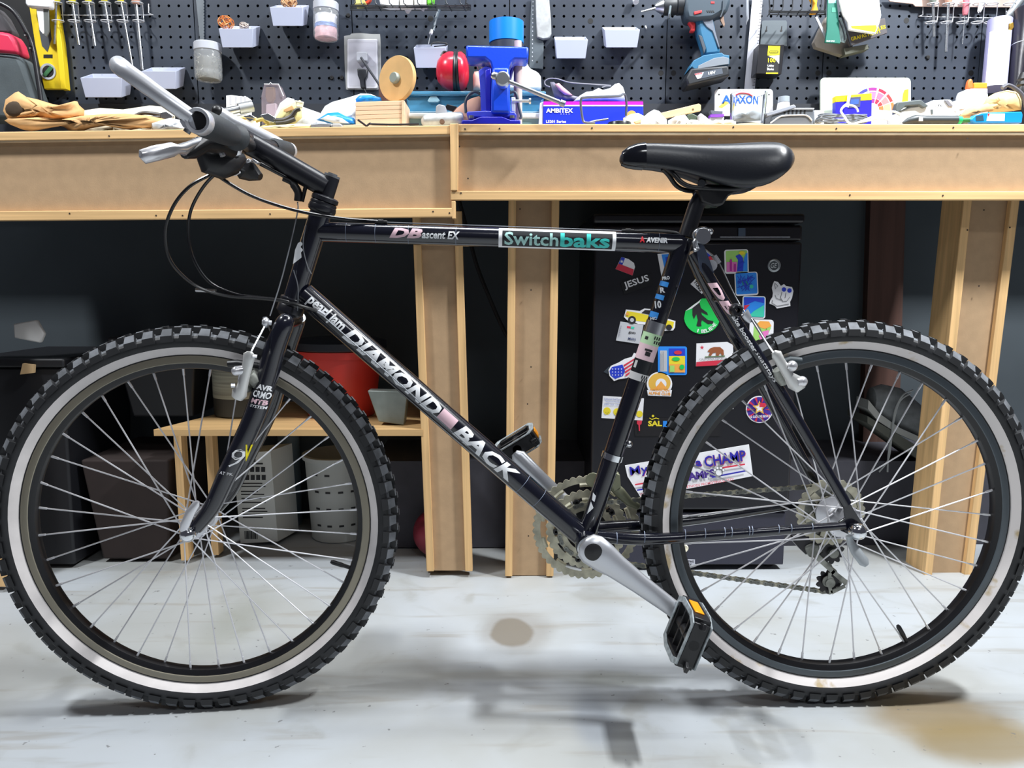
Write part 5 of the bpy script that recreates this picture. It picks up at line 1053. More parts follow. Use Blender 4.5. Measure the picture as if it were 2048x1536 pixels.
part('stripe', t, [(1702, 52), (1752, 50), (1754, 56), (1750, 64), (1704, 56)], YP-.0746, .0006, YEL)
b = B(); b.bar(P(1632, 34, YP-.05), P(1655, 82, YP-.05), .006, .003); one('metal_strip', 'slim grey metal strip slanting beside the green package', 'strip', b, ALU)
b = B(); wire(b, ((1680, 24, YP-.068), (1690, 50, YP-.068), (1702, 92, YP-.068)), .0022, 6); wire(b, ((1678, 40, YP-.066), (1686, 60, YP-.066), (1690, 80, YP-.066)), .0016, 6); one('allen_key', 'bent dark hex keys tucked behind the white pad', 'keys', b, mt('key_dark', (50, 52, 58), .4, .5))
# roll and black cylinder at the far right
t = thing('paper_tube', 'pale lavender rolled tube standing at the right end of the bench', 'tube', P(1985, 190, .70))
a, c = P(1988, 178, .715), P(2000, 41, .735)
q = B(); u = (c-a); q.lathe([(1e-5, 0), (.0275, 0), (.0275, u.length), (.0245, u.length), (.0245, u.length-.02)], a, u, 28); q.build('roll', mt('roll_lavender', (158, 158, 200), .5), t)
q = B(); q.lathe([(.0278, .0), (.0278, u.length*.80)], a, u, 14, a0=2.6, a1=4.6); q.build('label_sheet', WHITE, t)
t = thing('black_canister', 'tall black canister with a gold clasp at the right edge', 'canister', P(2040, 190, .68))
a, c = P(2046, 186, .70), P(2058, 22, .72); u = c-a
q = B(); q.lathe([(1e-5, 0), (.034, 0), (.034, u.length), (.030, u.length+.006), (1e-5, u.length+.006)], a, u, 28); q.build('can_body', mt('canister_black', (26, 24, 34), .25), t)
q = B(); q.lathe([(.0343, u.length*.58), (.0352, u.length*.585), (.0343, u.length*.59)], a, u, 28); q.build('seam', LIDG, t)
part('clasp', t, [(2020, 46), (2027, 44), (2028, 54), (2024, 60), (2019, 58)], .655, .006, mt('brass', (214, 170, 80), .3, .8), .001)
# ================================================================ THINGS ON THE WORKBENCHES
def PJ(p):
    d = V(p)-V((0, CY, CH)); z = d.y*cos(PIT)-d.z*sin(PIT); y = d.z*cos(PIT)+d.y*sin(PIT); return 1024+F*d.x/z, 768-F*y/z
_aL, _cL, _R = P(-90, 264, .474), P(903, 250.5, .474), P(1400, 248, .474).z
def bz(px, Y):
    x = P(px, 240, Y).x
    if px < 902: return _aL.z+(_cL.z-_aL.z)*(x-_aL.x)/(_cL.x-_aL.x)+.0002
    return _R+.0002
def by(px, Y): z = bz(px, Y); return PJ((P(px, 240, Y).x, Y, z))[1]
def sit(poly, Y): return [(x, by(x, Y) if y is None else min(y, by(x, Y))) for x, y in poly]
def spart(name, par, poly, Y, th, m, bevel=0): return part(name, par, sit(poly, Y), Y, th, m, bevel)
def sone(name, label, cat, poly, Y, th, m, bevel=0, group=None):
    b = B(); b.pp(sit(poly, Y), Y, th); return one(name, label, cat, b, m, group, bevel=bevel)
def soft(poly, Y, d, wob=.0, seed=1, sub=2):         # a limp rounded form: outline at mid depth, swelling to front and back
    poly = sit(poly, Y+d/2); r = random.Random(seed); pts = []
    for k in range(len(poly)):
        a, c = poly[k], poly[(k+1) % len(poly)]; n = max(1, int(((a[0]-c[0])**2+(a[1]-c[1])**2)**.5/9)); pts += [(a[0]+(c[0]-a[0])*j/n, a[1]+(c[1]-a[1])*j/n) for j in range(n)]
    cx = sum(p[0] for p in pts)/len(pts); cy = sum(p[1] for p in pts)/len(pts); b = B(); rings = []
    ph = [r.uniform(0, 6) for _ in range(3)]
    for s, y in ((.25, .95), (.6, .98), (.86, .86), (.97, .66), (1, .5), (.97, .33), (.86, .14), (.6, .03), (.28, 0)):
        rg = []
        for j, (x, yy) in enumerate(pts):
            w = wob*(sin(j*1.3+ph[0])+sin(j*.6+ph[1])+sin(j*2.3+ph[2]))*min(1, 2*(1-s)+.15)
            px, py = cx+(x-cx)*s, cy+(yy-cy)*s; rg.append(P(px, min(py, by(px, Y+d*y)) if True else py, Y+d*y+w))
        rings.append(rg)
    b.loft(rings); b.ang = 3.2; return b
def sthing(name, label, cat, px, Y, group=None): return thing(name, label, cat, (P(px, 240, Y).x, Y, bz(px, Y)), group)
LEA = mt('leather_tan', (216, 170, 116), .8, nv=.14, ns=(14, 14, 14), bump=.3, bs=60)
CREAM = mt('cloth_cream', (240, 232, 206), .85, nv=.06, ns=(10, 10, 10), bump=.3, bs=30)
CLOTH = mt('cloth_white', (222, 226, 230), .85, bump=.4, bs=28)
DKM = mt('dark_handle', (62, 58, 58), .5)
# gloves and cloths at the left
t = sthing('leather_glove', 'tan leather work glove with its dark cuff open, lying on another glove', 'glove', 80, .52)
b = soft([(6, 222), (11, 199), (30, 185), (37, 183), (53, 194), (76, 199), (105, 208), (127, 212), (141, 208), (149, 202), (155, 203), (158, 210), (169, 220), (168, 231), (149, 238), (112, 240), (70, 236), (16, 240)], .50, .07, .003, 3); b.build('glove_body', LEA, t)
b = soft(circ(30, 218, 20, 14, 16), .497, .02, 0, 2); b.build('cuff_opening', mt('cuff_dark', (66, 52, 38), .9), t)
b = B(); wire(b, ((54, 203, .503), (62, 212, .499), (76, 222, .502)), .0028); b.build('crease', mt('leather_crease', (120, 76, 40), .9), t)
b = soft([(9, 241), (16, 237), (70, 234), (112, 240), (160, 232), (205, 228), (250, 227), (300, 232), (325, 237), (339, 244), (320, 251), (302, 258), (285, 256), (262, 260), (240, 257), (215, 251), (180, 257), (165, 263), (140, 263), (128, 254), (105, 249), (75, 258), (62, 263), (44, 259), (20, 249)], .478, .085, .003, 8)
one('leather_glove', 'flat tan leather glove under the one with the open cuff', 'glove', b, LEA)
b = soft([(160, 222), (200, 216), (246, 219), (300, 211), (322, 213), (350, 232), (352, None), (160, None)], .58, .10, .003, 5); one('cloth', 'cream cloth spread behind the leather gloves', 'cloth', b, CREAM)
b = soft([(300, 246), (340, 236), (372, 242), (380, 258), (350, 261), (305, 260)], .48, .05, .002, 6); one('cloth', 'white rag at the bench edge under the silver bar end', 'rag', b, CLOTH)
def pliers(label, pts1, pts2, head, Y, hm, r=.0042):
    t = sthing('pliers', label, 'pliers', pts1[0][0], Y)
    for pts in (pts1, pts2): q = B(); wire(q, [(x, min(y, by(x, Y)-3.6), Y) for x, y in pts], r, 8, 4); q.build('handle', hm, t)
    spart('jaw', t, head, Y-.004, .010, STEEL, .001); return t
pliers('pliers with a dark curved handle on the cream cloth', ((268, 233), (285, 226), (305, 227), (322, 230)), ((270, 238), (290, 236), (322, 234)), [(320, 226), (332, 222), (346, 232), (340, 240), (322, 237)], .55, DKM)
pliers('pliers with yellow grips lying left of the clear plastic case', ((512, 242), (524, 239), (533, 245), (540, 250)), ((470, 240), (490, 236), (512, 238)), [(486, 232), (500, 228), (512, 236), (500, 244)], .52, mt('grip_yellow', (226, 200, 110), .5))
pliers('pliers with a dark handle bent upward on the yellow glove', ((548, 240), (566, 240), (582, 233), (592, 221), (600, 218)), ((552, 246), (572, 244), (590, 238)), [(520, 230), (536, 226), (552, 236), (548, 246), (530, 240)], .51, DKM, .0050)
b = B(); b.pp(sit([(452, 191), (462, 190), (495, 194), (496, None), (453, None)], .62), .62, .03); t = one('small_carton', 'small white ribbed carton behind the steel socket extension', 'carton', b, WHITE, bevel=.001)
b = B()
for x in (459, 470, 480, 488): part('rib', t, sit(rect(x, 192, x+4, 209), .6195), .6195, .0006, mt('rib_grey', (206, 206, 212), .5))
t = sthing('socket_bar', 'brushed steel socket extension lying over the white rags', 'socket', 470, .55)
q = B(); a, c = P(440, 226, .53), P(478, 218, .55); q.cyl(a, c, .0085, 18); q.build('shank', STEEL, t); q = B(); u = (c-a).normalized(); q.cyl(c, c+u*.0315, .0125, 20); q.build('socket', mt('steel_brushed', (176, 178, 180), .4, .8), t)
b = soft([(440, 236), (470, 231), (500, 228), (520, 240), (520, None), (440, None)], .53, .07, .003, 9); one('glove', 'cream work glove under the steel socket extension', 'glove', b, CREAM)
t = sthing('clear_case', 'clear pointed plastic case standing on the bench with brown tool inside', 'case', 545, .66)
spart('shell', t, [(528, 168), (557, 168), (567, 192), (563, None), (524, None), (522, 192)], .655, .03, mt('case_clear', (176, 160, 168), .15, alpha=.35), .002)
part('insert', t, [(531, 174), (548, 174), (549, 195), (543, 206), (534, 204), (530, 192)], .665, .012, mt('insert_brown', (120, 96, 74), .6), .002)
spart('insert_pale', t, [(532, 208), (552, 206), (556, None), (530, None)], .666, .012, mt('insert_mauve', (210, 190, 200), .4), .002)
q = B(); wire(q, [(528, 168, .652), (538, 168, .652), (541, 165, .652), (544, 168, .652), (557, 168, .652), (567, 192, .652)], .0010, 6, 2, False); q.build('edge', WHITE, t)
b = soft([(548, 234), (560, 206), (575, 195), (588, 198), (594, 210), (606, 214), (640, 226), (640, None), (548, None)], .56, .10, .002, 11); one('cloth', 'white cloth heaped behind the bent dark pliers handle', 'cloth', b, CLOTH)
b = soft([(562, 218), (576, 210), (592, 203), (600, 200), (606, 206), (604, 216), (604, 236), (590, 248), (560, 254), (520, 258), (516, 254), (545, 246)], .515, .045, .002, 12); one('work_glove', 'yellow work glove with a tan patch beneath the bent pliers', 'glove', b, mt('glove_yellow', (238, 226, 160), .85, nv=.1, ns=(20, 20, 20)))
b = B(); b.pp([(566, 220), (584, 211), (588, 218), (572, 224)], .512, .004); one('glove_patch', 'brown leather scrap on the yellow work glove', 'leather', b, LEA)
b = B(); b.tube([P(592, 203, .50), P(606, 206, .50), P(604, 214, .50), P(594, 212, .50)], .003, 8, closed=True); one('rubber_ring', 'pale yellow ring standing against the white cloth', 'ring', b, CREAM)
b = soft([(505, 256), (540, 251), (600, 247), (625, 250), (622, 257), (520, 258)], .478, .03, .001, 14); one('yellow_rag', 'thin yellow rag along the left bench edge', 'rag', b, mt('rag_yellow', (240, 230, 176), .85))
t = sthing('utility_knife', 'grey metal utility knife lying at the bench edge below the blue bag', 'knife', 650, .485)
spart('body', t, [(622, 247), (640, 246), (664, 247), (664, None), (620, None)], .484, .014, mt('knife_grey', (150, 154, 160), .4, .5, nv=.2, ns=(60, 60, 60)), .002)
spart('nose', t, [(664, 247), (680, 247), (685, 250), (684, None), (664, None)], .486, .01, mt('knife_pale', (196, 198, 200), .4, .4), .002)
part('screw', t, circ(661, 254, 2, 10), .4835, .0006, BLK)
# blue and white plastic bag
t = sthing('plastic_bag', 'white and blue plastic bag slumped beside the wooden box', 'bag', 690, .56)
b = soft([(650, 212), (664, 204), (700, 194), (722, 187), (742, 188), (760, 196), (764, 206), (764, None), (600, None), (610, 234), (640, 228)], .58, .13, .003, 15); b.build('bag_body', mt('bag_white', (246, 250, 252), .35, bump=.3, bs=25), t)
BB_ = mt('bag_blue', (30, 140, 228), .35, bump=.3, bs=25)
b = soft([(711, 198), (718, 191), (740, 190), (762, 195), (765, 206), (712, 206)], .577, .02, .001, 16); b.build('bag_print', BB_, t)
b = soft([(632, 240), (655, 226), (676, 224), (692, 232), (708, 236), (716, 248), (700, 249), (660, 247)], .53, .05, .002, 17); b.build('bag_print', BB_, t)
b = soft([(640, 238), (656, 230), (684, 236), (700, 247), (668, 247)], .525, .02, .001, 18); b.build('bag_fold', mt('bag_white', (246, 250, 252)), t)
# wooden box and disc
t = sthing('wooden_box', 'small pale wooden box with slatted face in front of the blue bag', 'box', 757, .54)
pine = mt('pine_pale', (226, 194, 160), .6, nv=.1, ns=(2.5, 60, 70))
for j in range(5): y0 = 205+j*8.6; spart('slat', t, [(711, y0), (803, y0-3), (803, y0+5), (711, y0+8) if j < 4 else (711, None)] if j < 4 else [(711, y0), (803, y0-3), (803, None), (712, None)], .535, .012, pine, .0006)
spart('end_board', t, [(803, 200), (809, 201), (809, None), (803, None)], .532, .09, pine, .001)
spart('back_board', t, [(712, 204), (803, 201), (803, None), (712, None)], .548, .075, pine)
t = sthing('sanding_disc', 'round tan wooden disc with a grey hub leaning on the wooden box', 'disc', 795, .56)
c = P(795, 158, .565); k = K(158, .565); n_ = V((-.50, -.85, .03)).normalized()
q = B(); q.lathe([(1e-5, -.006), (43*k, -.006), (44*k, -.004), (44*k, .004), (43*k, .006), (1e-5, .006)], c, n_, 48); q.build('disc', mt('disc_tan', (216, 172, 112), .6, nv=.1, ns=(16, 16, 16)), t)
q = B(); q.lathe([(1e-5, .016), (.0105, .016), (.0125, .013), (.0125, .006)], c, n_, 24); q.build('hub', mt('hub_grey', (146, 154, 146), .5, .3), t)
spart('stand', t, [(757, 166), (768, 176), (782, 196), (790, 206), (790, None), (762, None), (757, 190)], .60, .03, mt('stand_brown', (92, 62, 54), .6), .003)
t = sthing('hex_wrench', 'black bent hex wrench lying at the left bench edge', 'wrench', 760, .482)
q = B(); wire(q, [(716, 240, .484), (726, 247, .482), (733, 251.5, .481), (740, 247, .484), (746, 248.5, .48), (790, 249.4, .48), (838, 248.2, .484)], .0022, 8, 5); q.build('wrench', mt('wrench_black', (50, 50, 58), .35, .5), t)
b = B(); b.pp(sit([(686, 250), (775, 247), (775, 253), (686, None)], .50), .50, .02); one('pine_offcut', 'flat pine offcut on the bench behind the hex wrench', 'wood', b, pine, bevel=.001)
# blue container
t = sthing('storage_container', 'translucent blue storage box behind the vise', 'container', 950, .66)
CB_ = mt('container_blue', (64, 124, 158), .25, spec=.6, nv=.12, ns=(5, 5, 5))
spart('body', t, [(812, 190), (1088, 190), (1082, None), (820, None)], .66, .10, CB_, .006)
spart('lid', t, [(808, 182), (1092, 182), (1092, 191), (808, 191)], .652, .115, CB_, .003)
spart('latch', t, [(861, 192), (873, 192), (880, 201), (876, 204), (857, 204), (855, 201)], .655, .006, mt('latch_pale', (150, 190, 208), .3), .001)
part('ridge', t, rect(816, 223, 1086, 224.5), .657, .004, mt('ridge_pale', (190, 212, 222), .3))
t = sthing('clear_tray', 'clear lidded tray in front of the blue storage box', 'tray', 950, .62)
spart('tray_body', t, [(818, 235), (1086, 235), (1086, None), (818, None)], .615, .04, mt('tray_teal', (150, 190, 196), .3, alpha=.6), .002)
spart('rim', t, [(813, 225), (1094, 225), (1096, 236), (812, 236)], .608, .05, mt('tray_rim', (226, 236, 240), .3), .004)
t = sthing('caulk_tube', 'grey metal tube with a brown cap plug lying left of the vise', 'tube', 880, .52)
q = B(); a, c = P(848, 243, .54), P(918, 238, .54); u = (c-a).normalized(); q.lathe([(1e-5, -.006), (.005, -.006), (.013, .0), (.0155, .004), (.0155, .085), (.012, .09), (1e-5, .09)], a, u, 24); q.build('tube_body', mt('tube_grey', (196, 200, 200), .4, .4, nv=.15, ns=(60, 60, 60)), t)
q = B(); cc = P(884, 243, .523); q.lathe([(1e-5, -.003), (.005, -.003), (.006, .003)], cc, (0, 1, 0), 16); q.build('cap_plug', mt('plug_brown', (110, 84, 66), .5), t)
b = B(); b.pp(sit([(872, 212), (878, 208), (890, 211), (896, 226), (892, None), (868, None)], .575), .575, .02); one('plastic_scrap', 'white plastic funnel end behind the grey tube', 'funnel', b, CLOTH, bevel=.002)
b = B(); b.slab([P(888, 216, .58), P(894, 208, .58), P(914, 213, .58), P(906, 222, .58)], (0, .012, 0)); one('sanding_block', 'small black block tilted on the funnel', 'block', b, BLKP, bevel=.001)
b = soft([(898, 232), (906, 222), (924, 208), (942, 197), (958, 192), (966, 200), (966, None), (900, None)], .60, .05, .001, 21); one('tan_glove', 'pinkish tan glove lying behind the left of the vise', 'glove', b, mt('glove_pinktan', (206, 160, 140), .8))
# vise
VB = mt('vise_blue', (20, 72, 216), .34, coat=.2, bump=.06, bs=160); VD = mt('vise_deep_blue', (24, 26, 164), .35)
t = sthing('bench_vise', 'bright blue bench vise with a steel screw and slanting handle bar', 'vise', 985, .50)
spart('jaw', t, [(931, 91), (936, 90), (1057, 93), (1057, 110), (1056, 119), (1030, 118), (1022, 124), (1018, 134), (1019, 160), (983, 160), (984, 136), (980, 124), (970, 116), (933, 116)], .50, .055, VB, .004)
spart('jaw_back', t, [(933, 92), (1054, 95), (1054, 121), (1030, 121), (1020, 160), (976, 160), (972, 122), (936, 120)], .560, .05, VD, .003)
spart('body', t, [(984, 134), (1019, 134), (1020, 200), (1021, 226), (982, 226), (982, 190)], .478, .05, VB, .006)
spart('slide', t, [(957, 140), (972, 132), (984, 136), (984, 226), (962, 226), (960, 170)], .51, .06, mt('vise_edge_blue', (62, 74, 206), .35), .002)
spart('guide', t, [(970, 140), (982, 136), (982, 226), (972, 226)], .500, .02, VD, .002)
spart('swivel', t, [(934, 223), (970, 221), (1030, 224), (1034, 231), (1030, 234), (938, 234), (933, 229)], .490, .10, mt('vise_edge_blue', (62, 74, 206)), .002)
spart('base', t, [(924, 240), (944, 240), (962, 233), (1004, 233), (1022, 240), (1041, 240), (1041, None), (922, None)], .478, .12, VD, .002)
for x in (943, 1024): q = B(); c = P(x, 237, .484); q.cyl(c, c+V((0, 0, .006)), .006, 6); q.build('base_bolt', STEEL, t)
q = B(); c = P(1005.5, 160, .44); q.lathe([(1e-5, -.014), (.0125, -.014), (.0155, -.011), (.0155, .010), (.011, .014), (.011, .05)], c, (0, 1, 0), 28); q.build('screw_head', STEEL, t)
q = B(); a, c = P(990, 152, .438), P(1128, 208, .425); u = (c-a).normalized(); q.cyl(a, c, .0046, 14); q.lathe([(1e-5, -.008), (.006, -.007), (.0085, -.002), (.0085, .004), (.005, .008)], a, u, 16); q.lathe([(.0046, -.010), (.007, -.008), (.007, .002), (1e-5, .003)], c, u, 16); q.build('handle_bar', STEEL, t)
q = B(); q.cyl(P(1024, 202, .50), P(1060, 202, .50), .0032, 10); q.cyl(P(1058, 202, .50), P(1062, 202, .50), .0065, 12); q.build('lock_handle', STEEL, t); spart('lock_block', t, [(1022, 194), (1031, 194), (1031, 224), (1022, 224)], .50, .02, mt('lock_white', (214, 220, 226), .4, .3), .002)
for pts in (((932, 226), (931, 205), (938, 190), (950, 184), (962, 188)), ((1018, 186), (1028, 184), (1034, 192), (1038, 215), (1042, 232), (1040, 238))):
    q = B(); wire(q, [(x, y, .585) for x, y in pts], .0034, 10, 5); one('rubber_hose', 'dark hose end curving out %s the vise' % ('left of' if pts[0][0] < 950 else 'right of'), 'hose', q, mt('hose_dark', (72, 80, 90), .4))
# tape rolls, jug, bottle, ear defenders
def roll(label, x0, x1, y0, y1, Y, m, z=None):
    a, c = P((x0+x1)/2, y1, Y), P((x0+x1)/2, y0, Y); R = (x1-x0)/2*K(y0, Y); z0 = a.z; h = c.z-z0
    b = B(); b.lathe([(R*.68, 0), (R, 0), (R, h), (R*.68, h)], (a.x, Y+R, z0), (0, 0, 1), 40, closed=True); return one('tape_roll', label, 'tape', b, m), R, z0
_, R_, z_ = roll('dark grey roll of tape under the blue roll', 979, 1047, 78, 95, .64, mt('tape_dark', (52, 58, 72), .35))
roll('bright blue roll of tape on top behind the vise', 977, 1048, 33, 76, .64, mt('tape_blue', (16, 130, 236), .35))
t = sthing('round_canister', 'grey canister under the tape rolls behind the vise', 'canister', 1012, .64)
a = P(1000, 96, .64); R = .030; zc0 = P(950, 182, .66).z+.0005; b = B(); b.lathe([(1e-5, 0), (R, 0), (R, z_-zc0-.001), (1e-5, z_-zc0-.001)], (P(1012, 96, .64).x-.012, .64+.056, zc0), (0, 0, 1), 32); b.build('can_body', mt('canister_slate', (70, 76, 88), .4), t)
b = B(); a = P(1036, 95, .60); b.cyl(a-V((0, 0, .02)), a+V((0, 0, .014)), .0085, 14); b.cyl(a-V((0, 0, .02)), V((a.x, a.y, bz(1036, .60))), .010, 14); one('cork_bottle', 'small bottle with a pale pinkish cap just above the vise jaw', 'bottle', b, mt('cap_pink', (206, 186, 180), .5))
t = thing('white_jug', 'white plastic jug with an orange label right of the vise', 'jug', P(1048, 181.5, .70))
part('jug_body', t, [(1014, 128), (1022, 116), (1055, 114), (1056, 133), (1066, 138), (1078, 143), (1082, 152), (1083, 172), (1080, 181.5), (1014, 181.5)], .672, .07, CLOTH, .010)
part('jug_label', t, [(1026, 122), (1052, 118), (1052, 132), (1040, 132)], .6712, .0006, ORANGE)
b = soft([(946, 150), (949, 143), (958, 142), (964, 150), (964, 181), (946, 181)], .672, .03, 0, 23); one('pink_bottle', 'pale pink bottle between the ear defenders and the vise', 'bottle', b, mt('bottle_pink', (222, 180, 170), .4))
b = B(); b.mat(mt('brush_bristle', (232, 214, 196), .7)); b.cyl(P(966, 136, .62), P(966, 130, .62), .005, 10); b.cyl(P(966, 136, .62), V((P(966, 136, .62).x, .62, bz(966, .62))), .004, 8); one('dowel', 'pale wooden dowel standing behind the vise jaw', 'dowel', b)
t = sthing('ear_defenders', 'red ear defenders with black cushions standing on the blue storage box', 'ear defenders', 905, .68)
EAR = mt('ear_red', (214, 34, 60), .28, coat=.3)
for x0, x1, s in ((908, 873, -1), (919, 938, 1)):
    c = P(x0, 143, .69); k = K(143, .69); L_ = abs(x1-x0)*k; q = B(); q.lathe([(37*k, 0), (36.5*k, L_*.3), (31*k, L_*.65), (20*k, L_*.92), (9*k, L_), (1e-5, L_)], c, (s, 0, 0.03), 28); q.build('cup', EAR, t)
for x in (909.5, 917.5): q = B(); c = P(x, 143, .69); k = K(143, .69); q.tube([c+V((0, 29*k*cos(a), 33*k*sin(a))) for a in [2*pi*j/28 for j in range(28)]], 5.6*k, 10, closed=True); q.build('cushion', mt('cushion_black', (36, 38, 44), .35), t)
q = B(); wire(q, ((882, 112, .69), (888, 104, .69), (894, 106, .69)), .0035); wire(q, ((914, 108, .69), (920, 102, .69), (928, 108, .69)), .0030); q.build('band', BLKP, t)
q = B(); wire(q, ((951, 118, .70), (954, 130, .70), (957, 140, .70)), .0012); one('wire_pin', 'thin bright wire between the ear defenders and the vise', 'wire', q, STEEL)
# glove box and what lies on it
t = sthing('glove_box', 'blue and magenta carton of disposable gloves printed in white', 'box', 1188, .60)
spart('carton', t, [(1087, 203), (1286, 203), (1288, None), (1085, None)], .60, .10, mt('glovebox_blue', (24, 52, 214), .4), .001)
part('stripe', t, [(1087, 203), (1286, 203), (1286.3, 210), (1086.8, 210)], .5994, .0005, mt('glovebox_magenta', (240, 30, 206), .4)); part('stripe', t, [(1086.8, 210), (1286.3, 210), (1286.4, 212.5), (1086.7, 212.5)], .5993, .0005, WHITE)
spart('side_panel', t, [(1080, 206), (1086.5, 203), (1085, None), (1076, None)], .602, .09, mt('side_pale', (214, 220, 240), .5))
words(t, 'AMBITEX', 1119, 221, 54, 9, .5992, WHITE, 0, .035); words(t, '. . . .', 1130, 228, 18, 1.6, .5992, WHITE, 0, .03); words(t, 'L5201 Series', 1112, 243, 40, 5.5, .5992, WHITE, 0, .03)
t = sthing('dust_mask', 'white dust mask with loops of strap lying on the carton of gloves', 'mask', 1200, .62)
zgl = P(1187, 203, .60).z
b = soft([(1146, 203), (1160, 191), (1172, 184), (1186, 182), (1197, 176), (1206, 180), (1222, 176), (1230, 168), (1238, 166), (1246, 174), (1250, 186), (1250, 203)], .61, .07, .001, 31); b.build('mask_body', CLOTH, t)
q = B(); wire(q, ((1100, 174, .63), (1091, 170, .63), (1090, 162, .63), (1100, 157, .63), (1116, 158, .63), (1140, 165, .63), (1180, 168, .63), (1222, 171, .63)), .0014, 6, 5); wire(q, ((1204, 175, .63), (1212, 172, .63), (1222, 172, .63)), .0012); q.build('strap', mt('strap_grey', (140, 140, 150), .5), t)
t = sthing('respirator', 'grey and pink half respirator tilted against the glove carton', 'respirator', 1130, .66)
b = soft([(1100, 164), (1108, 164), (1118, 174), (1132, 186), (1150, 192), (1160, 194), (1158, 203), (1110, 203), (1106, 186)], .66, .05, .001, 33); b.build('shell', mt('shell_greyviolet', (112, 110, 126), .5), t)
b = soft([(1110, 168), (1118, 166), (1124, 172), (1136, 182), (1146, 191), (1130, 191), (1116, 180)], .655, .02, 0, 34); b.build('pad', mt('pad_pink', (236, 178, 190), .5), t)
t = sthing('wire_stand', 'bent grey wire stand in front of the carton of gloves', 'stand', 1205, .54)
q = B(); wire(q, [(1190, 246, .52), (1172, 245, .52), (1166, 240, .52), (1162, 215, .52), (1162, 200, .52), (1168, 195, .52), (1205, 193.5, .53), (1238, 192, .54), (1246, 188, .545), (1251, 192, .55), (1253, 210, .55), (1252, 232, .55)], .0028, 8, 4); q.build('frame', mt('stand_wire', (108, 112, 124), .35, .5), t)
q = B(); wire(q, [(1176, 245.5, .52), (1190, 242, .53), (1216, 238, .545)], .0022, 8, 3); q.build('brace', mt('stand_wire', (108, 112, 124)), t)
b = B(); a = P(1242, 247, .52); R = 24*K(240, .53); b.lathe([(1e-5, 0), (R, 0), (R, .0155), (R*.96, .0172), (1e-5, .0172)], (a.x, .52+R, bz(1242, .55)), (0, 0, 1), 32); one('black_puck', 'low black round tin in front of the glove carton', 'tin', b, mt('puck_black', (26, 28, 32), .3))
b = B(); a = P(1263, 232, .58); b.lathe([(1e-5, -.004), (.0115, -.004), (.0115, .004), (1e-5, .004)], a, (.2, 1, 0), 24); one('tape_roll', 'small amber roll standing right of the black tin', 'tape', b, mt('roll_amber', (226, 170, 96), .4))
b = soft([(1246, 236), (1262, 228), (1276, 226), (1290, 233), (1300, 246), (1296, None), (1246, None)], .54, .04, .001, 36); one('tissue', 'crumpled tissue right of the black tin', 'tissue', b, CREAM)
b = soft([(1280, 240), (1296, 226), (1308, 219), (1318, 222), (1334, 238), (1338, None), (1278, None)], .50, .06, .002, 37); one('tissue', 'white tissue heaped below the wooden paint stirrer', 'tissue', b, CLOTH)
b = B(); b.slab([P(x, y, .515) for x, y in ((1268, 243), (1300, 231), (1398, 207), (1402, 210), (1402, 221), (1334, 236), (1272, 247))], (0, .010, 0)); t = one('wood_handle', 'pale wooden handle slanting up over the white tissue', 'handle', b, mt('handle_pale', (232, 198, 150), .55, nv=.08, ns=(4, 40, 40)), bevel=.001)
part('hole', t, circ(1386, 219, 2.2, 12), .5147, .0004, mt('hole_brown', (120, 90, 60), .7))
b = soft([(1336, 241), (1352, 232), (1370, 229), (1378, 240), (1376, None), (1336, None)], .50, .04, .002, 39); one('tissue', 'white tissue under the tip of the wooden handle', 'tissue', b, CLOTH)
b = B(); b.pp(sit([(1374, 230), (1384, 226), (1396, 232), (1394, None), (1378, None)], .56), .56, .02); one('spring_clip', 'small dark green clip right of the tissues', 'clip', b, mt('clip_green', (72, 86, 70), .5), bevel=.002)
b = B(); b.pp(sit([(1396, 232), (1402, 225), (1414, 234), (1420, 240), (1418, None), (1398, None)], .55), .55, .02); one('parts_bag', 'clear bag of grey parts beside the green clip', 'bag', b, mt('parts_grey', (190, 188, 190), .4, nv=.2, ns=(60, 60, 60)), bevel=.003)
b = B(); b.pp([(1421, 221), (1446, 222), (1445, 229), (1423, 229)], .62, .02); t = one('tape_dispenser', 'grey box with a purple label beside the drinking glass', 'dispenser', b, mt('box_slate', (92, 98, 106), .5), bevel=.001)
for v in (0,): spart('label', t, [(1421, 229), (1448, 228), (1448, 233), (1434, 234), (1421, 234)], .615, .02, mt('label_purple', (130, 60, 200), .5)); spart('foot', t, [(1421, 234), (1448, 234), (1448, None), (1421, None)], .62, .02, CLOTH)
for x0, sd in ((1374, 41), (1400, 42), (1424, 43), (1444, 44)):
    b = soft([(x0, 243), (x0+8, 239), (x0+20, 240), (x0+28, 244), (x0+28, None), (x0, None)], .485, .03, .002, sd); one('scrap_paper', 'pale crumpled scrap at the bench edge, %s' % {1374: 'below the green clip', 1400: 'below the clear parts bag', 1424: 'below the purple label', 1444: 'at the foot of the drinking glass'}[x0], 'scrap', b, mt('scrap_cream', (238, 238, 226), .7, nv=.12, ns=(40, 40, 40)))
b = B(); zz = _R+.0374; x0_, x1_ = P(1290, 218, .74).x, P(1326, 218, .74).x; b.tube([V((x0_, .738, zz)), V((x1_, .736, zz))], .0013, 6); b.tube([V((x0_, .746, zz)), V((x1_-.012, .750, zz))], .0013, 6); one('steel_rods', 'two thin steel rods lying at the back of the bench', 'rods', b, STEEL)
b = B(); xs_ = P(1296, 230, .745).x; b.box(((xs_+1.2)/2, .745, _R+.018), (1.2-xs_, .03, .036)); one('black_strip', 'long black plastic strip along the back of the right bench', 'strip', b, mt('strip_black', (30, 32, 38), .45), bevel=.002)
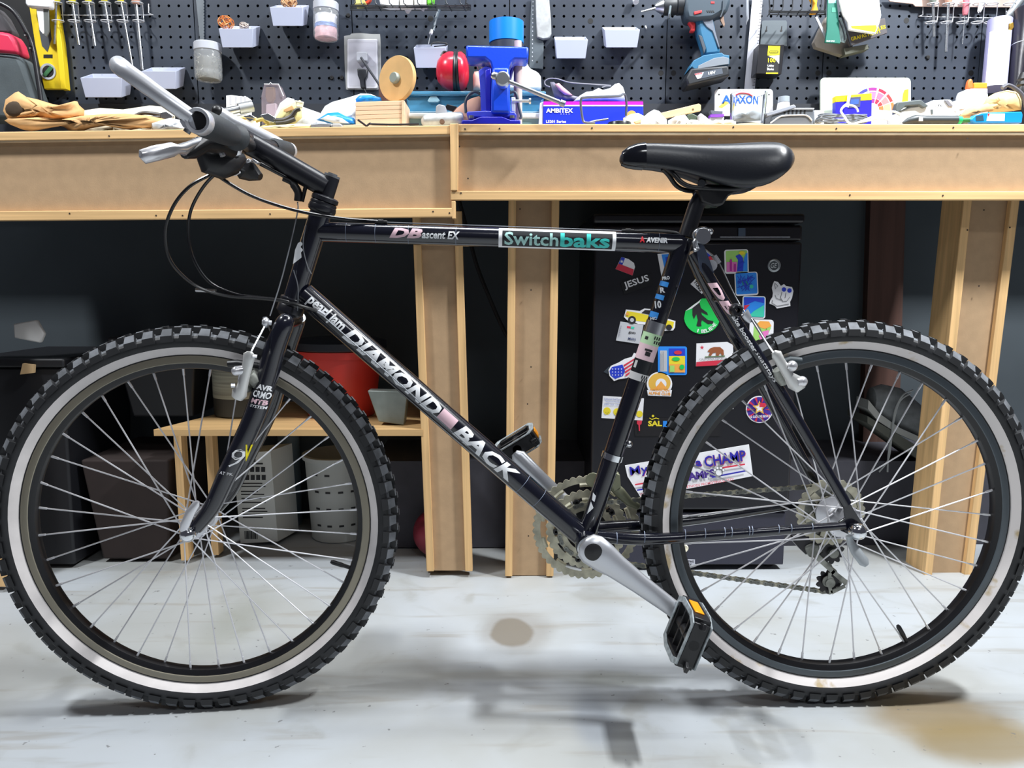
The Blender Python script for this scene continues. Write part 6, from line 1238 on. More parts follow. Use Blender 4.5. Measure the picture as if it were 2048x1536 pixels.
# name plate, glass
t = sthing('name_plate', 'white sign plate with blue letters leaning at the wall behind the glass', 'sign', 1487, .74)
spart('plate', t, [(x, y) for x, y in rrect(1429, 178, 1546, 232, 7)], .735, .003, mt('plate_bright', (218, 220, 226), .4), .0006)
BLU = mt('letter_blue', (24, 104, 214), .5)
words(t, 'A', 1453, 199, 20, 17, .7346, BLU, 0, .03); words(t, 'AXON', 1492, 197, 62, 14, .7346, BLU, 0, .02)
q = B(); wire(q, [(1466, 190, .7343), (1480, 186, .7343), (1497, 187, .7343), (1506, 191, .7343)], .0012); q.build('swoosh', mt('swoosh_red', (222, 60, 74), .5), t)
part('swoosh', t, [(1437, 214), (1450, 202), (1458, 206), (1444, 216)], .7346, .0004, mt('swoosh_gold', (226, 200, 90), .5))
for x in (1438, 1538): part('screw_hole', t, circ(x, 189, 1.6, 10), .7346, .0004, INK)
t = sthing('drinking_glass', 'clear straight drinking glass holding scraps on the bench', 'glass', 1495, .54)
a = P(1496, 248, .52); k = K(215, .555); R = 35.5*k; z1 = P(1496, 180, .52).z; z0 = bz(1496, .55); h = z1-z0; c = (P(1496, 215, .555).x, .555, z0)
q = B(); q.lathe([(1e-5, 0), (R*.92, 0), (R*.95, .006), (R, h), (R-.0028, h), (R*.95-.0028, .012), (1e-5, .012)], c, (0, 0, 1), 40); q.build('tumbler', mt('clear_glass', (245, 248, 250), .02, trans=1.0), t)
b = soft([(1466, 232), (1478, 222), (1490, 226), (1500, 214), (1514, 212), (1522, 226), (1522, 240), (1466, 242)], .535, .035, .003, 51); one('paper_scrap', 'white crumpled paper inside the drinking glass', 'paper', b, CLOTH)
b = B(); b.slab([P(x, y, .548) for x, y in ((1482, 236), (1498, 220), (1505, 212), (1502, 230), (1494, 238))], (0, .004, 0)); one('card_scrap', 'brownish card scrap inside the drinking glass', 'card', b, mt('card_brown', (160, 140, 130), .7))
# bottle, chargers, cable
t = sthing('squeeze_bottle', 'small pale bottle with a grey ribbed cap behind the grey charger', 'bottle', 1571, .70)
q = B(); a = P(1571, 215, .70); k = K(205, .71); zc_ = P(1571, 203, .70).z; z1 = P(1571, 191, .70).z; zb_ = bz(1571, .72)
q.lathe([(1e-5, 0), (15*k, 0), (15*k, (zc_-zb_)*.7), (11.5*k, zc_-zb_)], (a.x, .715, zb_), (0, 0, 1), 20); q.build('bottle_body', mt('bottle_pale', (210, 212, 222), .4), t)
q = B(); q.lathe([(10.5*k, zc_-zb_), (11.5*k, zc_-zb_+.001), (11*k, z1-zb_), (1e-5, z1-zb_)], (a.x, .715, zb_), (0, 0, 1), 20); q.build('cap', mt('cap_grey', (150, 160, 170), .4), t)
CG = mt('charger_grey', (108, 114, 122), .45); CL = mt('charger_light', (206, 210, 216), .45)
t = sthing('battery_charger', 'grey tool charger with dark cooling slots', 'charger', 1590, .56)
spart('housing', t, [(1544, 229), (1560, 224), (1580, 218), (1628, 218), (1630, 245), (1630, None), (1536, None)], .555, .09, CG, .002)
for j in range(6): part('slot', t, [(1568+j*8, 220), (1571.5+j*8, 220), (1570.5+j*8, 231), (1567+j*8, 231)], .5546, .0006, BLK)
q = B(); wire(q, [(1532, 232, .553), (1560, 224, .553), (1582, 217.5, .553), (1628, 217.5, .553)], .0016, 6, 2, False); q.build('trim_line', CL, t)
t = sthing('grey_case', 'low grey case with rounded pale edge in front of the charger', 'case', 1585, .50)
spart('shell', t, [(1542, 247), (1562, 233), (1580, 231), (1612, 231), (1622, 238), (1628, 245), (1626, None), (1540, None)], .50, .03, CG, .003)
q = B(); wire(q, [(1541, 246, .499), (1562, 232.5, .499), (1590, 230.5, .499), (1613, 231, .499), (1624, 241, .499)], .0016, 6, 3); q.build('edge', CL, t)
b = B(); b.slab([P(x, y, .53) for x, y in ((1532, 226), (1588, 209), (1592, 212), (1592, 215), (1534, 233))], (0, .014, 0)); one('plastic_channel', 'pale grey plastic channel slanting out of the drinking glass side', 'channel', b, mt('channel_grey', (160, 164, 174), .4), bevel=.001)
b = B(); b.pp(sit([(1628, 220), (1646, 220), (1650, 226), (1648, None), (1628, None)], .555), .555, .04); one('white_adapter', 'white adapter block right of the slotted charger', 'adapter', b, CLOTH, bevel=.003)
b = B(); c0 = P(1690, 238, .53); rnd2 = random.Random(5)
for j in range(9):
    dz = rnd2.uniform(-.5, 1)*.008; rx = rnd2.uniform(.045, .062); ry = .022; b.tube([V((c0.x+rx*cos(a)+rnd2.uniform(-.002, .002), .545+ry*sin(a), max(_R+.003, c0.z+.001+dz+.004*sin(a*2+j)))) for a in [2*pi*i/24 for i in range(24)]], .0017, 6, closed=True)
one('grey_cable', 'coiled grey cable in a flat heap behind the pale cord', 'cable', b, mt('cable_grey', (116, 122, 130), .45))
b = B(); wire(b, [(1700, 190, .60), (1696, 205, .58), (1688, 212, .55), (1682, 222, .52), (1690, 235, .50), (1698, 246, .49), (1710, 247, .49), (1722, 243, .50), (1760, 228, .52), (1785, 223, .54), (1800, 228, .55)], .0024, 8, 5)
b.tube([P(1682+17*(1-cos(a)), 224-14*sin(a), .515) for a in [pi*j/10 for j in range(11)]], .0022, 8); b.tube(spl([P(x, y, .525) for x, y in ((1720, 244), (1760, 238), (1790, 243), (1810, 246))], 5), .0022, 8); one('charging_cable', 'white cable looped in front of the colour wheel board', 'cord', b, WHITE)
b = B(); b.pp(sit([(1782, 238), (1790, 228), (1800, 230), (1804, 240), (1800, None), (1780, None)], .51), .51, .02); one('grey_plug', 'grey plug at the end of the white cord', 'plug', b, mt('plug_light', (190, 194, 200), .4), bevel=.004)
# colour board
t = sthing('colour_board', 'pale green rounded board carrying a paper colour wheel', 'board', 1732, .755)
spart('board', t, rrect(1641, 155, 1822, 232, 9), .752, .006, mt('board_mint', (196, 212, 196), .5, nv=.05, ns=(8, 8, 8)), .001)
part('green_corner', t, [(1806, 188), (1809, 180), (1817, 178), (1816, 205), (1804, 206)], .7515, .0005, mt('lime_print', (196, 230, 40), .5))
part('wheel_paper', t, circ(1746, 218, 46, 40, 46), .7512, .0004, WHITE)
wc = [(120, 78, 170), (64, 66, 160), (150, 50, 140), (214, 40, 70), (226, 60, 60), (232, 120, 60)]
for j, a in enumerate((-2.45, -2.05, -1.58, -1.08, -.58, -.12)):
    m = mt('wheel_%d' % j, wc[j], .5); pale = mt('wheel_pale_%d' % j, [min(255, c+70) for c in wc[j]], .5)
    arc = lambda r, a0, a1, n=5: [(1746+r*cos(a0+(a1-a0)*i/n), 218+r*sin(a0+(a1-a0)*i/n)) for i in range(n+1)]
    part('wheel_segment', t, arc(43, a-.2, a+.2)+arc(37, a+.2, a-.2), .7508, .0003, m); part('wheel_segment', t, arc(35, a-.2, a+.2)+arc(22, a+.2, a-.2), .7508, .0003, pale); part('wheel_segment', t, arc(21, a-.2, a+.2)+arc(12, a+.2, a-.2), .7508, .0003, m)
t = sthing('multimeter', 'blue and yellow boxed meter leaning on the colour wheel board', 'meter', 1706, .72)
spart('box_lower', t, [(1671, 203), (1744, 199), (1742, None), (1672, None)], .715, .02, mt('meter_blue', (38, 30, 214), .4), .001); part('box_upper', t, [(1671, 192), (1744, 186), (1744, 200), (1671, 204)], .714, .02, YEL, .001)
part('screen_frame', t, [(1700, 195), (1722, 193), (1720, 214), (1696, 216)], .7135, .002, mt('frame_slate', (74, 78, 110), .4)); part('screen', t, [(1702, 199), (1718, 198), (1717, 208), (1700, 209)], .713, .001, mt('screen_blue', (70, 100, 190), .2))
q = B(); q.bar(P(1698, 187, .71), P(1695, 214, .70), .006, .0012); q.build('white_strap', WHITE, t)
# right-hand things
t = sthing('white_instrument', 'white and dark grey cased instrument lying on the bench', 'instrument', 1850, .60)
spart('shell', t, [(1800, 222), (1820, 212), (1850, 208), (1858, 214), (1864, 200), (1902, 198), (1912, 208), (1914, None), (1796, None)], .60, .08, CLOTH, .005)
spart('dark_panel', t, [(1792, 216), (1796, 204), (1842, 199), (1858, 212), (1848, 216), (1838, 210), (1812, 212), (1800, 222), (1792, 228)], .592, .02, mt('panel_dark', (86, 94, 96), .5), .002)
part('dark_stripe', t, [(1889, 200), (1896, 200), (1906, 212), (1898, 212)], .5975, .004, mt('stripe_grey', (120, 120, 128), .5)); words(t, '. . rc', 1875, 211, 20, 4, .5975, INK, .05)
part('groove', t, [(1862, 219), (1866, 219), (1866, 228), (1863, 228)], .5985, .003, mt('panel_dark', (86, 94, 96)))
t = sthing('heat_gun', 'black handled tool with green end lying at the right bench edge', 'tool', 1860, .50)
q = B(); a, c = P(1816, 241, .50), P(1914, 240, .50); q.tube([P(1806, 246, .50), P(1816, 242, .50), P(1830, 239, .50), P(1850, 240, .50), P(1914, 240, .50)], [.003, .007, .010, .0092, .0092], 14); q.build('handle', mt('handle_charcoal', (60, 66, 70), .45), t)
q = B(); q.cyl(c, P(1922, 241, .50), .0085, 14); q.build('ferrule', mt('ferrule_green', (30, 190, 120), .4), t); q = B(); q.cyl(P(1922, 241, .50), P(1944, 240, .50), .005, 12); q.build('tip', mt('tip_green', (40, 120, 60), .4), t); part('band', t, rect(1838, 233, 1846, 242), .489, .002, LIDG)
t = sthing('blue_level', 'bright blue plastic tool with a white label at the right end', 'tool', 1995, .50)
spart('body', t, [(1942, 240), (1952, 229), (1965, 225), (2044, 223), (2046, 230), (2044, 246), (1975, 246), (1950, 246)], .49, .02, mt('tool_blue', (20, 140, 232), .35), .002)
part('label', t, [(1976, 227), (2010, 227), (2009, 242), (1973, 242)], .4894, .0005, WHITE); part('grip', t, [(1952, 232), (1966, 230), (1968, 241), (1952, 242)], .4894, .0005, mt('grip_slateblue', (40, 74, 94), .5)); part('mark', t, [(1976, 227), (1980, 227), (1976, 234)], .4890, .0003, mt('red_print', (214, 40, 52)))
b = soft([(1916, 236), (1930, 220), (1946, 212), (1962, 210), (1976, 206), (1990, 216), (1986, 222), (1960, 226), (1944, 236), (1934, 240)], .54, .06, .002, 61); one('leather_glove', 'tan leather glove at the right end, its fingers toward the glue', 'glove', b, LEA)
b = soft([(1965, 215), (1972, 196), (1990, 186), (2015, 180), (2036, 184), (2044, 200), (2044, 220), (2010, 224), (1980, 226)], .56, .08, .003, 62); one('leather_glove', 'cream and orange glove heaped beside the black canister', 'glove', b, mt('glove_orange', (240, 204, 140), .85, nv=.15, ns=(16, 16, 16), bump=.3, bs=60))
b = soft([(1880, 226), (1896, 206), (1930, 196), (1962, 192), (1980, 206), (1972, 214), (1940, 220), (1916, 238), (1884, None)], .60, .06, .002, 63); one('cloth', 'white cloth under the leather gloves at the right end', 'cloth', b, CLOTH)
t = sthing('glue_bottle', 'white glue bottle with orange cap and nozzle at the right end', 'bottle', 1948, .68)
spart('bottle_body', t, [(1928, 190), (1932, 178), (1945, 176), (1976, 176), (1978, 190), (1978, None), (1928, None)], .67, .04, CLOTH, .006)
part('cap', t, rrect(1948, 165, 1975, 177, 2), .67, .035, mt('cap_orange', (240, 150, 50), .4), .003); part('nozzle', t, [(1935, 177), (1938, 162), (1942, 156), (1946, 160), (1948, 177)], .672, .014, mt('nozzle_orange', (238, 120, 60), .4), .003); part('collar', t, rect(1945, 177, 1975, 185), .6695, .02, mt('collar_lilac', (200, 200, 220), .5))
b = B(); wire(b, ((2004, 176, .57), (2016, 170, .57), (2032, 178, .57), (2046, 192, .57), (2052, 214, .57)), .0045, 8, 5); one('rubber_hose', 'grey strap arching over the glove at the right end', 'strap', b, mt('strap_slate', (90, 90, 98), .5))
b = B(); a = P(2046, 172, .60); b.lathe([(1e-5, .05), (.008, .05), (.014, .035), (.012, .03), (.015, .022), (.013, .018), (.016, .008), (.016, 0)], V((a.x, .60, a.z-.02)), (0, 0, 1), 18); b.cyl(V((a.x, .60, bz(2046, .6))), V((a.x, .60, a.z-.02)), .015, 16); one('rubber_boot', 'ribbed black rubber boot in front of the black canister', 'boot', b, BLKP)
b = B(); b.mat(mt('sticker_red', (214, 60, 70), .5)); b.pp(sit([(1912, 205), (1930, 196), (1932, 202), (1920, 206), (1916, None), (1911, None)], .66), .66, .03); one('red_tool', 'grey and red tool end behind the white cloth', 'tool', b, bevel=.002)
# ================================================================ FRIDGE AND ITS MAGNETS
YR = .585; YM = YR-.0006
t = thing('mini_fridge', 'black mini fridge under the bench covered with magnets and stickers', 'fridge', (P(1390, 800, YR).x, .62, SL*.3))
FB = mt('fridge_black', (19, 19, 26), .35, spec=.5, bump=.03, bs=300); FG = mt('fridge_kick', (46, 46, 60), .45)
a, c = P(1192, 446, YR), P(1605, 446, YR); zb_ = P(1390, 1136, YR).z; zt = P(1390, 440, YR).z; xl, xr = P(1184, 790, YR).x, P(1590, 790, YR).x; zd = P(1390, 1020, YR).z
q = B(); q.box(((xl+xr)/2, YR+.235, (zb_+zt)/2), (xr-xl-.004, .37, zt-zb_)); q.build('cabinet', FB, t, bevel=.004)
q = B(); q.box(((xl+xr)/2, YR+.022, (zd+P(1, 484, YR).z)/2), (xr-xl, .044, P(1, 484, YR).z-zd)); q.build('door', FB, t, bevel=.006)
q = B(); q.box(((xl+xr)/2, YR+.024, (P(1, 482, YR).z+P(1, 450, YR).z)/2), (xr-xl, .04, P(1, 450, YR).z-P(1, 482, YR).z)); q.build('door_handle', mt('fridge_trim', (27, 25, 30), .35), t, bevel=.006)
q = B(); q.box(((xl+xr)/2, YR+.21, zt+.004), (xr-xl+.006, .42, .022)); q.build('top_panel', FB, t, bevel=.006)
q = B(); q.box(((xl+xr)/2, YR+.026, (zd+zb_)/2-.003), (xr-xl-.006, .03, zd-zb_-.014)); q.build('kick_panel', FG, t, bevel=.003)
for x in (xl+.05, xr-.03): q = B(); zf = SL*x; q.cyl((x, YR+.05, zf), (x, YR+.05, zb_+.002), .014, 12); q.build('foot', BLKP, t)
for x in (xl+.05, xr-.03): q = B(); zf = SL*x; q.cyl((x, YR+.36, zf), (x, YR+.36, zb_+.002), .014, 12); q.build('foot', BLKP, t)
part('hinge_plate', t, rect(1477, 456, 1491, 472), YR-.0005, .002, mt('plate_slate', (92, 106, 124), .3, .4))
q = B(); wire(q, ((1440, 474, YR+.001), (1580, 474, YR+.001)), .0008, 6, 2, False); q.build('trim_line', LIDG, t)
q = B(); cc = P(1368.5, 1097, YR+.010); q.lathe([(.0025, 0), (.009, -.002), (.011, .001)], cc, (0, 1, 0), 18); q.build('screw_cover', CREAM, t)
part('rating_label', t, [(1366, 1118), (1390, 1119), (1390, 1132), (1368, 1133)], YR+.0105, .0005, mt('label_dim', (190, 190, 200), .6)); words(t, 'RATING', 1379, 1123, 17, 4, YR+.0100, INK); words(t, 'KEY', 1378, 1129, 12, 4, YR+.0100, INK)
q = B(); cc = P(1548, 531, YR); k = K(531, YR); q.lathe([(1e-5, -.004), (11*k, -.004), (13*k, -.002), (13.2*k, .001)], cc, (0, 1, 0), 28); q.build('badge', mt('badge_silver', (150, 156, 160), .35, .6), t)
part('badge_field', t, circ(1548, 531, 9.5, 24), YR-.0043, .0003, mt('badge_dark', (60, 66, 70), .4)); words(t, 'GE', 1548, 531, 13, 10, YR-.0047, mt('badge_light', (196, 200, 202), .4), 0, 0, .3)
q = B(); q.tube([P(x, y, YR-.0046) for x, y in circ(1548, 531, 9.6, 24)], .0005, 5, closed=True); q.build('badge_ring', mt('badge_light', (196, 200, 202)), t)
# ---- magnets: each a thin flat thing on the door
R_ = mt('mag_red', (206, 48, 72), .5); W_ = mt('mag_white', (232, 232, 236), .5); BL_ = mt('mag_blue', (36, 62, 196), .5); YW_ = mt('mag_yellow', (232, 212, 50), .45); GN_ = mt('mag_green', (24, 196, 84), .5); SK = mt('mag_sky', (40, 136, 232), .5); PK = mt('mag_pink', (226, 120, 190), .5); LM = mt('mag_lime', (160, 212, 110), .5); OR_ = mt('mag_orange', (240, 166, 76), .5); TL = mt('mag_turquoise', (60, 200, 170), .5); GD = mt('mag_gold', (226, 178, 74), .5); BR = mt('mag_brown', (150, 84, 48), .6); PU = mt('mag_purple', (70, 44, 150), .5); GR = mt('mag_grey', (188, 190, 196), .5)
def magnet(label, cat, outline, m, name='magnet', th=.0015):
    q = B(); q.pp(outline, YM-th, th+.0004); return one(name, label, cat, q, m), YM-th
class Art:
    def __init__(s, o, Y): s.o, s.Y, s.n = o, Y, 0
    def __call__(s, poly, m, name='print'): s.n += 1; return part(name, s.o, poly, s.Y-.0003*s.n, .00025, m)
    def w(s, txt, cx, cy, w, h, m, ang=0, bold=.02, shear=0): s.n += 1; return words(s.o, txt, cx, cy, w, h, s.Y-.0003*s.n, m, ang, bold, shear)
    def lines(s, pls, m, r=.0005):
        s.n += 1; b = B()
        for pl in pls: b.tube([P(x, y, s.Y-.0003*s.n) for x, y in pl], r, 4)
        return b.build('print', m, s.o)
A_ = Art(*magnet('small flag magnet, blue with a star, white and red', 'magnet', [(1243, 514), (1257, 518), (1268, 526), (1270, 534), (1265, 551), (1231, 538)], W_)); A_([(1243, 514), (1250, 516.5), (1244, 532), (1237, 528)], BL_); A_([(1237, 527), (1268, 539), (1265, 551), (1231, 538)], R_); A_(star(1243.5, 523, 4), W_)
q = B(); ang = -.32; A_ = Art(*magnet('black magnet with the word JESUS in white letters', 'magnet', turn(rect(1243, 556, 1304, 580), ang, 1273, 567), mt('mag_black', (14, 14, 18), .4))); A_.w('JESUS', 1273, 565, 52, 17, W_, ang, .02)
A_ = Art(*magnet('blue and white sticker partly behind the seat tube', 'sticker', [(1315, 508), (1339, 506), (1341, 514), (1328, 556), (1324, 558)], W_, 'sticker')); A_([(1323, 509), (1339, 508), (1338, 520), (1331, 546)], SK); A_([(1331, 514), (1339, 514), (1337, 526), (1332, 528)], BL_)
A_ = Art(*magnet('yellow pickup truck shaped magnet crossing behind the seat tube', 'magnet', [(1248, 634), (1252, 619), (1280, 622), (1289, 617), (1312, 619), (1330, 636), (1351, 642), (1350, 655), (1346, 661), (1330, 662), (1318, 652), (1276, 648), (1270, 645), (1262, 647), (1254, 640)], W_)); A_([(1251, 633), (1254, 622), (1278, 626), (1310, 634), (1348, 644), (1346, 656), (1330, 656), (1318, 647), (1274, 642)], YW_); A_([(1283, 626), (1290, 620), (1308, 621), (1312, 632)], INK); A_(circ(1264, 640, 8), INK); A_(circ(1264, 640, 4), GR); A_(circ(1338, 655, 6), INK); A_([(1252, 625), (1258, 626), (1257, 631), (1252, 630)], OR_)
A_ = Art(*magnet('pale grey square magnet with tiny drawings under the truck', 'magnet', [(1241, 643), (1287, 650), (1279, 688), (1232, 681)], GR)); A_([(1254, 652), (1262, 653), (1261, 657), (1254, 656)], R_); A_([(1262, 653), (1269, 654), (1268, 658), (1261, 657)], TL); A_.w('gun', 1264, 666, 14, 5, INK, .15); A_.w('MAN', 1264, 678, 15, 5, mt('ink_blue', (60, 70, 110), .5), .15); A_.w('SPRING', 1240, 662, 22, 3, mt('ink_pale', (140, 140, 150), .5), -1.4)
A_ = Art(*magnet('dark triangular magnet behind the striped flag map', 'magnet', [(1207, 744), (1218, 733), (1232, 736), (1226, 752)], mt('mag_slate', (50, 58, 66), .5), th=.0008))
USo = [(1217, 740), (1222, 732), (1236, 726), (1250, 718), (1264, 714), (1268, 706), (1275, 708), (1277, 716), (1270, 726), (1268, 738), (1262, 750), (1254, 756), (1240, 758), (1228, 762), (1219, 752)]
A_ = Art(*magnet('map shaped magnet with stars and red stripes', 'magnet', USo, W_, th=.0024)); A_([(1219, 742), (1224, 734), (1245, 729), (1250, 742), (1246, 752), (1230, 758), (1221, 751)], BL_)
for j in range(4): A_([(1247+j*1.2, 730+j*6.5), (1270-j*1.5, 716+j*8), (1270-j*1.8, 719+j*8), (1248+j*1.2, 733.5+j*6.5)], R_)
for j in range(12): A_(star(1225+(j % 4)*6, 738+(j//4)*6, 1.6), W_)
A_ = Art(*magnet('blue thermometer magnet with a bright coloured map', 'magnet', rrect(1316, 693, 1374, 750, 4), SK)); A_(rect(1320, 701, 1334, 743), GR); A_(rect(1338, 697, 1370, 712), BL_); A_(rect(1338, 712, 1370, 728), YW_); A_(rect(1338, 728, 1370, 745), OR_); A_(circ(1356, 705, 8, 14, 4), R_); A_(circ(1352, 718, 8, 14, 4), GN_); A_(rect(1340, 731, 1349, 744), LM); A_(circ(1364, 734, 5, 10, 5), GN_); A_.lines([[(1327, 703), (1327, 741)], [(1324, 703), (1324, 741)]], INK, .0004)
A_ = Art(*magnet('round gold mountain club magnet with orange lettering', 'magnet', circ(1318, 768, 25, 30, 23)+[] if False else circ(1319, 768, 25.5, 30, 24), W_)); A_(circ(1319, 766, 22, 28, 20), GD); A_(circ(1322, 768, 11, 20, 11), W_); A_([(1308, 778), (1316, 770), (1322, 762), (1330, 772), (1336, 778)], OR_)
q, Yq = magnet('white base strip of the mountain club magnet', 'magnet', [(1293, 781), (1345, 783), (1342, 797), (1292, 790)], W_, th=.0022) if False else (None, 0)
A_([(1294, 780), (1344, 780), (1342, 793), (1296, 791)], W_); A_.w('AMERICAN', 1319, 780, 40, 5, OR_, .05, .03); A_.w('ALPINE CLUB', 1319, 787, 44, 6, OR_, .05, .03)
G0 = [(1371, 622), (1384, 612), (1398, 602), (1404, 597), (1412, 597), (1424, 612), (1440, 643)]+[(1404+36*cos(a), 633+35*sin(a)) for a in [radians(18+12*j) for j in range(14)]]
A_ = Art(*magnet('round green sticker with a black walking figure and I BELIEVE', 'sticker', G0, GN_, 'sticker')); A_([(1371, 622), (1384, 612), (1398, 602), (1402, 598), (1398, 607), (1386, 616)], W_)
A_([(1385, 616), (1399, 605), (1402, 616), (1414, 625), (1416, 630), (1410, 628), (1402, 624), (1404, 630), (1416, 640), (1426, 642), (1428, 647), (1416, 648), (1404, 640), (1402, 646), (1403, 652), (1396, 653), (1393, 651), (1396, 640), (1393, 628), (1390, 634), (1388, 638), (1385, 630)], INK)
for j, ch_ in enumerate('I BELIEVE'):
    if ch_ != ' ': a = radians(106-j*9.2); A_.w(ch_, 1404+29.5*cos(a), 633+29.5*sin(a), 2.2 if ch_ == 'I' else 5.2, 7, W_, a-pi/2, .02)
A_ = Art(*magnet('small tilted white magnet with black letters behind the seat stay', 'magnet', [(1381, 568), (1392, 557), (1408, 580), (1404, 588)], W_)); A_.w('TO', 1393, 567, 12, 7, INK, .9, .04); A_.w('NG', 1399, 577, 12, 7, INK, .9, .04)
A_ = Art(*magnet('yellow, blue and red flag magnet at the top of the seat stay', 'magnet', [(1403, 500), (1409, 497), (1428, 520), (1419, 526)], YW_)); A_([(1408, 505), (1414, 502), (1421, 512), (1413, 515)], BL_); A_([(1413, 515), (1421, 512), (1428, 520), (1419, 526)], R_)
def tile(label, poly, base): o, Y = magnet(label, 'magnet', poly, W_); return Art(o, Y)
T1 = turn(rrect(1449, 499, 1497, 547, 5), -.03, 1473, 523); A_ = tile('square magnet painted green, pink and blue, topmost of the four', T1, W_); A_(turn(rrect(1452, 501, 1495, 544, 3), -.03, 1473, 523), LM); A_(rect(1453, 524, 1474, 544), PK); A_([(1474, 543), (1476, 520), (1471, 512), (1480, 508), (1486, 516), (1488, 530), (1486, 543)], BL_); A_([(1486, 543), (1488, 516), (1493, 506), (1495, 506), (1495, 543)], SK); A_(circ(1484, 506, 6, 12, 4), YW_); A_(rect(1460, 519, 1464, 542), mt('mag_plum', (180, 40, 150), .5)); A_(rect(1468, 528, 1472, 543), mt('mag_plum', (180, 40, 150))); A_.lines([[(1478, 530), (1484, 524), (1490, 526)], [(1476, 538), (1484, 534)]], BL_)
T2 = turn(rrect(1470, 544, 1516, 591, 5), -.05, 1493, 568); A_ = tile('square magnet painted all over in blue strokes', T2, W_); A_(turn(rrect(1472, 546, 1514, 588, 3), -.05, 1493, 568), SK)
rr2 = random.Random(9); A_.lines([[(1474+rr2.random()*36, 549+rr2.random()*34), (1478+rr2.random()*32, 552+rr2.random()*30)] for _ in range(26)], BL_, .0008); A_(circ(1503, 573, 4, 10), TL); A_.lines([[(1484, 563), (1487, 570)], [(1492, 562), (1496, 570)]], GN_, .0008)
T3 = turn(rrect(1485, 592, 1531, 637, 5), .02, 1508, 614); A_ = tile('square magnet with blue sky and green field bands', T3, W_); A_(turn(rrect(1487, 594, 1529, 634, 3), .02, 1508, 614), SK); A_([(1488, 595), (1528, 596), (1528, 606), (1510, 602), (1489, 611)], BL_); A_([(1488, 611), (1500, 609), (1490, 620), (1488, 620)], R_); A_([(1496, 633), (1508, 622), (1528, 610), (1528, 634)], TL)
T4 = turn(rrect(1499, 639, 1547, 690, 6), .03, 1523, 664); A_ = tile('square magnet with an orange and pink blot, lowest of the four', T4, W_); A_([(1506, 676), (1508, 652), (1520, 642), (1538, 644), (1542, 656), (1536, 668), (1524, 680), (1508, 684)], LM); A_([(1510, 652), (1520, 642), (1538, 643), (1543, 652), (1530, 658), (1518, 654)], OR_); A_([(1522, 664), (1538, 660), (1536, 672), (1522, 682), (1518, 672)], PK); A_.lines([[(1521, 657), (1521, 662)], [(1533, 657), (1533, 659)]], INK, .0006)
D0 = [(1546, 568), (1549, 562), (1556, 564), (1562, 572), (1568, 568), (1572, 572), (1584, 574), (1587, 582), (1584, 596), (1580, 604), (1581, 612), (1554, 617), (1550, 612), (1539, 607), (1541, 600), (1545, 594), (1546, 586), (1544, 576)]
A_ = Art(*magnet('white dog head sticker with blue sunglasses near the door edge', 'sticker', D0, W_, 'sticker')); A_(circ(1568, 579, 4.5, 14), BL_); A_(circ(1579, 581, 4.5, 14), BL_); A_.lines([[(1549, 568), (1551, 578), (1556, 572), (1549, 566)], [(1550, 590), (1553, 597), (1560, 599), (1566, 602)], [(1564, 584), (1561, 596), (1566, 603), (1574, 602), (1580, 594)], [(1545, 600), (1544, 606), (1554, 612), (1578, 608)], [(1572, 586), (1570, 596)], [(1556, 588), (1557, 589)]], INK, .0005)
A_ = Art(*magnet('white and red flag magnet with a brown bear and a red star', 'magnet', [(1393, 687), (1455, 684), (1466, 690), (1467, 722), (1446, 730), (1392, 733)], W_)); A_(star(1404, 695, 4.5), R_); A_([(1393, 724), (1446, 720), (1446, 730), (1392, 733)], R_); A_([(1415, 703), (1420, 697), (1428, 694), (1440, 694), (1447, 700), (1448, 710), (1444, 711), (1441, 706), (1437, 712), (1432, 711), (1432, 705), (1426, 706), (1422, 712), (1417, 711), (1420, 705)], BR); A_([(1410, 713), (1450, 711), (1450, 713), (1410, 715)], mt('mag_moss', (96, 120, 80), .5)); A_.w('CALIFORNIA REPUBLIC', 1426, 718, 54, 4, mt('ink_grey', (110, 104, 108), .5), -.02, 0)
A_ = Art(*magnet('white card with blue lines and yellow smiley faces', 'card', [(1206, 792), (1288, 797), (1285, 841), (1203, 836)], W_)); A_(circ(1214, 822, 7.5, 20), YW_); A_(circ(1234, 824, 7.5, 20), YW_); A_(circ(1279, 828, 6.5, 20), YW_); INB = mt('ink_blue2', (70, 96, 170), .5); A_.w('Coloured Golf Services', 1228, 798.5, 40, 4, INB, .06, 0); A_.w('Telephone Number', 1226, 804, 34, 4, INB, .06, 0); A_.w('(480) 555 1200', 1224, 809.5, 32, 4, INB, .06, 0); A_.lines([[(1210, 824), (1214, 827), (1218, 824)], [(1230, 826), (1234, 829), (1238, 826)]], INK, .0004)
q = B(); q.pp([(1274, 842), (1284, 842), (1283, 848), (1280, 850), (1280, 862), (1278, 862), (1277, 850), (1274, 848)], YM-.004, .004); one('push_pin', 'red pin shaped magnet under the smiley card', 'magnet', q, R_)
A_ = Art(*magnet('black magnet with yellow and blue characters behind the rear tyre', 'magnet', [(1268, 835), (1440, 838), (1440, 872), (1270, 872)], mt('mag_black2', (20, 18, 22), .45), th=.001)); A_.w('SAL', 1310, 847, 28, 11, YW_, 0, .04); A_.lines([[(1299, 836), (1304, 839), (1312, 836), (1318, 838)]], YW_, .0012); A_(circ(1306, 832, 2.5, 10), YW_); A_(rect(1326, 842, 1334, 854), SK); A_.lines([[(1420, 846), (1420, 862)], [(1420, 847), (1434, 847)]], W_, .0010)
A_ = Art(*magnet('white note behind the rear rim at the fridge centre', 'note', [(1440, 800), (1467, 793), (1467, 818), (1442, 817)], W_))
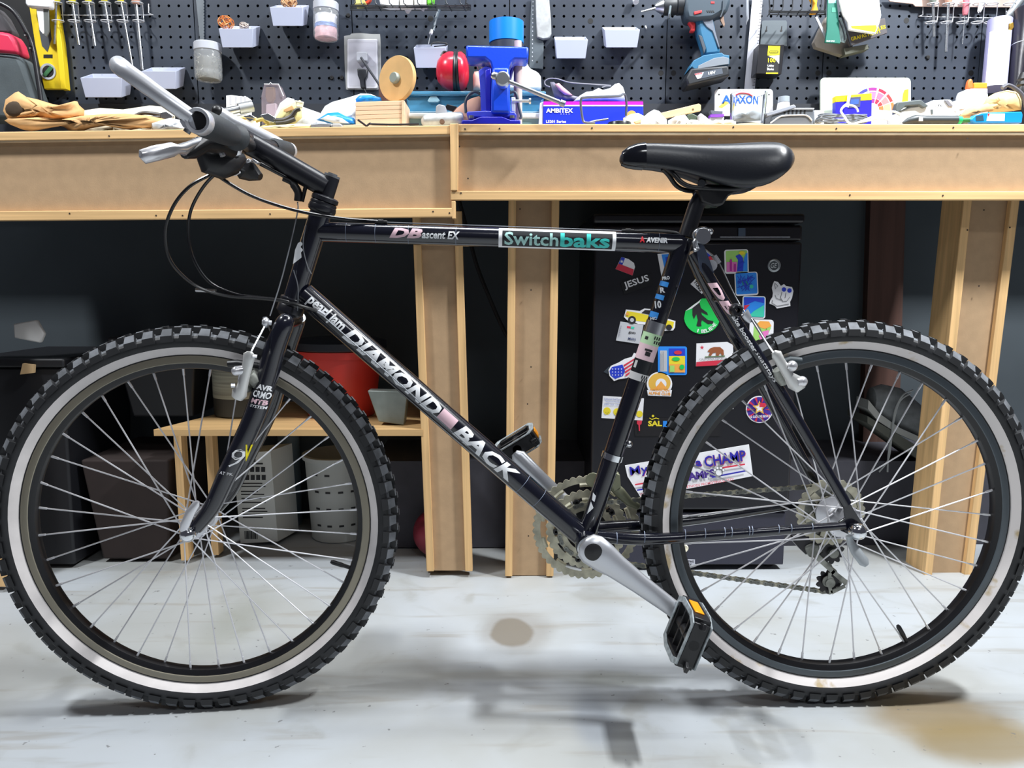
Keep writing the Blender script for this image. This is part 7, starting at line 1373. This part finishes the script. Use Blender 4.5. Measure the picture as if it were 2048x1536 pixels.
A_ = Art(*magnet('round purple and red sunburst magnet with a star badge', 'magnet', circ(1519, 819, 27, 32), W_)); A_(circ(1519, 819, 25, 30), PU)
for j in range(10): a = 2*pi*j/10; A_([(1519+10*cos(a), 819+10*sin(a)), (1519+25*cos(a-.1), 819+25*sin(a-.1)), (1519+25*cos(a+.1), 819+25*sin(a+.1))], R_)
A_(star(1519, 816, 15, 5, .45), GD); A_(star(1519, 816, 9, 5, .45), W_); A_(rect(1519, 806, 1531, 814), R_); A_.w('U.S. CUSTOMS SERVICE', 1519, 833, 42, 5, W_, -.05, .03)
CH_ = [(1250, 931), (1498, 889), (1506, 952), (1282, 996), (1255, 953)]
A_ = Art(*magnet('white bumper sticker with blue words My Dog is a CHAMP', 'sticker', CH_, W_, 'bumper_sticker')); NV = mt('ink_navy', (36, 34, 160), .5); RS = mt('shadow_red', (214, 70, 86), .5); an = -.165
for dx, m in ((.8, RS), (0, NV)): A_.w('My', 1278+dx, 942+dx, 36, 22, m, an, .01); A_.w('Dog', 1330+dx, 934+dx, 44, 22, m, an, .03); A_.w('is', 1376+dx, 929+dx, 16, 17, m, an, .03); A_.w('a', 1397+dx, 927+dx, 12, 12, m, an, .03); A_.w('CHAMP', 1450+dx, 917+dx, 84, 22, m, an, .02)
A_.w('CHAMPS', 1388, 952, 84, 16, mt('ink_violet', (66, 40, 130), .5), an, .05); A_.w('COMPASSIONATE HUMANE METHODS PROMOTING SAFETY', 1374, 974, 190, 5, RS, an, .01)
A_([(1445, 934), (1490, 927), (1490, 930), (1445, 937)], R_); A_([(1424, 953), (1492, 940), (1492, 943), (1424, 956)], NV); A_([(1270, 968), (1300, 963), (1300, 966), (1270, 971)], R_); A_([(1274, 979), (1304, 974), (1304, 977), (1274, 982)], NV)
A_(circ(1438, 945, 7.5, 18), INK); A_(circ(1438, 945, 6.5, 18), W_)
for dx, dy in ((-8, -5), (-3, -9), (4, -9), (9, -5)): A_(circ(1438+dx, 945+dy, 3.2, 12), INK); A_(circ(1438+dx, 945+dy, 2.5, 12), W_)
